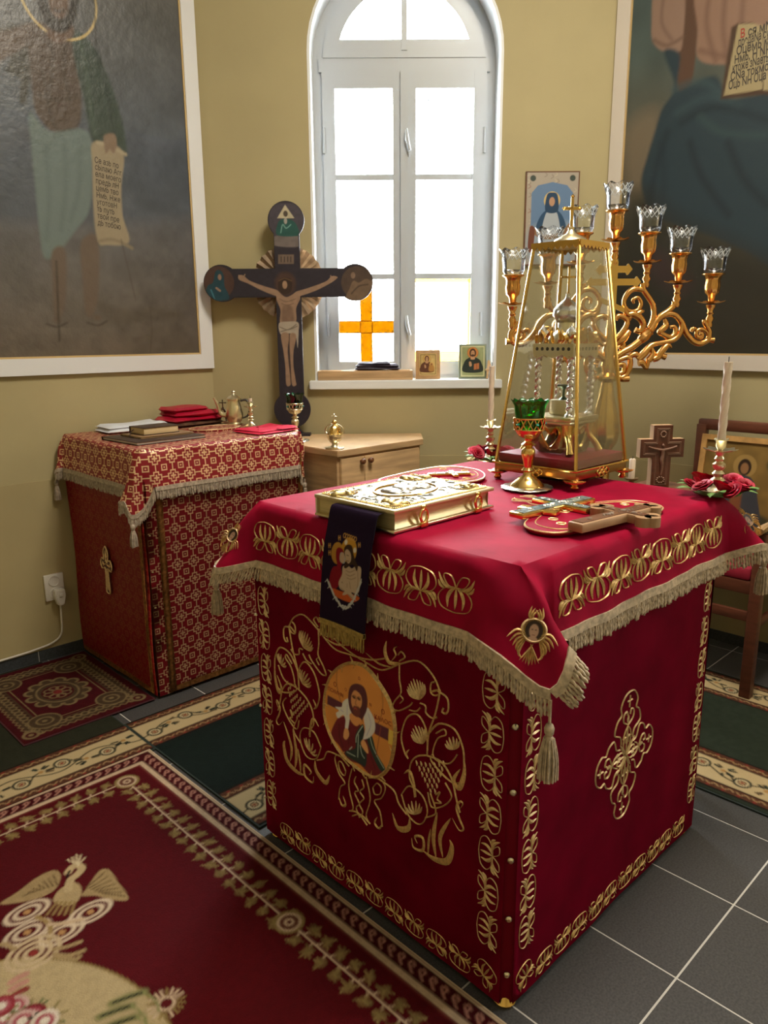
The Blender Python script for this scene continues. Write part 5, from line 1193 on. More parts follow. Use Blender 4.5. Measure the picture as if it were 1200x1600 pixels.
folded('folded_vestment', 'crimson satin folded vestment piled by the wall', 'cloth', (.415, 2.762, BT), .06, [(.30, .20, 0, .022, 0, 0, 0), (.29, .19, .020, .045, .004, 0, .05), (.25, .17, .043, .070, .01, .0, -.04), (.20, .15, .068, .092, -.02, .005, .06)], [M_lining, M_satin, M_satin, M_satin])
folded('red_cloth', 'bright red folded cloth at the edge of the brocade table', 'cloth', (.520, 2.262, BT), .10, [(.255, .20, 0, .010, 0, 0, 0), (.24, .19, .009, .018, .004, .006, .06)], M_cotton)
t = thing('embroidered_cover', 'rounded flat brocade chalice cover beside the red cloth', 'cloth', (.400, 2.50, BT)); bm = NB()
prism(bm, [(.13*math.cos(a), .085*math.sin(a)) for a in np.linspace(0, 2*PI, 28)[:-1]], lambda a, b, h: np.array((a, b, h)), 0, .009); bmesh.ops.bevel(bm, geom=bm.edges[:], offset=.003, segments=2, affect='EDGES'); obj('pad', bm, M_broc, t)
bm = NB(); tube(bm, [(.13*math.cos(a), .085*math.sin(a), .009) for a in np.linspace(0, 2*PI, 28)[:-1]], .002, 5, closed=True); obj('gold_edging', bm, M_thread2, t)
t = thing('asterisk', 'little dark metal star stand topped by a cross', 'liturgical stand', (.600, 2.74, BT)); M_pewter = mat('dark_pewter', (.18, .15, .12), .35, 1.0)
for k in range(4):
    an = k*PI/2+.6; bm = NB(); tube(bm, [(0, 0, .065), (.022*math.cos(an), .022*math.sin(an), .05), (.038*math.cos(an), .038*math.sin(an), .0)], [.004, .005, .004], 6, smooth=5, flat=.6); obj('leg', bm, M_pewter, t)
bm = NB(); lathe(bm, [(0, .062), (.007, .064), (.007, .070), (.003, .074), (0, .075)], 12); obj('knob', bm, M_pewter, t)
def small_cross(h, w, th, zb, budded=True):
    bm = NB(); box(bm, (-th, -th*.5, zb), (th, th*.5, zb+h), th*.3); box(bm, (-w/2, -th*.5, zb+h*.56), (w/2, th*.5, zb+h*.56+2*th), th*.3)
    if budded:
        for x, z in ((-w/2, zb+h*.56+th), (w/2, zb+h*.56+th), (0, zb+h)): lathe(bm, [(0, -th*1.4), (th*1.4, 0), (0, th*1.4)], 8, (x, 0, z))
    return bm
o = obj('cross', small_cross(.036, .03, .003, .073), M_pewter, t); o.rotation_euler = (0, 0, -PI/4)

# ================================================================ CORNER CABINET with what stands on it
CZ = .965
cb = thing('corner_cabinet', 'light oak corner cabinet with two doors under the window', 'cabinet', (.95, 2.25, 0))
poly = [(.690, 1.975), (1.235, 1.975), (1.385, 2.125), (.690, 2.79)]; SXY = lambda a, b, h: np.array((a, b, h))
bm = NB(); prism(bm, poly, SXY, 0, CZ-.03); obj('body', bm, M_wood, cb, 0, True)
bm = NB(); prism(bm, [(.682, 1.958), (1.242, 1.958), (1.40, 2.118), (.682, 2.80)], SXY, CZ-.03, CZ); bmesh.ops.bevel(bm, geom=bm.edges[:], offset=.003, segments=2, affect='EDGES'); obj('worktop', bm, M_wood, cb, 35, True)
for x0_, x1_, kx in ((.705, .8445, .822), (.849, 1.215, .872)):
    x0_ += -.12*0; bm = NB(); box(bm, (x0_, 1.958, .06), (x1_, 1.9745, CZ-.04), .003); d = obj('door', bm, M_wood, cb, 35, True)
    bm = NB(); lathe(bm, [(.006, 0), (.006, .010), (.013, .014), (.014, .020), (.009, .026), (0, .027)], 16); bmesh.ops.transform(bm, matrix=Matrix.Translation((kx-.115, 1.958, .922)) @ Matrix.Rotation(PI/2, 4, 'X'), verts=bm.verts[:]) if False else bmesh.ops.transform(bm, matrix=Matrix.Translation((kx, 1.958, .905)) @ Matrix.Rotation(PI/2, 4, 'X'), verts=bm.verts[:]); o = obj('knob', bm, mat('dark_knob_wood', (.16, .06, .025), .4), d)
# ---- large painted crucifix
SC_ = plane(CA+WN*.10, EX, (0, 0, 1)); P = lambda x, y: np.array(SC_.px(x, y))
cc = P(450, 442); ct, cl, cr_, cbm = P(448, 344), P(346, 441), P(555, 444), P(457, 640); rc = .088; hw = .062; hb = .068
cx = thing('crucifix', 'tall dark painted crucifix with round ends and pleated rays on cabinet', 'crucifix', SC_(cc[0], CZ, 0))
M_crux = mat('dark_crucifix_wood', (.022, .018, .026), .5)
ux = lambda b: cc[0]
bm = NB(); prism(bm, [(cc[0]-hw, cbm[1]), (cc[0]+hw, cbm[1]), (cc[0]+hw, ct[1]), (cc[0]-hw, ct[1])], SC_, -.020, 0); obj('upright', bm, M_crux, cx, 0, True)
bm = NB(); prism(bm, [(cl[0], cc[1]-hb), (cr_[0], cc[1]-hb), (cr_[0], cc[1]+hb), (cl[0], cc[1]+hb)], SC_, -.0195, -.0003); obj('crossbar', bm, M_crux, cx, 0, True)
disc = lambda c, r, n=40: [(c[0]+r*math.cos(t), c[1]+r*math.sin(t)) for t in np.linspace(0, 2*PI, n+1)[:-1]]
ct = np.array((cc[0], ct[1])); cbm = np.array((cc[0], cbm[1])); cl = np.array((cl[0], cc[1])); cr_ = np.array((cr_[0], cc[1]))
for c, r in ((ct, rc), (cl, rc), (cr_, rc), (cbm, .093)):
    bm = NB(); prism(bm, disc(c, r), SC_, -.0205, .0005); obj('roundel', bm, M_crux, cx, 30, True)
bm = NB(); b0 = cbm[1]-.085; prism(bm, [(cc[0]-.045, b0+.02), (cc[0]-.028, b0-.005), (cc[0]-.062, CZ+.004), (cc[0]+.062, CZ+.004), (cc[0]+.028, b0-.005), (cc[0]+.045, b0+.02)], SC_, -.021, .001); obj('foot', bm, M_crux, cx, 0, True)
bm = NB(); prism(bm, [(cc[0]-.09, CZ), (cc[0]+.09, CZ), (cc[0]+.09, CZ+.012), (cc[0]-.09, CZ+.012)], SC_, -.04, .03); obj('plinth', bm, M_crux, cx, 0, True)
bm = NB(); n = 56; r0, r1 = .05, .175                 # pleated fan of rays
vin = [bm.verts.new(V3(SC_(cc[0]+r0*math.cos(2*PI*i/n), cc[1]+r0*math.sin(2*PI*i/n), -.026+(.006 if i % 2 else 0)))) for i in range(n)]
vmid = [bm.verts.new(V3(SC_(cc[0]+.085*math.cos(2*PI*i/n), cc[1]+.085*math.sin(2*PI*i/n), -.026+(.010 if i % 2 else 0)))) for i in range(n)]
vou = [bm.verts.new(V3(SC_(cc[0]+(r1+(.004 if i % 2 else 0))*math.cos(2*PI*i/n), cc[1]+(r1+(.004 if i % 2 else 0))*math.sin(2*PI*i/n), -.028+(.014 if i % 2 else 0)))) for i in range(n)]
for A_, B_ in ((vin, vmid), (vmid, vou)):
    for i in range(n): bm.faces.new((A_[i], A_[(i+1) % n], B_[(i+1) % n], B_[i]))
bmesh.ops.solidify(bm, geom=bm.faces[:], thickness=.003); obj('ray_fan', bm, mat('dull_gilt_rays', (.50, .37, .25), .5, .3, noise=(25, .25)), cx, 10, True)
a = Art(cl[0]-rc, cr_[0]+rc, cbm[1]-.095, ct[1]+rc, .0028, '2a2530', T=SC_.px)
Xg, Yg = a.A, a.B; inside = np.zeros(Xg.shape, bool)
for c, r in ((ct, rc), (cl, rc), (cr_, rc), (cbm, .093)): inside |= np.hypot(Xg-c[0], Yg-c[1]) < r-.002
inside |= (abs(Xg-cc[0]) < hw-.002) & (Yg < ct[1]) & (Yg > cbm[1]); inside |= (abs(Yg-cc[1]) < hb-.002) & (Xg > cl[0]) & (Xg < cr_[0]); a.mask = inside
k = 3.53; q = lambda x, y: (300+x/k, 300+y/k); pl = lambda pts, c, **kw: a.poly([q(*p) for p in pts], c, **kw); ln = lambda pts, w, c, **kw: a.line([q(*p) for p in pts], w, c, **kw)
pl([(425, 250), (620, 250), (620, 60), (425, 60)], '4b4550', smooth=False, soft=4, al=.8); pl([(455, 245), (595, 245), (595, 300), (455, 295)], '6b6260', soft=2)
pl([(470, 145), (565, 145), (513, 70)], 'b5ac92', smooth=False); a.ell(q(516, 120), .011, .014, '4a4038'); pl([(470, 238), (475, 170), (500, 150), (535, 150), (570, 170), (590, 215), (585, 242)], '24504c'); a.ell(q(516, 160), .008, .014, '9a9690'); ln([(490, 225), (500, 180), (520, 200), (545, 180)], .004, '6f9a92')
pl([(475, 345), (562, 345), (562, 397), (475, 397)], '6b5a50', smooth=False); 
for x in (492, 510, 528, 545): ln([(x, 358), (x, 385)], .005, '3a302c')
a.ell(q(515, 505), .052, .055, '4b342c', soft=6, al=.8)
sk_ = '927763'; dkn = '6a5244'
pl([(265, 458), (285, 462), (320, 490), (400, 520), (465, 540), (480, 560), (470, 575), (390, 545), (310, 505), (262, 485), (255, 465)], sk_); pl([(800, 468), (770, 465), (735, 495), (640, 530), (575, 550), (560, 570), (590, 575), (680, 545), (750, 510), (790, 485)], sk_)
for p in ([(268, 470), (258, 460)], [(285, 468), (292, 455)], [(770, 475), (765, 462)], [(785, 475), (800, 472)]): ln(p, .005, sk_)
pl([(465, 540), (520, 580), (590, 545), (600, 580), (575, 640), (570, 720), (490, 730), (488, 650), (465, 590)], sk_); pl([(498, 640), (525, 620), (555, 640), (560, 720), (500, 725)], dkn, soft=4, al=.7)
for p in ([(485, 590), (520, 605), (570, 590)], [(495, 615), (525, 625), (560, 615)]): ln(p, .004, dkn, al=.8)
pl([(480, 545), (475, 500), (490, 478), (515, 470), (545, 480), (552, 510), (545, 550), (515, 565)], '33241f'); a.ell(q(512, 512), .012, .019, '9b7d66'); ln([(480, 490), (512, 476), (548, 490)], .006, '55402e')
pl([(480, 725), (530, 715), (585, 720), (588, 770), (583, 860), (570, 790), (530, 780), (490, 785)], 'a3988a'); ln([(485, 745), (530, 760), (580, 740)], .005, '766c60'); ln([(490, 770), (540, 755), (575, 730)], .005, '766c60')
pl([(492, 785), (535, 785), (528, 870), (535, 960), (545, 1040), (540, 1068), (520, 1060), (515, 960), (505, 880)], sk_); pl([(540, 785), (575, 790), (560, 880), (560, 960), (572, 1040), (575, 1065), (552, 1062), (545, 960), (540, 870)], sk_); ln([(537, 790), (537, 900), (546, 1050)], .004, '40302a')
for cX, veil in ((145, 1), (910, 0)):
    a.ell(q(cX, 500), .078, .078, '4a3430' if veil else '4a3b34'); 
    if veil: pl([(cX-65, 590), (cX-60, 520), (cX-30, 500), (cX-15, 440), (cX+10, 432), (cX+30, 460), (cX+35, 520), (cX+55, 560), (cX+50, 595)], '1d3f4c'); a.ell(q(cX+8, 470), .009, .014, '8d7262'); ln([(cX-10, 530), (cX+10, 545)], .010, '8d7262'); ln([(cX-40, 540), (cX-20, 590)], .006, '3f7484')
    else: pl([(cX-60, 590), (cX-40, 530), (cX-20, 490), (cX+10, 500), (cX+50, 480), (cX+85, 500), (cX+60, 560), (cX+20, 595)], '6b5746'); a.ell(q(cX-22, 460), .011, .015, '7d6656'); ln([(cX-30, 560), (cX+10, 520), (cX+60, 510)], .007, '4c3d33')
a.speckle(.12, 60, 2)
o = a.build('painted_face', lambda p, r, h: SC_(p, r, .0012), artmat('oil_paint', .45, (120, .1)), cx); o.matrix_parent_inverse = wmat(cx).inverted()
# ---- gilt vessels on the cabinet
def petal_pan(bm, r, z, n=8, drop=.006, c=(0, 0, 0)):
    lathe(bm, [(r*.25, z-.002), (r*.6, z), (r, z+drop), (r*1.02, z+drop+.0015), (r*.6, z+.003), (r*.2, z+.003)], n*6, c, (n, .10, drop*.35, (2, 3)))
def at_cab(x, y): p = atz(x, y, CZ); return p
tp_ = np.array((.575, 2.60, BT)); print('cab items', tp_, at_cab(428, 682), at_cab(453, 688), at_cab(480, 699))
t = thing('teapot', 'polished brass teapot with long curved spout', 'teapot', tp_, -.75)
bm = NB(); lathe(bm, [(0, 0), (.034, 0), (.036, .006), (.030, .012), (.040, .030), (.043, .050), (.036, .085), (.029, .112), (.030, .120), (.034, .122)], 28); obj('body', bm, M_pale, t, 45)
bm = NB(); lathe(bm, [(.037, .122), (.037, .127), (.024, .138), (.008, .146), (.006, .152), (.010, .158), (.006, .166), (0, .170)], 24); obj('lid', bm, M_pale, t, 45)
bm = NB(); tube(bm, [(-.036, 0, .045), (-.066, 0, .055), (-.078, 0, .095), (-.096, 0, .132)], [.013, .011, .008, .006], 10, smooth=5); obj('spout', bm, M_pale, t)
bm = NB(); tube(bm, [(.032, 0, .115), (.062, 0, .118), (.078, 0, .085), (.066, 0, .045), (.040, 0, .032)], [.005, .006, .006, .005, .004], 8, smooth=5); obj('handle', bm, mat('blackened_handle', (.05, .04, .035), .4), t)
def candlestick(name, label, loc, h, candle, group=None, m=None, z0=0.0, base=True):
    m = m or M_pale; t = thing(name, label, 'candlestick', loc, .3, group); s = h/.15
    bm = NB(); lathe(bm, [(0, z0)]+[(r*s, z0+z*s) for r, z in ((.040, 0), (.042, .004), (.030, .010), (.014, .022), (.010, .034), (.020, .040), (.010, .048), (.016, .058), (.009, .066), (.017, .076), (.017, .084), (.009, .090), (.013, .098), (.009, .106), (.014, .116), (.016, .120), (0, .121))], 20); obj('stem', bm, m, t, 50)
    bm = NB(); petal_pan(bm, .040*s, z0+.118*s, 8, .005*s); obj('drip_pan', bm, m, t, 50)
    bm = NB(); lathe(bm, [(.006*s, z0+.120*s), (.013*s, z0+.132*s), (.014*s, z0+.146*s), (.019*s, z0+.150*s), (.018*s, z0+.152*s), (.010*s, z0+.147*s), (0, z0+.145*s)], 20, scal=(6, .10, .002, (4, 5))); obj('socket', bm, m, t, 50)
    if candle:
        L, r = candle; bm = NB(); seg, rows = 16, 34; R = []
        for kx in range(rows+1):
            zz = z0+.144*s+L*kx/rows; R.append([bm.verts.new((r*(1+.10*math.cos(4*(x_-kx*.20)))*math.cos(x_), r*(1+.10*math.cos(4*(x_-kx*.20)))*math.sin(x_), zz)) for x_ in [2*PI*i/seg for i in range(seg)]])
        for kx in range(rows):
            for i in range(seg): bm.faces.new((R[kx][i], R[kx][(i+1) % seg], R[kx+1][(i+1) % seg], R[kx+1][i]))
        bm.faces.new(R[-1]); cn = obj('candle', bm, M_wax, t, 80)
        bm = NB(); tube(bm, [(0, 0, z0+.144*s+L), (.001, 0, z0+.144*s+L+.008), (-.001, 0, z0+.144*s+L+.014)], .0012, 5); obj('wick', bm, M_black, cn)
    return t
p = np.array((.585, 2.475, BT)); candlestick('small_candlestick', 'short ornate brass candlestick with candle stub beside the teapot', p, .115, (.022, .009))
def oil_lamp(name, label, loc, s, cupm, gold, band_m):
    t = thing(name, label, 'oil lamp', loc)
    bm = NB(); lathe(bm, [(0, 0), (.074*s, 0), (.078*s, .003*s), (.074*s, .006*s), (.05*s, .008*s), (0, .009*s)], 36, scal=(18, .03, 0, (1, 2, 3))); obj('saucer', bm, M_silver, t, 50)
    bm = NB(); lathe(bm, [(.052*s, .008*s), (.050*s, .012*s), (.030*s, .030*s), (.014*s, .040*s), (.012*s, .050*s), (.020*s, .056*s), (.012*s, .064*s), (.016*s, .085*s), (.022*s, .105*s), (.020*s, .118*s), (.011*s, .126*s), (.022*s, .134*s), (.010*s, .142*s), (.014*s, .152*s), (0, .154*s)], 28); obj('stem', bm, gold, t, 50)
    bm = NB(); lathe(bm, [(.010*s, .150*s), (.030*s, .158*s), (.040*s, .172*s), (.043*s, .180*s), (.041*s, .180*s), (.030*s, .164*s), (0, .156*s)], 28); obj('bowl', bm, gold, t, 50)
    bm = NB()                                            # openwork band: lattice of gilt bars
    for i in range(14):
        for e in (1, -1):
            a0, a1 = 2*PI*i/14, 2*PI*(i+e*.9)/14; tube(bm, [(.043*s*math.cos(a0), .043*s*math.sin(a0), .178*s), (.045*s*math.cos((a0+a1)/2), .045*s*math.sin((a0+a1)/2), .194*s), (.046*s*math.cos(a1), .046*s*math.sin(a1), .212*s)], .0024*s, 5, smooth=3)
    for z, r in ((.179, .0435), (.213, .0465)): tube(bm, [(r*s*math.cos(x_), r*s*math.sin(x_), z*s) for x_ in np.linspace(0, 2*PI, 33)[:-1]], .0026*s, 6, closed=True)
    obj('filigree_band', bm, gold, t, 50)
    bm = NB(); 
    for i in range(5): an = i*2*PI/5+.5; lathe(bm, [(0, -.006*s), (.006*s, 0), (0, .006*s)], 8, (.048*s*math.cos(an), .048*s*math.sin(an), .196*s))
    o = obj('enamel_studs', bm, mat('turquoise_enamel', (.02, .22, .20), .2), t); o['kind'] = 'stuff'
    bm = NB(); lathe(bm, [(0, .166*s), (.030*s, .168*s), (.040*s, .185*s), (.043*s, .215*s), (.047*s, .250*s), (.054*s, .262*s), (.056*s, .266*s), (.051*s, .264*s), (.044*s, .250*s), (.040*s, .215*s), (.036*s, .188*s), (0, .175*s)], 48, scal=(12, .04, .003*s, (5, 6, 7))); obj('glass_cup', bm, cupm, t, 60)
    return t
def cglass(name, col, rough=.08):
    if name in MATS: return MATS[name]
    m = mat(name, col, rough); b = m.node_tree.nodes['Principled BSDF']; b.inputs['Transmission Weight'].default_value = .85; b.inputs['IOR'].default_value = 1.3; return m
p = np.array((.765, 2.365, CZ)); oil_lamp('oil_lamp', 'gold oil lamp with dark green glass cup before the crucifix', p, .86, glass('dark_green_glass', (.10, .40, .26), .6, .05, .04), M_pale, None)
p = np.array((.732, 2.035, CZ)); t = thing('censer', 'small ornate gilt censer standing at the cabinet edge', 'censer', p)
bm = NB(); lathe(bm, [(0, 0), (.042, 0), (.045, .004), (.040, .006), (0, .007)], 24); obj('saucer', bm, M_pale, t, 45)
bm = NB(); lathe(bm, [(.022, .006), (.014, .014), (.012, .022), (.024, .032), (.031, .048), (.032, .060), (.034, .062), (.034, .066)], 20, scal=(10, .06, 0, (3, 4, 5))); obj('bowl', bm, M_pale, t, 45)
bm = NB(); lathe(bm, [(.034, .066), (.030, .074), (.026, .090), (.016, .104), (.010, .110), (.012, .118), (.006, .128), (0, .130)], 20, scal=(10, .08, 0, (1, 2, 3))); obj('lid', bm, M_gold, t, 45)
obj('cross', small_cross(.026, .020, .0022, .128), M_pale, t).rotation_euler = (0, 0, -PI/4)
for k in range(4):
    an = k*PI/2+.3; bm = NB(); tube(bm, [(.033*math.cos(an), .033*math.sin(an), .060), (.048*math.cos(an), .048*math.sin(an), .075), (.040*math.cos(an), .040*math.sin(an), .098), (.014*math.cos(an), .014*math.sin(an), .110)], .0035, 6, smooth=4); obj('handle_scroll', bm, M_pale, t)
# ================================================================ ON THE MAIN ALTAR
def zat(x, y, py):
    """height above the floor point (x, y) that appears on photo row py"""
    kx = -(py-800)/F_PX; p0 = np.array((x, y, 0))-CAM; n = CU-kx*_f; return -(p0@n)/n[2]
AT = AZ+.0035
# ---- gospel book
M_book = mat('chased_gilt', (.50, .38, .16), .42, 1.0, noise=(60, .4), bump=(90, .5)); M_books = mat('chased_silver', (.45, .42, .36), .42, 1.0, noise=(60, .4), bump=(90, .5))
gx, gy, gw, gd, gh = -.172, .712, .368, .275, .054
g = thing('gospel_book', 'thick gilt gospel book with embossed metal cover and two clasps', 'book', (gx, gy, AT), .015)
M_page = mat('gilt_page_edges', (.62, .50, .27), .38, .55, noise=(2, .15, (1, 1, 120)))
M_relief = mat('embossed_silver_gilt', (.30, .27, .20), .55, .9, noise=(45, .7), bump=(55, 1.0))
bm = NB(); box(bm, (-gw/2, -gd/2, 0), (gw/2, gd/2, .007), .002); obj('lower_cover', bm, M_pale, g)
bm = NB(); box(bm, (-gw/2, -gd/2, gh-.009), (gw/2, gd/2, gh), .002); obj('upper_cover', bm, mat('satin_gilt', (.66, .56, .34), .45, 1.0), g)
bm = NB(); grid(bm, lambda u, v: (-gw/2+.012+(gw-.024)*u, -gd/2+.010+.006*math.sin(PI*v), .007+(gh-.016)*v), 4, 6); grid(bm, lambda u, v: (-gw/2+.012, -gd/2+.010+(gd-.016)*u, .007+(gh-.016)*v), 4, 2); grid(bm, lambda u, v: (gw/2-.012, -gd/2+.010+(gd-.016)*u, .007+(gh-.016)*v), 4, 2); obj('page_block', bm, M_page, g)
bm = NB(); box(bm, (-gw/2+.002, gd/2-.007, .002), (gw/2-.002, gd/2-.001, gh-.002), .002); obj('spine', bm, M_pale, g)
bm = NB(); box(bm, (-gw/2+.016, -gd/2+.016, gh), (gw/2-.016, gd/2-.016, gh+.002), .001); pt = obj('relief_plate', bm, M_relief, g)
bm = NB()
for k_, (a_, b_) in enumerate(((-gw/2+.014, -gd/2+.014), (gw/2-.014, -gd/2+.014), (gw/2-.014, gd/2-.014), (-gw/2+.014, gd/2-.014))):
    pass
rope = [(-gw/2+.014, -gd/2+.014, gh+.002), (gw/2-.014, -gd/2+.014, gh+.002), (gw/2-.014, gd/2-.014, gh+.002), (-gw/2+.014, gd/2-.014, gh+.002)]
for i in range(4):
    p, q = np.array(rope[i]), np.array(rope[(i+1) % 4]); n_ = int(np.linalg.norm(q-p)/.0065)
    for j in range(n_): lathe(bm, [(0, -.003), (.0028, 0), (0, .003)], 6, p+(q-p)*(j+.5)/n_)
o = obj('beaded_edge', bm, M_gold, g, 60); o['kind'] = 'stuff'
bm = NB(); tube(bm, [(.092*math.cos(t), .066*math.sin(t), gh+.003) for t in np.linspace(0, 2*PI, 41)[:-1]], .0035, 6, closed=True); obj('oval_frame', bm, M_gold, g)
def lump(bm, cx, cy, rx, ry, h, z, n=10, seed=0):
    rs = random.Random(seed)
    for i in range(n):
        a_, r_ = rs.random()*6.28, rs.random()**.6; x, y = cx+rx*r_*math.cos(a_), cy+ry*r_*math.sin(a_); r0 = min(rx, ry)*(.25+.3*rs.random()); e = 1+rs.random(); an = rs.random()*3.1
        M_ = Matrix.Translation((x, y, z)) @ Matrix.Rotation(an, 4, 'Z') @ Matrix.Diagonal((r0*e, r0, h*(.5+.6*rs.random()), 1)); s0 = len(bm.verts); bmesh.ops.create_icosphere(bm, subdivisions=2, radius=1, matrix=M_)
for i, (sx, sy) in enumerate(((-1, -1), (1, -1), (1, 1), (-1, 1))):
    bm = NB(); lump(bm, sx*.132, sy*.088, .030, .026, .009, gh+.002, 9, i); o = obj('corner_relief', bm, M_book, g, 80)
    bm = NB(); tube(bm, [(sx*.132+.037*math.cos(t), sy*.088+.033*math.sin(t), gh+.003) for t in np.linspace(0, 2*PI, 25)[:-1]], .002, 5, closed=True); obj('corner_ring', bm, M_gold, g)
bm = NB(); lump(bm, 0, 0, .062, .044, .010, gh+.002, 16, 11); obj('centre_relief', bm, M_books, g, 80)
bm = NB(); rs = random.Random(4)
for i in range(70):
    x, y = rs.uniform(-.155, .155), rs.uniform(-.108, .108)
    if (x/.092)**2+(y/.066)**2 > 1.15: tube(bm, [(x+.010*t*math.cos(4*t+i), y+.010*t*math.sin(4*t+i), gh+.0025) for t in np.linspace(.2, 1.2, 6)], .0016, 4, smooth=2)
o = obj('scroll_relief', bm, M_relief, g, 80); o['kind'] = 'stuff'
for x in (-.088, .115):
    bm = NB(); y = -gd/2-.003; tube(bm, [(x+.012*math.cos(t), y, gh*.50+.016*math.sin(t)) for t in np.linspace(0, 2*PI, 17)[:-1]], .0038, 6, closed=True); box(bm, (x-.007, y-.003, gh*.72), (x+.007, y+.004, gh-.002), .002); box(bm, (x-.012, y-.004, .001), (x+.012, y+.004, .013), .002); obj('clasp', bm, M_gold, g)
# ---- purple ribbon with an embroidered pair, hanging out of the book over the cloth
M_purple = artmat('purple_silk', .8, (90, .12), .1)
rb = thing('embroidered_ribbon', 'dark purple ribbon with embroidered grieving pair and gold fringe hanging from book', 'ribbon', (-.40, .684, .80))
prof = cr([(-.352, AT+.0425), (-.362, AT+.043), (-.374, AT+.036), (-.386, 1.025), (-.396, .985), (-.404, .93), (-.410, .87), (-.416, .80)], 6); pl_ = [0.0]
for i in range(1, len(prof)): pl_.append(pl_[-1]+np.linalg.norm(prof[i]-prof[i-1]))
pl_ = np.array(pl_); PX_, PZ_ = np.array([p[0] for p in prof]), np.array([p[1] for p in prof]); RLn = pl_[-1]; ry0, ry1 = .764, .604
def SRb(a, b, h=0.0):
    """a: 0..1 across, b: length from the lower edge"""
    s = RLn-np.asarray(b, float); x = np.interp(s, pl_, PX_); z = np.interp(s, pl_, PZ_); y = ry0+(ry1-ry0)*np.asarray(a, float)
    w = .0025*np.sin(np.asarray(a)*5+s*9); r = np.stack([x-h+w*np.clip(s*4-.3, 0, 1)*-1, y+0*x, z], -1); return r
k = 6.67
def Trb(px, py):
    x, y = 490+px/k, 780+py/k; q = atp(x, y, (-.405, 0, 0), (1, 0, 0)); q2 = atp(x, y, (float(np.interp(-q[2], -PZ_[::1], PX_)) if True else -.4, 0, 0), (1, 0, 0))
    s = float(np.interp(-q2[2], -PZ_, pl_)); return ((q2[1]-ry0)/(ry1-ry0)*.16, RLn-s)
a = Art(0, .16, 0, RLn, .0017, '1d0f26', T=Trb)
a.ell((255, 560), .021, .026, 'a87a34', rot=.0); a.ell((375, 530), .026, .030, 'b3832f')
for c in ((348, 445), (437, 530)): a.ell(c, .005, .006, 'd0c8b8')
a.poly([(245, 530), (270, 500), (310, 520), (325, 580), (320, 640), (290, 700), (300, 780), (290, 850), (240, 930), (200, 950), (165, 900), (185, 760), (215, 700), (250, 690), (240, 610)], '7a1624')
a.poly([(285, 560), (320, 560), (340, 620), (320, 670), (280, 640)], '9a9a9a'); a.ell((305, 610), .008, .012, 'b59a84')
a.poly([(205, 930), (290, 960), (460, 1010), (470, 1050), (380, 1075), (260, 1030), (215, 980)], 'b8562a')
a.poly([(310, 700), (360, 690), (400, 720), (440, 700), (490, 705), (500, 760), (485, 880), (475, 960), (440, 985), (380, 960), (320, 940), (300, 860), (270, 900), (265, 860), (300, 780)], 'b7a08c')
for q in ([(340, 740), (380, 760), (430, 740)], [(340, 780), (380, 800), (430, 780)], [(350, 820), (390, 835), (440, 820)], [(375, 860), (385, 930)], [(350, 880), (345, 940)], [(460, 720), (465, 860), (450, 950)]): a.line(q, .0012, '7a6252')
a.poly([(270, 880), (300, 870), (420, 1010), (430, 1040), (400, 1040), (330, 970), (275, 930)], 'b7a08c'); a.line([(280, 920), (340, 975), (400, 1030)], .0012, '6d5546')
a.poly([(470, 960), (400, 970), (320, 1000), (300, 990), (330, 960), (400, 940)], 'b7a08c')
a.poly([(330, 500), (370, 470), (410, 490), (420, 560), (440, 640), (465, 700), (450, 750), (430, 700), (400, 680), (340, 720), (320, 700), (345, 640), (325, 570)], '3b2a22'); a.poly([(335, 540), (360, 520), (390, 560), (395, 630), (370, 670), (345, 640), (335, 590)], 'b39a84')
a.line([(350, 580), (372, 588)], .0014, '2a1a14'); a.line([(350, 640), (372, 646)], .0016, '4a2a22')
for ph in (0, .8):
    pts = [(150+(i/16)*350, 800+ (0 if False else 1)*(330*math.sin(PI*(i/16)*.92+.10)) - (120 if i == 0 else 0)*0 + 16*math.sin(i*2.1+ph*3)) for i in range(17)]
    a.line(pts, .0036, 'b4b4b6')
for i in range(15):
    t = i/14; x, y = 150+t*350, 800+330*math.sin(PI*t*.92+.10); a.line([(x, y), (x+random.choice((-22, 18)), y+26)], .0016, 'b4b4b6', smooth=False)
for (x, y) in ((280, 400), (485, 475), (175, 480), (175, 555)): a.line([(x-8, y-22), (x-8, y+22)], .002, 'b98a4a', smooth=False); a.line([(x+9, y-22), (x+9, y+22)], .002, 'b98a4a', smooth=False); a.line([(x-10, y), (x+10, y-4)], .002, 'b98a4a', smooth=False)
for i in range(6): a.ell((335+i*22, 375+i*8), .004, .005, 'b98a4a', ring=.0016)
def SA(p, q, h): return SRb(p/.16, q, h)
o = a.build('ribbon_cloth', lambda p, q, h: SA(p, q, .0015), M_purple, rb); o.matrix_parent_inverse = wmat(rb).inverted()
bm = NB(); grid(bm, lambda u, v: SRb(u, v*RLn, -.0005), 8, 40); bmesh.ops.solidify(bm, geom=bm.faces[:], thickness=-.001); obj('lining', bm, mat('purple_lining', (.014, .008, .017), .7), rb, 60, True)
hem = [SRb(u, 0.0, .001) for u in np.linspace(0, 1, 14)]
M_gfr = mat('gold_fringe', (.36, .24, .06), .45, .35, noise=(120, .35)); fringe(rb, hem, [np.array((-.03, 0, -1.0))]*14, M_gfr, L=.045, pitch=.0036, r=.0017, head=.008, rows=5)
# ---- green glass oil lamp
lp = np.array((.288, .668, AT)); oil_lamp('oil_lamp', 'gold oil lamp with bright green glass cup on velvet altar', lp, .95, glass('emerald_glass', (.06, .66, .16), .7, .06, .04), M_gold, None)
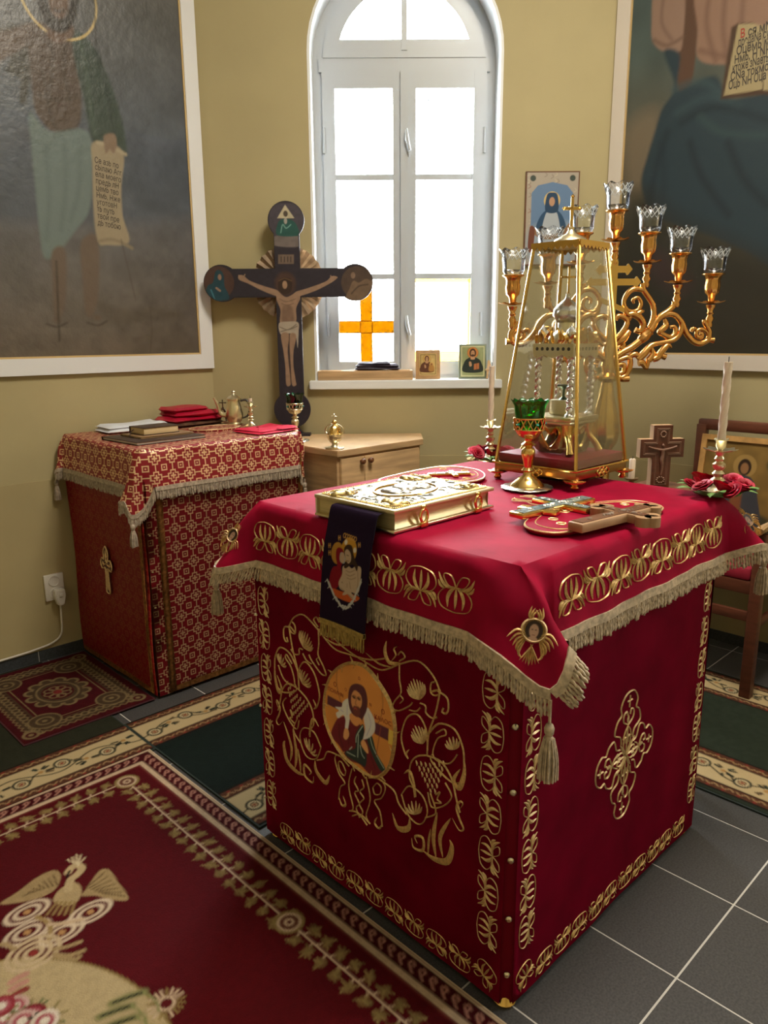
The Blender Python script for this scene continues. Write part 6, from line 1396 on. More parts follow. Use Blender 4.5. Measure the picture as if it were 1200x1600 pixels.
# ---- red velvet pads and the crosses on them
def pad(name, label, outline, z, th=.010):
    t = thing(name, label, 'pad', (np.mean([p[0] for p in outline]), np.mean([p[1] for p in outline]), z)); pts = [tuple(p) for p in cr(outline, 6, True)]
    bm = NB(); prism(bm, pts, lambda a_, b_, h: np.array((a_, b_, h)), z, z+th); bmesh.ops.bevel(bm, geom=[e for e in bm.edges if abs(e.verts[0].co.z-e.verts[1].co.z) < 1e-6], offset=.003, segments=2, affect='EDGES'); obj('pad_body', bm, M_velvet, t, 50, True)
    bm = NB(); tube(bm, [(p[0], p[1], z+th*.8) for p in pts], .0028, 5, closed=True); obj('gold_piping', bm, M_thread2, t, 60, True)
    c = np.mean(np.array(outline), 0); S = lambda a_, b_, h: np.array((a_, b_, z+th+h)); bm = NB()
    stroke(bm, S, [tuple(c+(np.array(p)-c)*.86) for p in outline], .003, .002, True, 5)
    for i, p in enumerate(outline):
        d = c+(np.array(p)-c)*.66; stroke(bm, S, [tuple(d), tuple(d+np.array((.012, .01))), tuple(d+np.array((.02, -.006))), tuple(d+np.array((.006, -.012)))], .004, .002, True)
    o = obj('gold_sprays', bm, M_thread, t, 60, True); o['kind'] = 'stuff'; return t
Lp = lambda pts, z: [tuple(atz(x, y, z)[:2]) for x, y in pts]
pad('velvet_pad', 'red velvet pad with gold edging beneath the two hand crosses', Lp([(820, 818), (838, 829), (880, 832), (940, 818), (1000, 806), (1032, 798), (1030, 790), (990, 783), (930, 786), (850, 800)], AT+.008), AT)
pad('velvet_pad', 'red velvet pad with gold edging lying behind the gospel book', Lp([(592, 752), (620, 742), (690, 729), (740, 733), (757, 742), (745, 751), (690, 756), (640, 760)], AT+.008), AT)
def hand_cross(name, label, top, foot, z, th, w, mb, mf, arms, buds):
    """lying cross from foot to top; arms = list of (fraction, half length, skew)"""
    p, q = np.array(foot[:2]), np.array(top[:2]); L = np.linalg.norm(q-p); an = math.atan2(*(q-p)[::-1]); t = thing(name, label, 'cross', (p[0], p[1], z), an)
    bm = NB(); box(bm, (0, -w/2, 0), (L, w/2, th), th*.25); obj('shaft', bm, mb, t)
    for f_, hl, sk_ in arms:
        bm = NB(); box(bm, (-w*.42, -hl, 0), (w*.42, hl, th), th*.25, Matrix.Translation((L*f_, 0, 0)) @ Matrix.Rotation(sk_, 4, 'Z')); obj('crossbar', bm, mb, t)
    ends = [(L, 0)]+[(L*arms[0][0], e*arms[0][1]) for e in (-1, 1)]
    if buds:
        for x, y in ends:
            bm = NB(); d = np.array((x-L*arms[0][0], y)); d = d/np.linalg.norm(d); n_ = np.array((-d[1], d[0]))
            for c in ((x, y)+d*buds*.7, (x, y)+n_*buds*.9, (x, y)-n_*buds*.9): lathe(bm, [(0, 0), (buds, 0), (buds, th), (0, th)], 16, (c[0], c[1], 0))
            o = obj('trefoil_end', bm, mb, t, 30); o['kind'] = 'stuff'
    bm = NB(); box(bm, (L*.03, -w*.36, th), (L*.97, w*.36, th+.0015)); 
    f_, hl, _ = arms[0]; box(bm, (L*f_-w*.3, -hl*.93, th), (L*f_+w*.3, hl*.93, th+.0014)); obj('inlay', bm, mf, t, 0)
    bm = NB(); lump(bm, L*.5, 0, L*.40, w*.18, .004, th+.001, 16, 3); lump(bm, L*f_, 0, w*.2, hl*.8, .004, th+.001, 12, 5); o = obj('figure_relief', bm, M_silver if mf is not M_dwood else mat('carved_wood', (.22, .15, .11), .5), t, 80); o['kind'] = 'stuff'; return t
M_enam = mat('blue_grey_enamel', (.20, .27, .29), .25, .3, noise=(60, .6)); M_cw = mat('carved_pale_wood', (.36, .21, .11), .5, 0, noise=(12, .2))
zc_ = AT+.0105
hand_cross('hand_cross', 'gilt hand cross with blue enamel inlay lying partly on the pad', atz(920, 776, zc_+.014), atz(806, 801, zc_+.014), zc_, .014, .044, M_gold, M_enam, ((.62, .085, 0.0), (.30, .05, .35)), 0)
hand_cross('hand_cross', 'carved pale wooden hand cross with trefoil ends lying on the pad', atz(1012, 791, zc_+.02), atz(898, 818, zc_+.02), zc_, .022, .042, M_cw, M_dwood, ((.66, .062, 0.0),), .018)
hand_cross('hand_cross', 'small gilt cross lying on the pad behind the gospel book', atz(735, 737, zc_+.01), atz(668, 739, zc_+.01), zc_, .008, .020, M_gold, M_pale, ((.6, .04, 0.0),), 0)
bm = NB(); SS_ = plane((.16, .55, AT), (1, 0, 0), (0, 1, 0))      # small stitched monogram on the cover behind the book
for e in (-1, 1): stroke(bm, SS_, [(-.01+e*.02, -.06), (e*.03, -.03), (e*.01, 0), (e*.035, .03), (e*.012, .06)], .0035, .003); stroke(bm, SS_, [(e*.03, -.05), (e*.045, -.02), (e*.03, .01), (e*.045, .04), (e*.02, .05)], .0035, .003, True)
o = obj('stitched_monogram', bm, M_thread2, cov, 60, True); o['kind'] = 'stuff'

# ================================================================ GLASS ARK with a small gilt tabernacle inside
ax, ay, ah, at_ = .492, .690, .140, .074; Z0 = AT; Z1 = AT+.055; ZT = 1.715
ark = thing('glass_case', 'tapered gilt framed glass case with cross finial on the altar', 'display case', (ax, ay, Z0))
M_ark = glass('case_glass', (.99, .995, .995), .55, .015, .0); M_dgold = mat('dark_gilt_base', (.40, .22, .08), .28, 1.0)
L_ = lambda bm, nm, m, par=ark, sm=35: obj(nm, bm, m, par, sm)
rel = lambda z: z-Z0
for sx in (-1, 1):
    for sy in (-1, 1):
        bm = NB(); lathe(bm, [(0, 0), (.010, 0), (.012, .006), (.008, .012), (.016, .016), (.026, .020), (.028, .024), (.012, .026), (.010, .030), (0, .030)], 24, (sx*ah*.97, sy*ah*.97, 0), (6, .18, .002, (5, 6))); L_(bm, 'foot', M_gold2)
bm = NB(); lathe(bm, [(0, .010), (.085, .010), (.10, .014), (.07, .020), (0, .022)], 32, (-.02, -.02, 0)); L_(bm, 'under_boss', M_pale)
bm = NB(); box(bm, (-ah-.004, -ah-.004, .026), (ah+.004, ah+.004, .052), .004); L_(bm, 'tray', M_dgold)
bm = NB()
for sx, sy in ((1, 0), (-1, 0), (0, 1), (0, -1)): pass
tube(bm, [(-ah-.006, -ah-.006, .053), (ah+.006, -ah-.006, .053), (ah+.006, ah+.006, .053), (-ah-.006, ah+.006, .053)], .004, 6, closed=True); L_(bm, 'tray_rim', M_gold)
for n_, sx, sy in (('tray_rosette', 0, -1), ('tray_rosette', -1, 0)):
    bm = NB(); c = Vector((sx*(ah+.006), sy*(ah+.006), .039)); tdir = Vector((-sy, sx, 0)) if True else None
    for i in range(7):
        an = i*2*PI/6; off = (0, 0) if i == 6 else (.022*math.cos(an), .009*math.sin(an)); tube(bm, [c+tdir*(off[0]+.011*math.cos(t))+Vector((0, 0, off[1]+.007*math.sin(t))) for t in np.linspace(0, 2*PI, 11)[:-1]], .0022, 5, closed=True)
    L_(bm, n_, M_gold)
bm = NB(); box(bm, (-ah*.97, -ah*.97, .053), (ah*.97, ah*.97, .082), .006); L_(bm, 'cushion', mat('wine_velvet_cushion', (.26, .006, .02), .6, sheen=.4))
H1 = rel(ZT); zb = .056
corner = lambda sx, sy, z: np.array((sx, sy, 0))*(ah+(at_-ah)*(z-zb)/(H1-zb))+np.array((0, 0, z))
for sx in (-1, 1):
    for sy in (-1, 1): bm = NB(); tube(bm, [corner(sx, sy, zb), corner(sx, sy, H1)], .0055, 6); L_(bm, 'corner_post', M_gold)
for A_, B_ in (((-1, -1), (1, -1)), ((1, -1), (1, 1)), ((1, 1), (-1, 1)), ((-1, 1), (-1, -1))):
    a0_, b0_, b1_, a1_ = corner(*A_, zb+.002), corner(*B_, zb+.002), corner(*B_, H1-.002), corner(*A_, H1-.002); n_ = np.cross(b0_-a0_, a1_-a0_); n_ /= np.linalg.norm(n_); bm = NB()
    v0 = [bm.verts.new(V3(p+n_*.0012)) for p in (a0_, b0_, b1_, a1_)]; v1 = [bm.verts.new(V3(p-n_*.0012)) for p in (a0_, b0_, b1_, a1_)]; bm.faces.new(v0); bm.faces.new(v1[::-1])
    for i in range(4): bm.faces.new((v0[i], v0[(i+1) % 4], v1[(i+1) % 4], v1[i]))
    L_(bm, 'glass_pane', M_ark, sm=0)
bm = NB(); w_ = at_+.004; box(bm, (-w_, -w_, H1-.002), (w_, w_, H1+.006), .002); L_(bm, 'top_plate', M_pale)
for sx, sy in ((0, -1), (-1, 0), (0, 1), (1, 0)):            # scalloped cornice
    bm = NB(); n_ = np.array((sx, sy, 0.0)); td = np.array((-sy, sx, 0.0)); Sc = plane(n_*(w_+.001)+np.array((0, 0, H1)), td, (0, 0, 1)); pts = [(w_, .007), (-w_, .007)]
    for i in range(8):
        x0_ = -w_+2*w_*i/8; pts += [(x0_, -.006), (x0_+w_/8, -.016)]
    pts += [(w_, -.006)]; prism(bm, pts[::-1], Sc, 0, .003); L_(bm, 'cornice', M_gold, sm=0)
bm = NB(); lathe(bm, [(.052, H1+.006), (.050, H1+.012), (.044, H1+.018), (.030, H1+.026), (.014, H1+.034), (.008, H1+.044), (.010, H1+.050), (0, H1+.054)], 28); L_(bm, 'dome', M_pale, sm=45)
o = obj('finial_cross', small_cross(.085, .046, .0045, H1+.050), M_gold, ark); o.rotation_euler = (0, 0, -PI/4)
# tabernacle
tb_ = thing('tabernacle', 'small gilt church shaped tabernacle inside the glass case', 'tabernacle', (ax, ay, Z0+.083)); zz = lambda py: zat(ax, ay, py)-Z0-.083
O = lambda bm, nm, m=M_pale, sm=40: obj(nm, bm, m, tb_, sm)
z1, z2, z3 = .088, .112, .118+.165
for sx in (-1, 1):
    for sy in (-1, 1): bm = NB(); tube(bm, [(sx*.082, sy*.082, .004), (sx*.072, sy*.072, .03), (sx*.055, sy*.055, .055), (sx*.05, sy*.05, z1)], [.012, .010, .014, .020], 10, smooth=5); O(bm, 'leg', M_gold)
heart = [(0, .30), (-.25, .62), (-.52, .60), (-.60, .25), (-.35, -.25), (0, -.6), (.35, -.25), (.60, .25), (.52, .60), (.25, .62)]
for sx, sy in ((0, -1), (-1, 0), (0, 1), (1, 0)):
    Sp = plane(np.array((sx, sy, 0))*.060+np.array((0, 0, .046)), (-sy, sx, 0), (0, 0, 1)); hp = [tuple(p) for p in cr([(x*.052, y*.046) for x, y in heart], 3, True)]; bm = NB(); n_ = len(hp); ou = []
    for x, y in hp: an = math.atan2(y, x); m_ = max(abs(math.cos(an)), abs(math.sin(an))); ou.append((.058*math.cos(an)/m_, .044*math.sin(an)/m_))
    for i in range(n_): prism(bm, [hp[i], hp[(i+1) % n_], ou[(i+1) % n_], ou[i]], Sp, -.002, .002)
    bmesh.ops.remove_doubles(bm, verts=bm.verts[:], dist=.0003); O(bm, 'heart_panel', M_pale); bm = NB(); stroke(bm, Sp, hp, .006, .007, True, 1, base=.002)
    for e in (-1, 1): stroke(bm, Sp, [(0, .01), (e*.014, .022), (e*.020, .036)], .008, .008, prof='leaf', base=.002)
    O(bm, 'heart_trim', M_gold)
bm = NB(); box(bm, (-.072, -.072, z1), (.072, .072, z1+.010), .003); box(bm, (-.078, -.078, z1+.010), (.078, .078, z2), .003); O(bm, 'platform', M_pale)
for sx in (-1, 1):
    for sy in (-1, 1):
        bm = NB(); seg, rows = 12, 44; R = []; x0_, y0_ = sx*.056, sy*.056
        for kx in range(rows+1):
            R.append([bm.verts.new((x0_+.0085*(1+.28*math.cos(2*x_-kx*1.15))*math.cos(x_), y0_+.0085*(1+.28*math.cos(2*x_-kx*1.15))*math.sin(x_), z2+.008+(z3-z2-.008)*kx/rows)) for x_ in [2*PI*i/seg for i in range(seg)]])
        for kx in range(rows):
            for i in range(seg): bm.faces.new((R[kx][i], R[kx][(i+1) % seg], R[kx+1][(i+1) % seg], R[kx+1][i]))
        lathe(bm, [(0, z2), (.014, z2), (.014, z2+.005), (.009, z2+.010), (0, z2+.010)], 12, (x0_, y0_, 0)); lathe(bm, [(0, z3-.004), (.010, z3-.004), (.014, z3+.004), (0, z3+.004)], 12, (x0_, y0_, 0)); O(bm, 'twisted_column', M_silver, 60)
    for e in (-1, 1):                                       # strings of beads beside the columns
        bm = NB()
        for i in range(22): lathe(bm, [(0, -.0028), (.0028, 0), (0, .0028)], 6, (sx*.056+e*.012, -.060, z2+.010+i*(z3-z2-.012)/22))
        o = O(bm, 'bead_string', M_silver, 60); o['kind'] = 'stuff'
for sx, sy in ((0, -1), (-1, 0), (0, 1), (1, 0)):
    Sp = plane(np.array((sx, sy, 0))*.066+np.array((0, 0, z3+.004)), (-sy, sx, 0), (0, 0, 1)); bm = NB(); prism(bm, [(-.068, 0), (-.055, -.008), (-.03, .006), (0, -.006), (.03, .006), (.055, -.008), (.068, 0), (.068, .036), (-.068, .036)], Sp, -.003, .003); w = O(bm, 'arcade_wall', M_pale, 0)
    bm = NB()
    for i in range(7): prism(bm, [(-.054+i*.018+.0052*math.cos(t), .021+.0052*math.sin(t)) for t in np.linspace(0, 2*PI, 13)[:-1]], Sp, .002, .0036)
    o = obj('piercings', bm, mat('dark_piercing', (.03, .02, .015), .6), w, 30); o['kind'] = 'stuff'
    bm = NB(); rs = random.Random(sx*3+sy)
    for i in range(9):
        x = -.056+i*.014; stroke(bm, Sp, [(x, .036), (x+rs.uniform(-.01, .01), .052), (x+rs.uniform(-.02, .02), .064+.02*math.sin(PI*i/8))], .012, .010, prof='leaf', base=.001)
    O(bm, 'leaf_crest', M_gold, 60)
zr = z3+.040
bm = NB(); box(bm, (-.066, -.066, zr-.004), (.066, .066, zr), .001); lathe(bm, [(.060, zr), (.050, zr+.02), (.030, zr+.034), (.026, zr+.040), (.026, zr+.060)], 24); O(bm, 'roof', M_pale, 45)
bm = NB(); lathe(bm, [(.026, zr+.060), (.032, zr+.064), (.042, zr+.082), (.040, zr+.098), (.026, zr+.114), (.010, zr+.126), (.005, zr+.136), (.007, zr+.142), (0, zr+.147)], 24); O(bm, 'onion_dome', M_silver, 45)
for sx in (-1, 1):
    for sy in (-1, 1): bm = NB(); lathe(bm, [(.010, zr), (.010, zr+.016), (.016, zr+.026), (.014, zr+.036), (.004, zr+.048), (0, zr+.056)], 14, (sx*.048, sy*.048, 0)); O(bm, 'corner_dome', M_silver, 45)
o = O(small_cross(.075, .040, .0032, zr+.144), 'dome_cross', M_gold); o.rotation_euler = (0, 0, -PI/4)
bm = NB(); box(bm, (-.024, -.034, z2), (.024, .034, z2+.045), .003); O(bm, 'inner_casket', M_pale); bm = NB(); lathe(bm, [(.014, z2+.045), (.004, z2+.055), (.004, z2+.075), (.020, z2+.085), (.021, z2+.090), (0, z2+.087)], 20); O(bm, 'inner_chalice', mat('green_bronze', (.10, .16, .10), .35, .8))

# ================================================================ SEVEN-BRANCHED CANDELABRUM behind the altar
c3 = CAM+np.array((math.cos(YAW), math.sin(YAW), 0))*3.2; kd = plane((c3[0], c3[1], 0), (math.sin(YAW), -math.cos(YAW), 0), (0, 0, 1)); axis = kd.px(958, 441)[0]
kd = plane(kd(axis, 0, 0), kd.ex, kd.ey); ko = kd.o
cd = thing('candelabrum', 'tall gilt seven branched candelabrum with clear cut glass cups', 'candelabrum', (ko[0], ko[1], 0)); print('candelabrum', ko)
M_cup = glass('cut_glass', (.97, .98, .99), .9, .08, .02)
PK = lambda x, y: kd.px(940+x/6, 420+y/6)
arms_ = [([(100, 850), (200, 780), (290, 730), (400, 640), (470, 560), (520, 480), (600, 430), (680, 430), (750, 500), (790, 600), (860, 680), (930, 700), (1000, 670), (1050, 668)], [.012]*5+[.010]*7+[.008, .011], 'main_arm'),
 ([(930, 698), (990, 670), (1012, 600), (990, 545), (968, 505), (968, 478)], .0095, 'arm_tip'), ([(1000, 640), (985, 590), (930, 565), (890, 590), (895, 635), (935, 645), (945, 612), (920, 605)], .0065, 'scroll'), ([(840, 590), (860, 560), (900, 575)], [.006, .008, .004], 'scroll'),
 ([(470, 560), (540, 455), (625, 395), (675, 345), (682, 305)], .0095, 'branch'), ([(450, 550), (488, 450), (482, 345), (432, 255), (392, 195), (390, 135)], .0095, 'branch'),
 ([(392, 198), (300, 190), (232, 250), (210, 335), (255, 395), (330, 390), (372, 335), (345, 270), (295, 290), (305, 325)], [.009, .009, .009, .008, .008, .007, .007, .006, .006, .004], 'scroll'),
 ([(215, 370), (245, 430), (300, 425), (362, 465), (390, 530), (362, 585), (315, 572)], [.008, .010, .012, .012, .011, .009, .010], 'acanthus'), ([(250, 500), (265, 450), (300, 430)], [.004, .009, .006], 'acanthus'), ([(330, 430), (370, 400), (395, 402)], [.010, .008, .004], 'acanthus'),
 ([(340, 850), (400, 790), (470, 715), (570, 690), (675, 665), (738, 600), (750, 520), (700, 450)], [.012, .014, .010, .008, .009, .009, .009, .007], 'scroll'), ([(480, 850), (525, 830), (562, 775), (620, 715), (655, 740)], [.010, .012, .012, .009, .004], 'acanthus'), ([(600, 830), (560, 810), (575, 770)], [.011, .009, .006], 'acanthus'), ([(440, 860), (480, 800), (470, 740)], [.012, .010, .006], 'acanthus'), ([(345, 880), (380, 880), (420, 930), (440, 840)], [.013, .012, .007, .009], 'acanthus'),
 ([(590, 470), (605, 530), (545, 590), (570, 610), (640, 640), (690, 600), (685, 545), (645, 545)], [.006, .010, .010, .009, .009, .008, .007, .006], 'scroll'),
 ([(110, 670), (185, 605), (240, 515), (222, 462), (160, 442), (128, 475)], .009, 'scroll'), ([(130, 720), (200, 660), (262, 580), (230, 640)], [.006, .014, .008, .005], 'acanthus'), ([(150, 690), (205, 700), (195, 740), (165, 730)], .008, 'scroll'),
 ([(150, 860), (250, 830), (268, 900), (235, 990), (180, 1030), (255, 1030)], [.008, .010, .010, .009, .010, .011], 'acanthus'), ([(160, 900), (210, 900), (205, 960), (170, 980)], .008, 'scroll'), ([(250, 830), (320, 800), (360, 850)], [.008, .011, .008], 'acanthus')]
for sgn in (1, -1):
    for pts, r, nm in arms_:
        q = [kd(sgn*PK(*p)[0], PK(*p)[1], 0)-np.array((ko[0], ko[1], 0)) for p in pts]; bm = NB(); tube(bm, q, [x*1.22 for x in r] if hasattr(r, '__len__') else r*1.22, 8, smooth=5); obj(nm, bm, M_gold2, cd, 60)
    q = PK(405, 630); bm = NB(); base_ = kd(sgn*q[0], q[1], 0)-np.array((ko[0], ko[1], 0)); d_ = kd(sgn*PK(470, 560)[0], PK(470, 560)[1], 0)-kd(sgn*PK(330, 700)[0], PK(330, 700)[1], 0); lathe(bm, [(.010, -.035), (.018, -.022), (.022, 0), (.017, .020), (.020, .027), (.012, .034)], 14, scal=(6, .10, 0, (1, 2, 3))); bmesh.ops.transform(bm, matrix=Matrix.Translation(V3(base_)) @ Vector(d_).to_track_quat('Z', 'Y').to_matrix().to_4x4(), verts=bm.verts[:]); obj('arm_knop', bm, M_gold2, cd, 60)
def holder(a_, zg, s=1.0):
    c = V3(kd(a_, 0, 0)-np.array((ko[0], ko[1], 0)))
    bm = NB(); lathe(bm, [(.010*s, zg-.205), (.014*s, zg-.195), (.010*s, zg-.186), (.017*s, zg-.172), (.010*s, zg-.158), (.015*s, zg-.150), (.010*s, zg-.142), (.018*s, zg-.126), (.020*s, zg-.118), (0, zg-.118)], 18, c); obj('baluster', bm, M_gold2, cd, 60)
    bm = NB(); petal_pan(bm, .052*s, zg-.112, 8, .006, c); obj('drip_pan', bm, M_gold2, cd, 60)
    bm = NB(); lathe(bm, [(.010*s, zg-.112), (.014*s, zg-.095), (.016*s, zg-.082), (.026*s, zg-.070), (.029*s, zg-.045), (.026*s, zg-.022), (.032*s, zg-.006), (.044*s, zg), (.044*s, zg+.003), (0, zg+.003)], 36, c, (9, .06, 0, (3, 4, 5))); obj('gilt_cup', bm, M_gold2, cd, 60)
    bm = NB(); pr_g = [(.0, zg+.004), (.036*s, zg+.006), (.043*s, zg+.020), (.044*s, zg+.050), (.048*s, zg+.078), (.058*s, zg+.100)]; lathe(bm, pr_g+[(.055*s, zg+.099), (.045*s, zg+.078), (.041*s, zg+.050), (.040*s, zg+.022), (0, zg+.009)], 48, c, (8, .035, .005, (5, 6))); gl = obj('glass_cup', bm, M_cup, cd, 60)
    bm = NB()                                               # cut diamonds on the glass
    for i in range(16):
        for e in (1, -1):
            a0, a1 = 2*PI*i/16, 2*PI*(i+e)/16; pts = []
            for t in np.linspace(0, 1, 4): rr = (.0455+.010*t)*s; an = a0+(a1-a0)*t; pts.append((c.x+rr*math.cos(an), c.y+rr*math.sin(an), zg+.066+.028*t))
            tube(bm, pts, .0011, 4)
    o = obj('cut_pattern', bm, mat('cut_glass_edge', (.75, .78, .80), .15, 0, spec=.8), gl, 60); o['kind'] = 'stuff'
zg0 = kd.px(968, 330)[1]
holder(0.0, zg0)
for (x, y) in ((1015, 365), (1063, 397), (1115, 429)):
    a_, z_ = kd.px(x, y)
    for e in (1, -1): holder(e*a_, z_)
za, zb2 = kd.px(960, 400)[1], kd.px(950, 520)[1]
bm = NB(); Sx0 = lambda a_, b_, h: kd(a_, b_, h)-np.array((ko[0], ko[1], 0))
prism(bm, [(-.014, zb2), (.014, zb2), (.014, zg0-.19), (0, zg0-.165), (-.014, zg0-.19)], Sx0, -.010, .010); obj('cross_post', bm, M_gold, cd, 0)
for py, hw_ in ((421, .055), (441, .092)):
    z_ = kd.px(958, py)[1]; bm = NB(); t_ = .013; prism(bm, [(-hw_, z_-t_*1.7), (-hw_-.018, z_), (-hw_, z_+t_*1.7), (-hw_+.006, z_+t_), (hw_-.006, z_+t_), (hw_, z_+t_*1.7), (hw_+.018, z_), (hw_, z_-t_*1.7), (hw_-.006, z_-t_), (-hw_+.006, z_-t_)], Sx0, -.008, .0085); obj('cross_bar', bm, M_gold, cd, 0)
z_ = kd.px(955, 480)[1]; bm = NB(); prism(bm, [(-.05, z_+.02), (.05, z_-.022), (.05, z_-.002), (-.05, z_+.040)], Sx0, -.0075, .009); obj('slanted_bar', bm, M_gold, cd, 0)
zk = zb2
bm = NB(); lathe(bm, [(0, 0), (.13, 0), (.13, .02), (.10, .035), (.05, .07), (.035, .12), (.03, .30), (.045, .34), (.03, .38), (.028, .62), (.05, .66), (.03, .70), (.03, .90), (.042, .94), (.022, .97), (.052, 1.02), (.060, 1.06), (.048, 1.14), (.030, 1.22), (.024, 1.27), (.046, 1.285), (.046, 1.295), (.024, 1.31), (.030, 1.34), (.020, 1.37), (.028, 1.40), (.018, 1.43), (.018, zk+.02), (0, zk+.02)], 32, scal=(10, .05, 0, (15, 16, 17, 18))); obj('stem', bm, M_gold, cd, 55)
# ================================================================ FLOOR CANDLE STANDS with flower wreaths
M_rose = mat('pink_red_petal', (.55, .012, .06), .55, 0, noise=(40, .3), sheen=.3); M_rose2 = mat('deep_red_petal', (.38, .006, .03), .55, 0, noise=(40, .3), sheen=.3); M_leaf = mat('leaf_green', (.10, .20, .05), .5, 0, noise=(50, .4))
def rose_mesh(m):
    bm = NB()
    for ringi, (n_, r_, h_, tilt) in enumerate(((3, .006, .020, .15), (4, .011, .020, .45), (5, .017, .017, .85), (6, .021, .012, 1.2))):
        for i in range(n_):
            an = 2*PI*(i+.37*ringi)/n_; ca, sa = math.cos(an), math.sin(an)
            def f(u, v): w_ = (u-.5)*2; s_ = r_*(.25+.75*v)*(1+.05*math.sin(v*3)); a2 = an+w_*(1.25*PI/n_); o_ = s_+h_*v*math.sin(tilt)*.5; return (o_*math.cos(a2), o_*math.sin(a2), h_*math.sin(min(1, v*1.15)*PI/2)*(1-.18*w_*w_)-.002*w_*w_*0)
            grid(bm, f, 4, 4)
    return mesh_of('rose', bm, m, 60)
RM = [rose_mesh(M_rose), rose_mesh(M_rose2)]
bm = NB(); grid(bm, lambda u, v: ((v*.045), (u-.5)*.022*math.sin(PI*min(.98, v+.03)), .008*math.sin(PI*v)-.006*abs(u-.5)), 3, 6); LM = mesh_of('leaf', bm, M_leaf, 60)
def stand(name, label, wl, loc, zp, cl_):
    if name:
        t = thing(name, label, 'candle stand', (*loc, 0)); bm = NB(); lathe(bm, [(0, 0), (.085, 0), (.085, .012), (.04, .03), (.015, .06), (.012, .30), (.022, .33), (.012, .36), (.012, zp-.03), (.03, zp-.015), (.09, zp-.004), (.09, zp), (0, zp)], 24); obj('pole', bm, M_gold, t, 50)
    cst = candlestick('candlestick', cl_, (*loc, zp), .152, (.212, .0105))
    wr = thing('flower_wreath', wl, 'wreath', (*loc, zp+.002)); rs = random.Random(len(wl))
    for i in range(11):
        an = 2*PI*i/11+.2; r_ = .058+.012*(i % 2); o = bpy.data.objects.new('rose', RM[i % 2]); link(o, wr); o.location = (r_*math.cos(an), r_*math.sin(an), .014+.012*rs.random()); o.rotation_euler = (rs.uniform(-.5, .5)-.4*math.sin(an), rs.uniform(-.3, .3)+.6*math.cos(an), rs.random()*6); s_ = rs.uniform(.85, 1.15); o.scale = (s_, s_, s_)
    for i in range(14):
        an = rs.random()*6.28; o = bpy.data.objects.new('leaf', LM); link(o, wr); o.location = (.062*math.cos(an), .062*math.sin(an), .010); o.rotation_euler = (rs.uniform(-.3, .3), rs.uniform(-.5, .05), an)
    bm = NB(); tube(bm, [(.058*math.cos(x_), .058*math.sin(x_), .007) for x_ in np.linspace(0, 2*PI, 25)[:-1]], .006, 6, closed=True); obj('wreath_ring', bm, M_leaf, wr)
stand('candle_stand', 'floor standing gilt candle stand behind the velvet altar', 'wreath of pink red artificial roses on the gilt floor stand', (.850, 1.240), .990, 'ornate brass candlestick with twisted candle in front of the window sill')
stand(None, None, 'wreath of pink red artificial roses on the altar corner by the chair', (.572, .240), AT, 'ornate brass candlestick with twisted candle on the altar corner')
# ================================================================ WOODEN CROSS and candle stub on a low stand
fz = .948; cw_ = np.array((.962, .592)); wst = thing('wooden_stand', 'plain narrow wooden stand behind the altar carrying the upright cross', 'stand', (cw_[0], cw_[1], .008))
bm = NB(); box(bm, (-.13, -.10, fz-.008-.022), (.13, .10, fz-.008), .003); obj('stand_top', bm, M_dwood, wst)
for sx in (-1, 1):
    for sy in (-1, 1): bm = NB(); box(bm, (sx*.105-.014, sy*.075-.014, 0), (sx*.105+.014, sy*.075+.014, fz-.03), .002); obj('leg', bm, M_dwood, wst)
wc = thing('wooden_cross', 'upright carved brown wooden cross with small crucified figure', 'cross', (cw_[0], cw_[1], fz)); fac = np.array((math.cos(YAW+.10), math.sin(YAW+.10), 0)); wS = plane((0, 0, 0), (fac[1], -fac[0], 0), (0, 0, 1))
M_wcb = mat('varnished_brown_wood', (.10, .028, .014), .35, 0, noise=(14, .3, (1, 1, 5))); M_wce = mat('pale_cut_edge', (.50, .32, .17), .5)
Hc, w1, w2, zc1, zc2 = .215, .033, .077, .105, .168
out_ = [(-w1, 0), (w1, 0), (w1, zc1), (w2, zc1), (w2, zc2), (w1, zc2), (w1, Hc), (-w1, Hc), (-w1, zc2), (-w2, zc2), (-w2, zc1), (-w1, zc1)]
bm = NB(); prism(bm, out_, wS, -.030, -.001); obj('body', bm, M_wce, wc, 0)
bm = NB(); prism(bm, out_, wS, -.001, .003); obj('face_board', bm, M_wcb, wc, 0)
ins = lambda d: [(-w1+d, .012), (w1-d, .012), (w1-d, zc1+d), (w2-d, zc1+d), (w2-d, zc2-d), (w1-d, zc2-d), (w1-d, Hc-d), (-w1+d, Hc-d), (-w1+d, zc2-d), (-w2+d, zc2-d), (-w2+d, zc1+d), (-w1+d, zc1+d)]
bm = NB(); M_line = mat('worn_carving_edge', (.30, .18, .12), .5)
for d in (.011, .015):
    q = ins(d)
    for i in range(12): stroke(bm, wS, [q[i], q[(i+1) % 12]], .0018, .005, n=2, base=.003)
o = obj('carved_outline', bm, M_line, wc, 0); o['kind'] = 'stuff'
bm = NB(); Z_ = .0055; pt3 = lambda a_, b_, h=Z_: wS(a_, b_, h)
tube(bm, [pt3(-.050, .143), pt3(-.028, .136), pt3(0, .131), pt3(.028, .136), pt3(.050, .143)], [.0028, .0035, .005, .0035, .0028], 7, smooth=4); tube(bm, [pt3(0, .132), pt3(.001, .112), pt3(-.001, .095), pt3(.002, .07), pt3(0, .045)], [.0075, .0065, .007, .005, .003], 8, smooth=4); lathe(bm, [(0, -.007), (.006, 0), (0, .007)], 10, V3(pt3(.001, .147))); obj('carved_figure', bm, mat('carved_figure_wood', (.22, .12, .085), .4), wc, 80)
bm = NB()
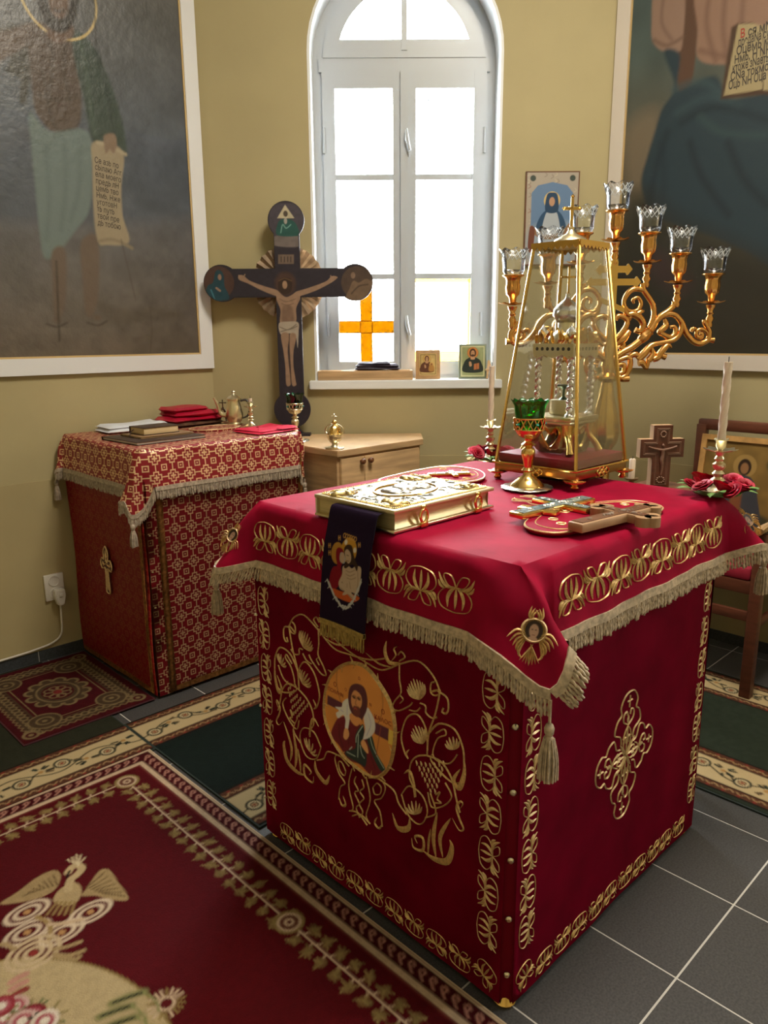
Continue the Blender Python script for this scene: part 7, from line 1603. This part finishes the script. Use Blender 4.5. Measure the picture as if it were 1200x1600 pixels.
for i in range(10): an = i*.63; lathe(bm, [(0, -.002), (.0035, 0), (0, .003)], 6, V3(pt3(.009*math.cos(an), .185+.010*math.sin(an), .004))); lathe(bm, [(0, -.002), (.0035, 0), (0, .003)], 6, V3(pt3(.013*math.cos(an), .028+.010*math.sin(an), .004)))
o = obj('carved_ornament', bm, M_line, wc, 60); o['kind'] = 'stuff'
cst = thing('candle_stub', 'short ivory candle in a dull bronze holder beside the wooden cross', 'candle', (.892, .660, fz)); bm = NB(); lathe(bm, [(0, 0), (.024, 0), (.026, .004), (.010, .010), (.009, .022), (.022, .030), (.024, .034), (0, .033)], 20); obj('holder', bm, mat('dull_bronze', (.20, .13, .06), .45, .8), cst, 45)
bm = NB(); lathe(bm, [(.0105, .032), (.0105, .098), (.008, .101), (0, .100)], 16); c_ = obj('candle', bm, M_wax, cst, 45); bm = NB(); tube(bm, [(0, 0, .1), (.001, 0, .110)], .0012, 5); obj('wick', bm, M_black, c_)
# ================================================================ CHAIR with an icon
ch = thing('armchair', 'brown wooden armchair with red seat standing by the right wall', 'chair', (1.76, .66, 0)); M_chair = mat('chair_brown_wood', (.115, .035, .018), .4, 0, noise=(9, .25, (1, 1, 6)))
x0_, x1_, y0_, y1_ = -.21, .21, -.225, .225; B_ = lambda lo, hi, nm, m=M_chair, b=.004: obj(nm, box(NB(), lo, hi, b), m, ch)
for y in (y0_, y1_):
    B_((x0_-.022, y-.022, .009), (x0_+.022, y+.022, .70), 'front_leg'); B_((x1_-.02, y-.022, 0), (x1_+.02, y+.022, 1.06), 'rear_leg')
    B_((x0_+.02, y-.010, .30), (x1_-.02, y+.010, .335), 'side_stretcher'); B_((x0_+.02, y-.012, .445), (x1_-.02, y+.012, .50), 'side_rail')
    bm = NB(); tube(bm, [(x0_-.055, y, .716), (x0_-.02, y, .720), (0, y, .722), (x1_, y, .715)], [.024, .027, .022, .02], 10, smooth=4, flat=.62); obj('armrest', bm, M_wood if y == y0_ else M_chair, ch)
for x, nm in ((x0_, 'front_rail'), (x1_, 'rear_rail')): B_((x-.012, y0_+.02, .445), (x+.012, y1_-.02, .50), nm); B_((x-.010, y0_+.02, .33), (x+.010, y1_-.02, .372), 'cross_stretcher')
B_((x0_-.015, y0_+.024, .50), (x1_-.022, y1_-.024, .555), 'seat_cushion', mat('red_seat_fabric', (.30, .006, .03), .8, sheen=.3), .014)
B_((x1_-.014, y0_-.02, 1.035), (x1_+.014, y1_+.02, 1.085), 'top_rail', M_chair, .010); B_((x1_-.008, y0_+.02, .82), (x1_+.008, y1_-.02, .86), 'back_slat')
ic = thing('chair_icon', 'ochre icon of a robed figure in gilt wooden frame propped on the chair', 'icon', (1.862, .655, .556)); ic.rotation_euler = (0, .13, 0)
iw, ih = .20, .470; Si = plane((-.012, iw, 0), (0, -1, 0), (0, 0, 1))
bm = NB(); box(bm, (-.010, -iw, 0), (.010, iw, ih), .002); obj('panel', bm, M_dwood, ic)
M_ochre = mat('ochre_frame', (.48, .27, .09), .45, 0, noise=(20, .25)); fw_ = .024
for nm, pl2 in (('frame_rail', [(0, 0), (2*iw, 0), (2*iw-fw_, fw_), (fw_, fw_)]), ('frame_rail', [(fw_, ih-fw_), (2*iw-fw_, ih-fw_), (2*iw, ih), (0, ih)]), ('frame_stile', [(0, 0), (fw_, fw_), (fw_, ih-fw_), (0, ih)]), ('frame_stile', [(2*iw-fw_, fw_), (2*iw, 0), (2*iw, ih), (2*iw-fw_, ih-fw_)])): obj(nm, prism(NB(), pl2, Si, 0, .010), M_ochre, ic, 0)
a = Art(fw_, 2*iw-fw_, fw_, ih-fw_, .0035, '7d6334'); a.speckle(.22, 30, 3)
a.poly([(.05, .03), (.36, .03), (.34, .12), (.2, .16), (.07, .12)], '3c3a28', soft=5); a.ell((.20, .345), .050, .050, '9a7d48'); a.poly([(.11, .06), (.13, .22), (.16, .29), (.20, .305), (.24, .29), (.27, .22), (.29, .06)], '3a3d44'); a.poly([(.15, .10), (.17, .26), (.2, .28), (.2, .10)], '7a4a2e', soft=3); a.ell((.20, .34), .028, .036, '2e2018'); a.ell((.20, .335), .017, .024, '8d6644'); a.poly([(.29, .36), (.33, .42), (.36, .36), (.33, .31)], '2e3a26', soft=4)
a.build('painting', lambda p, r, h: Si(p, r, .0012), M_icon, ic)
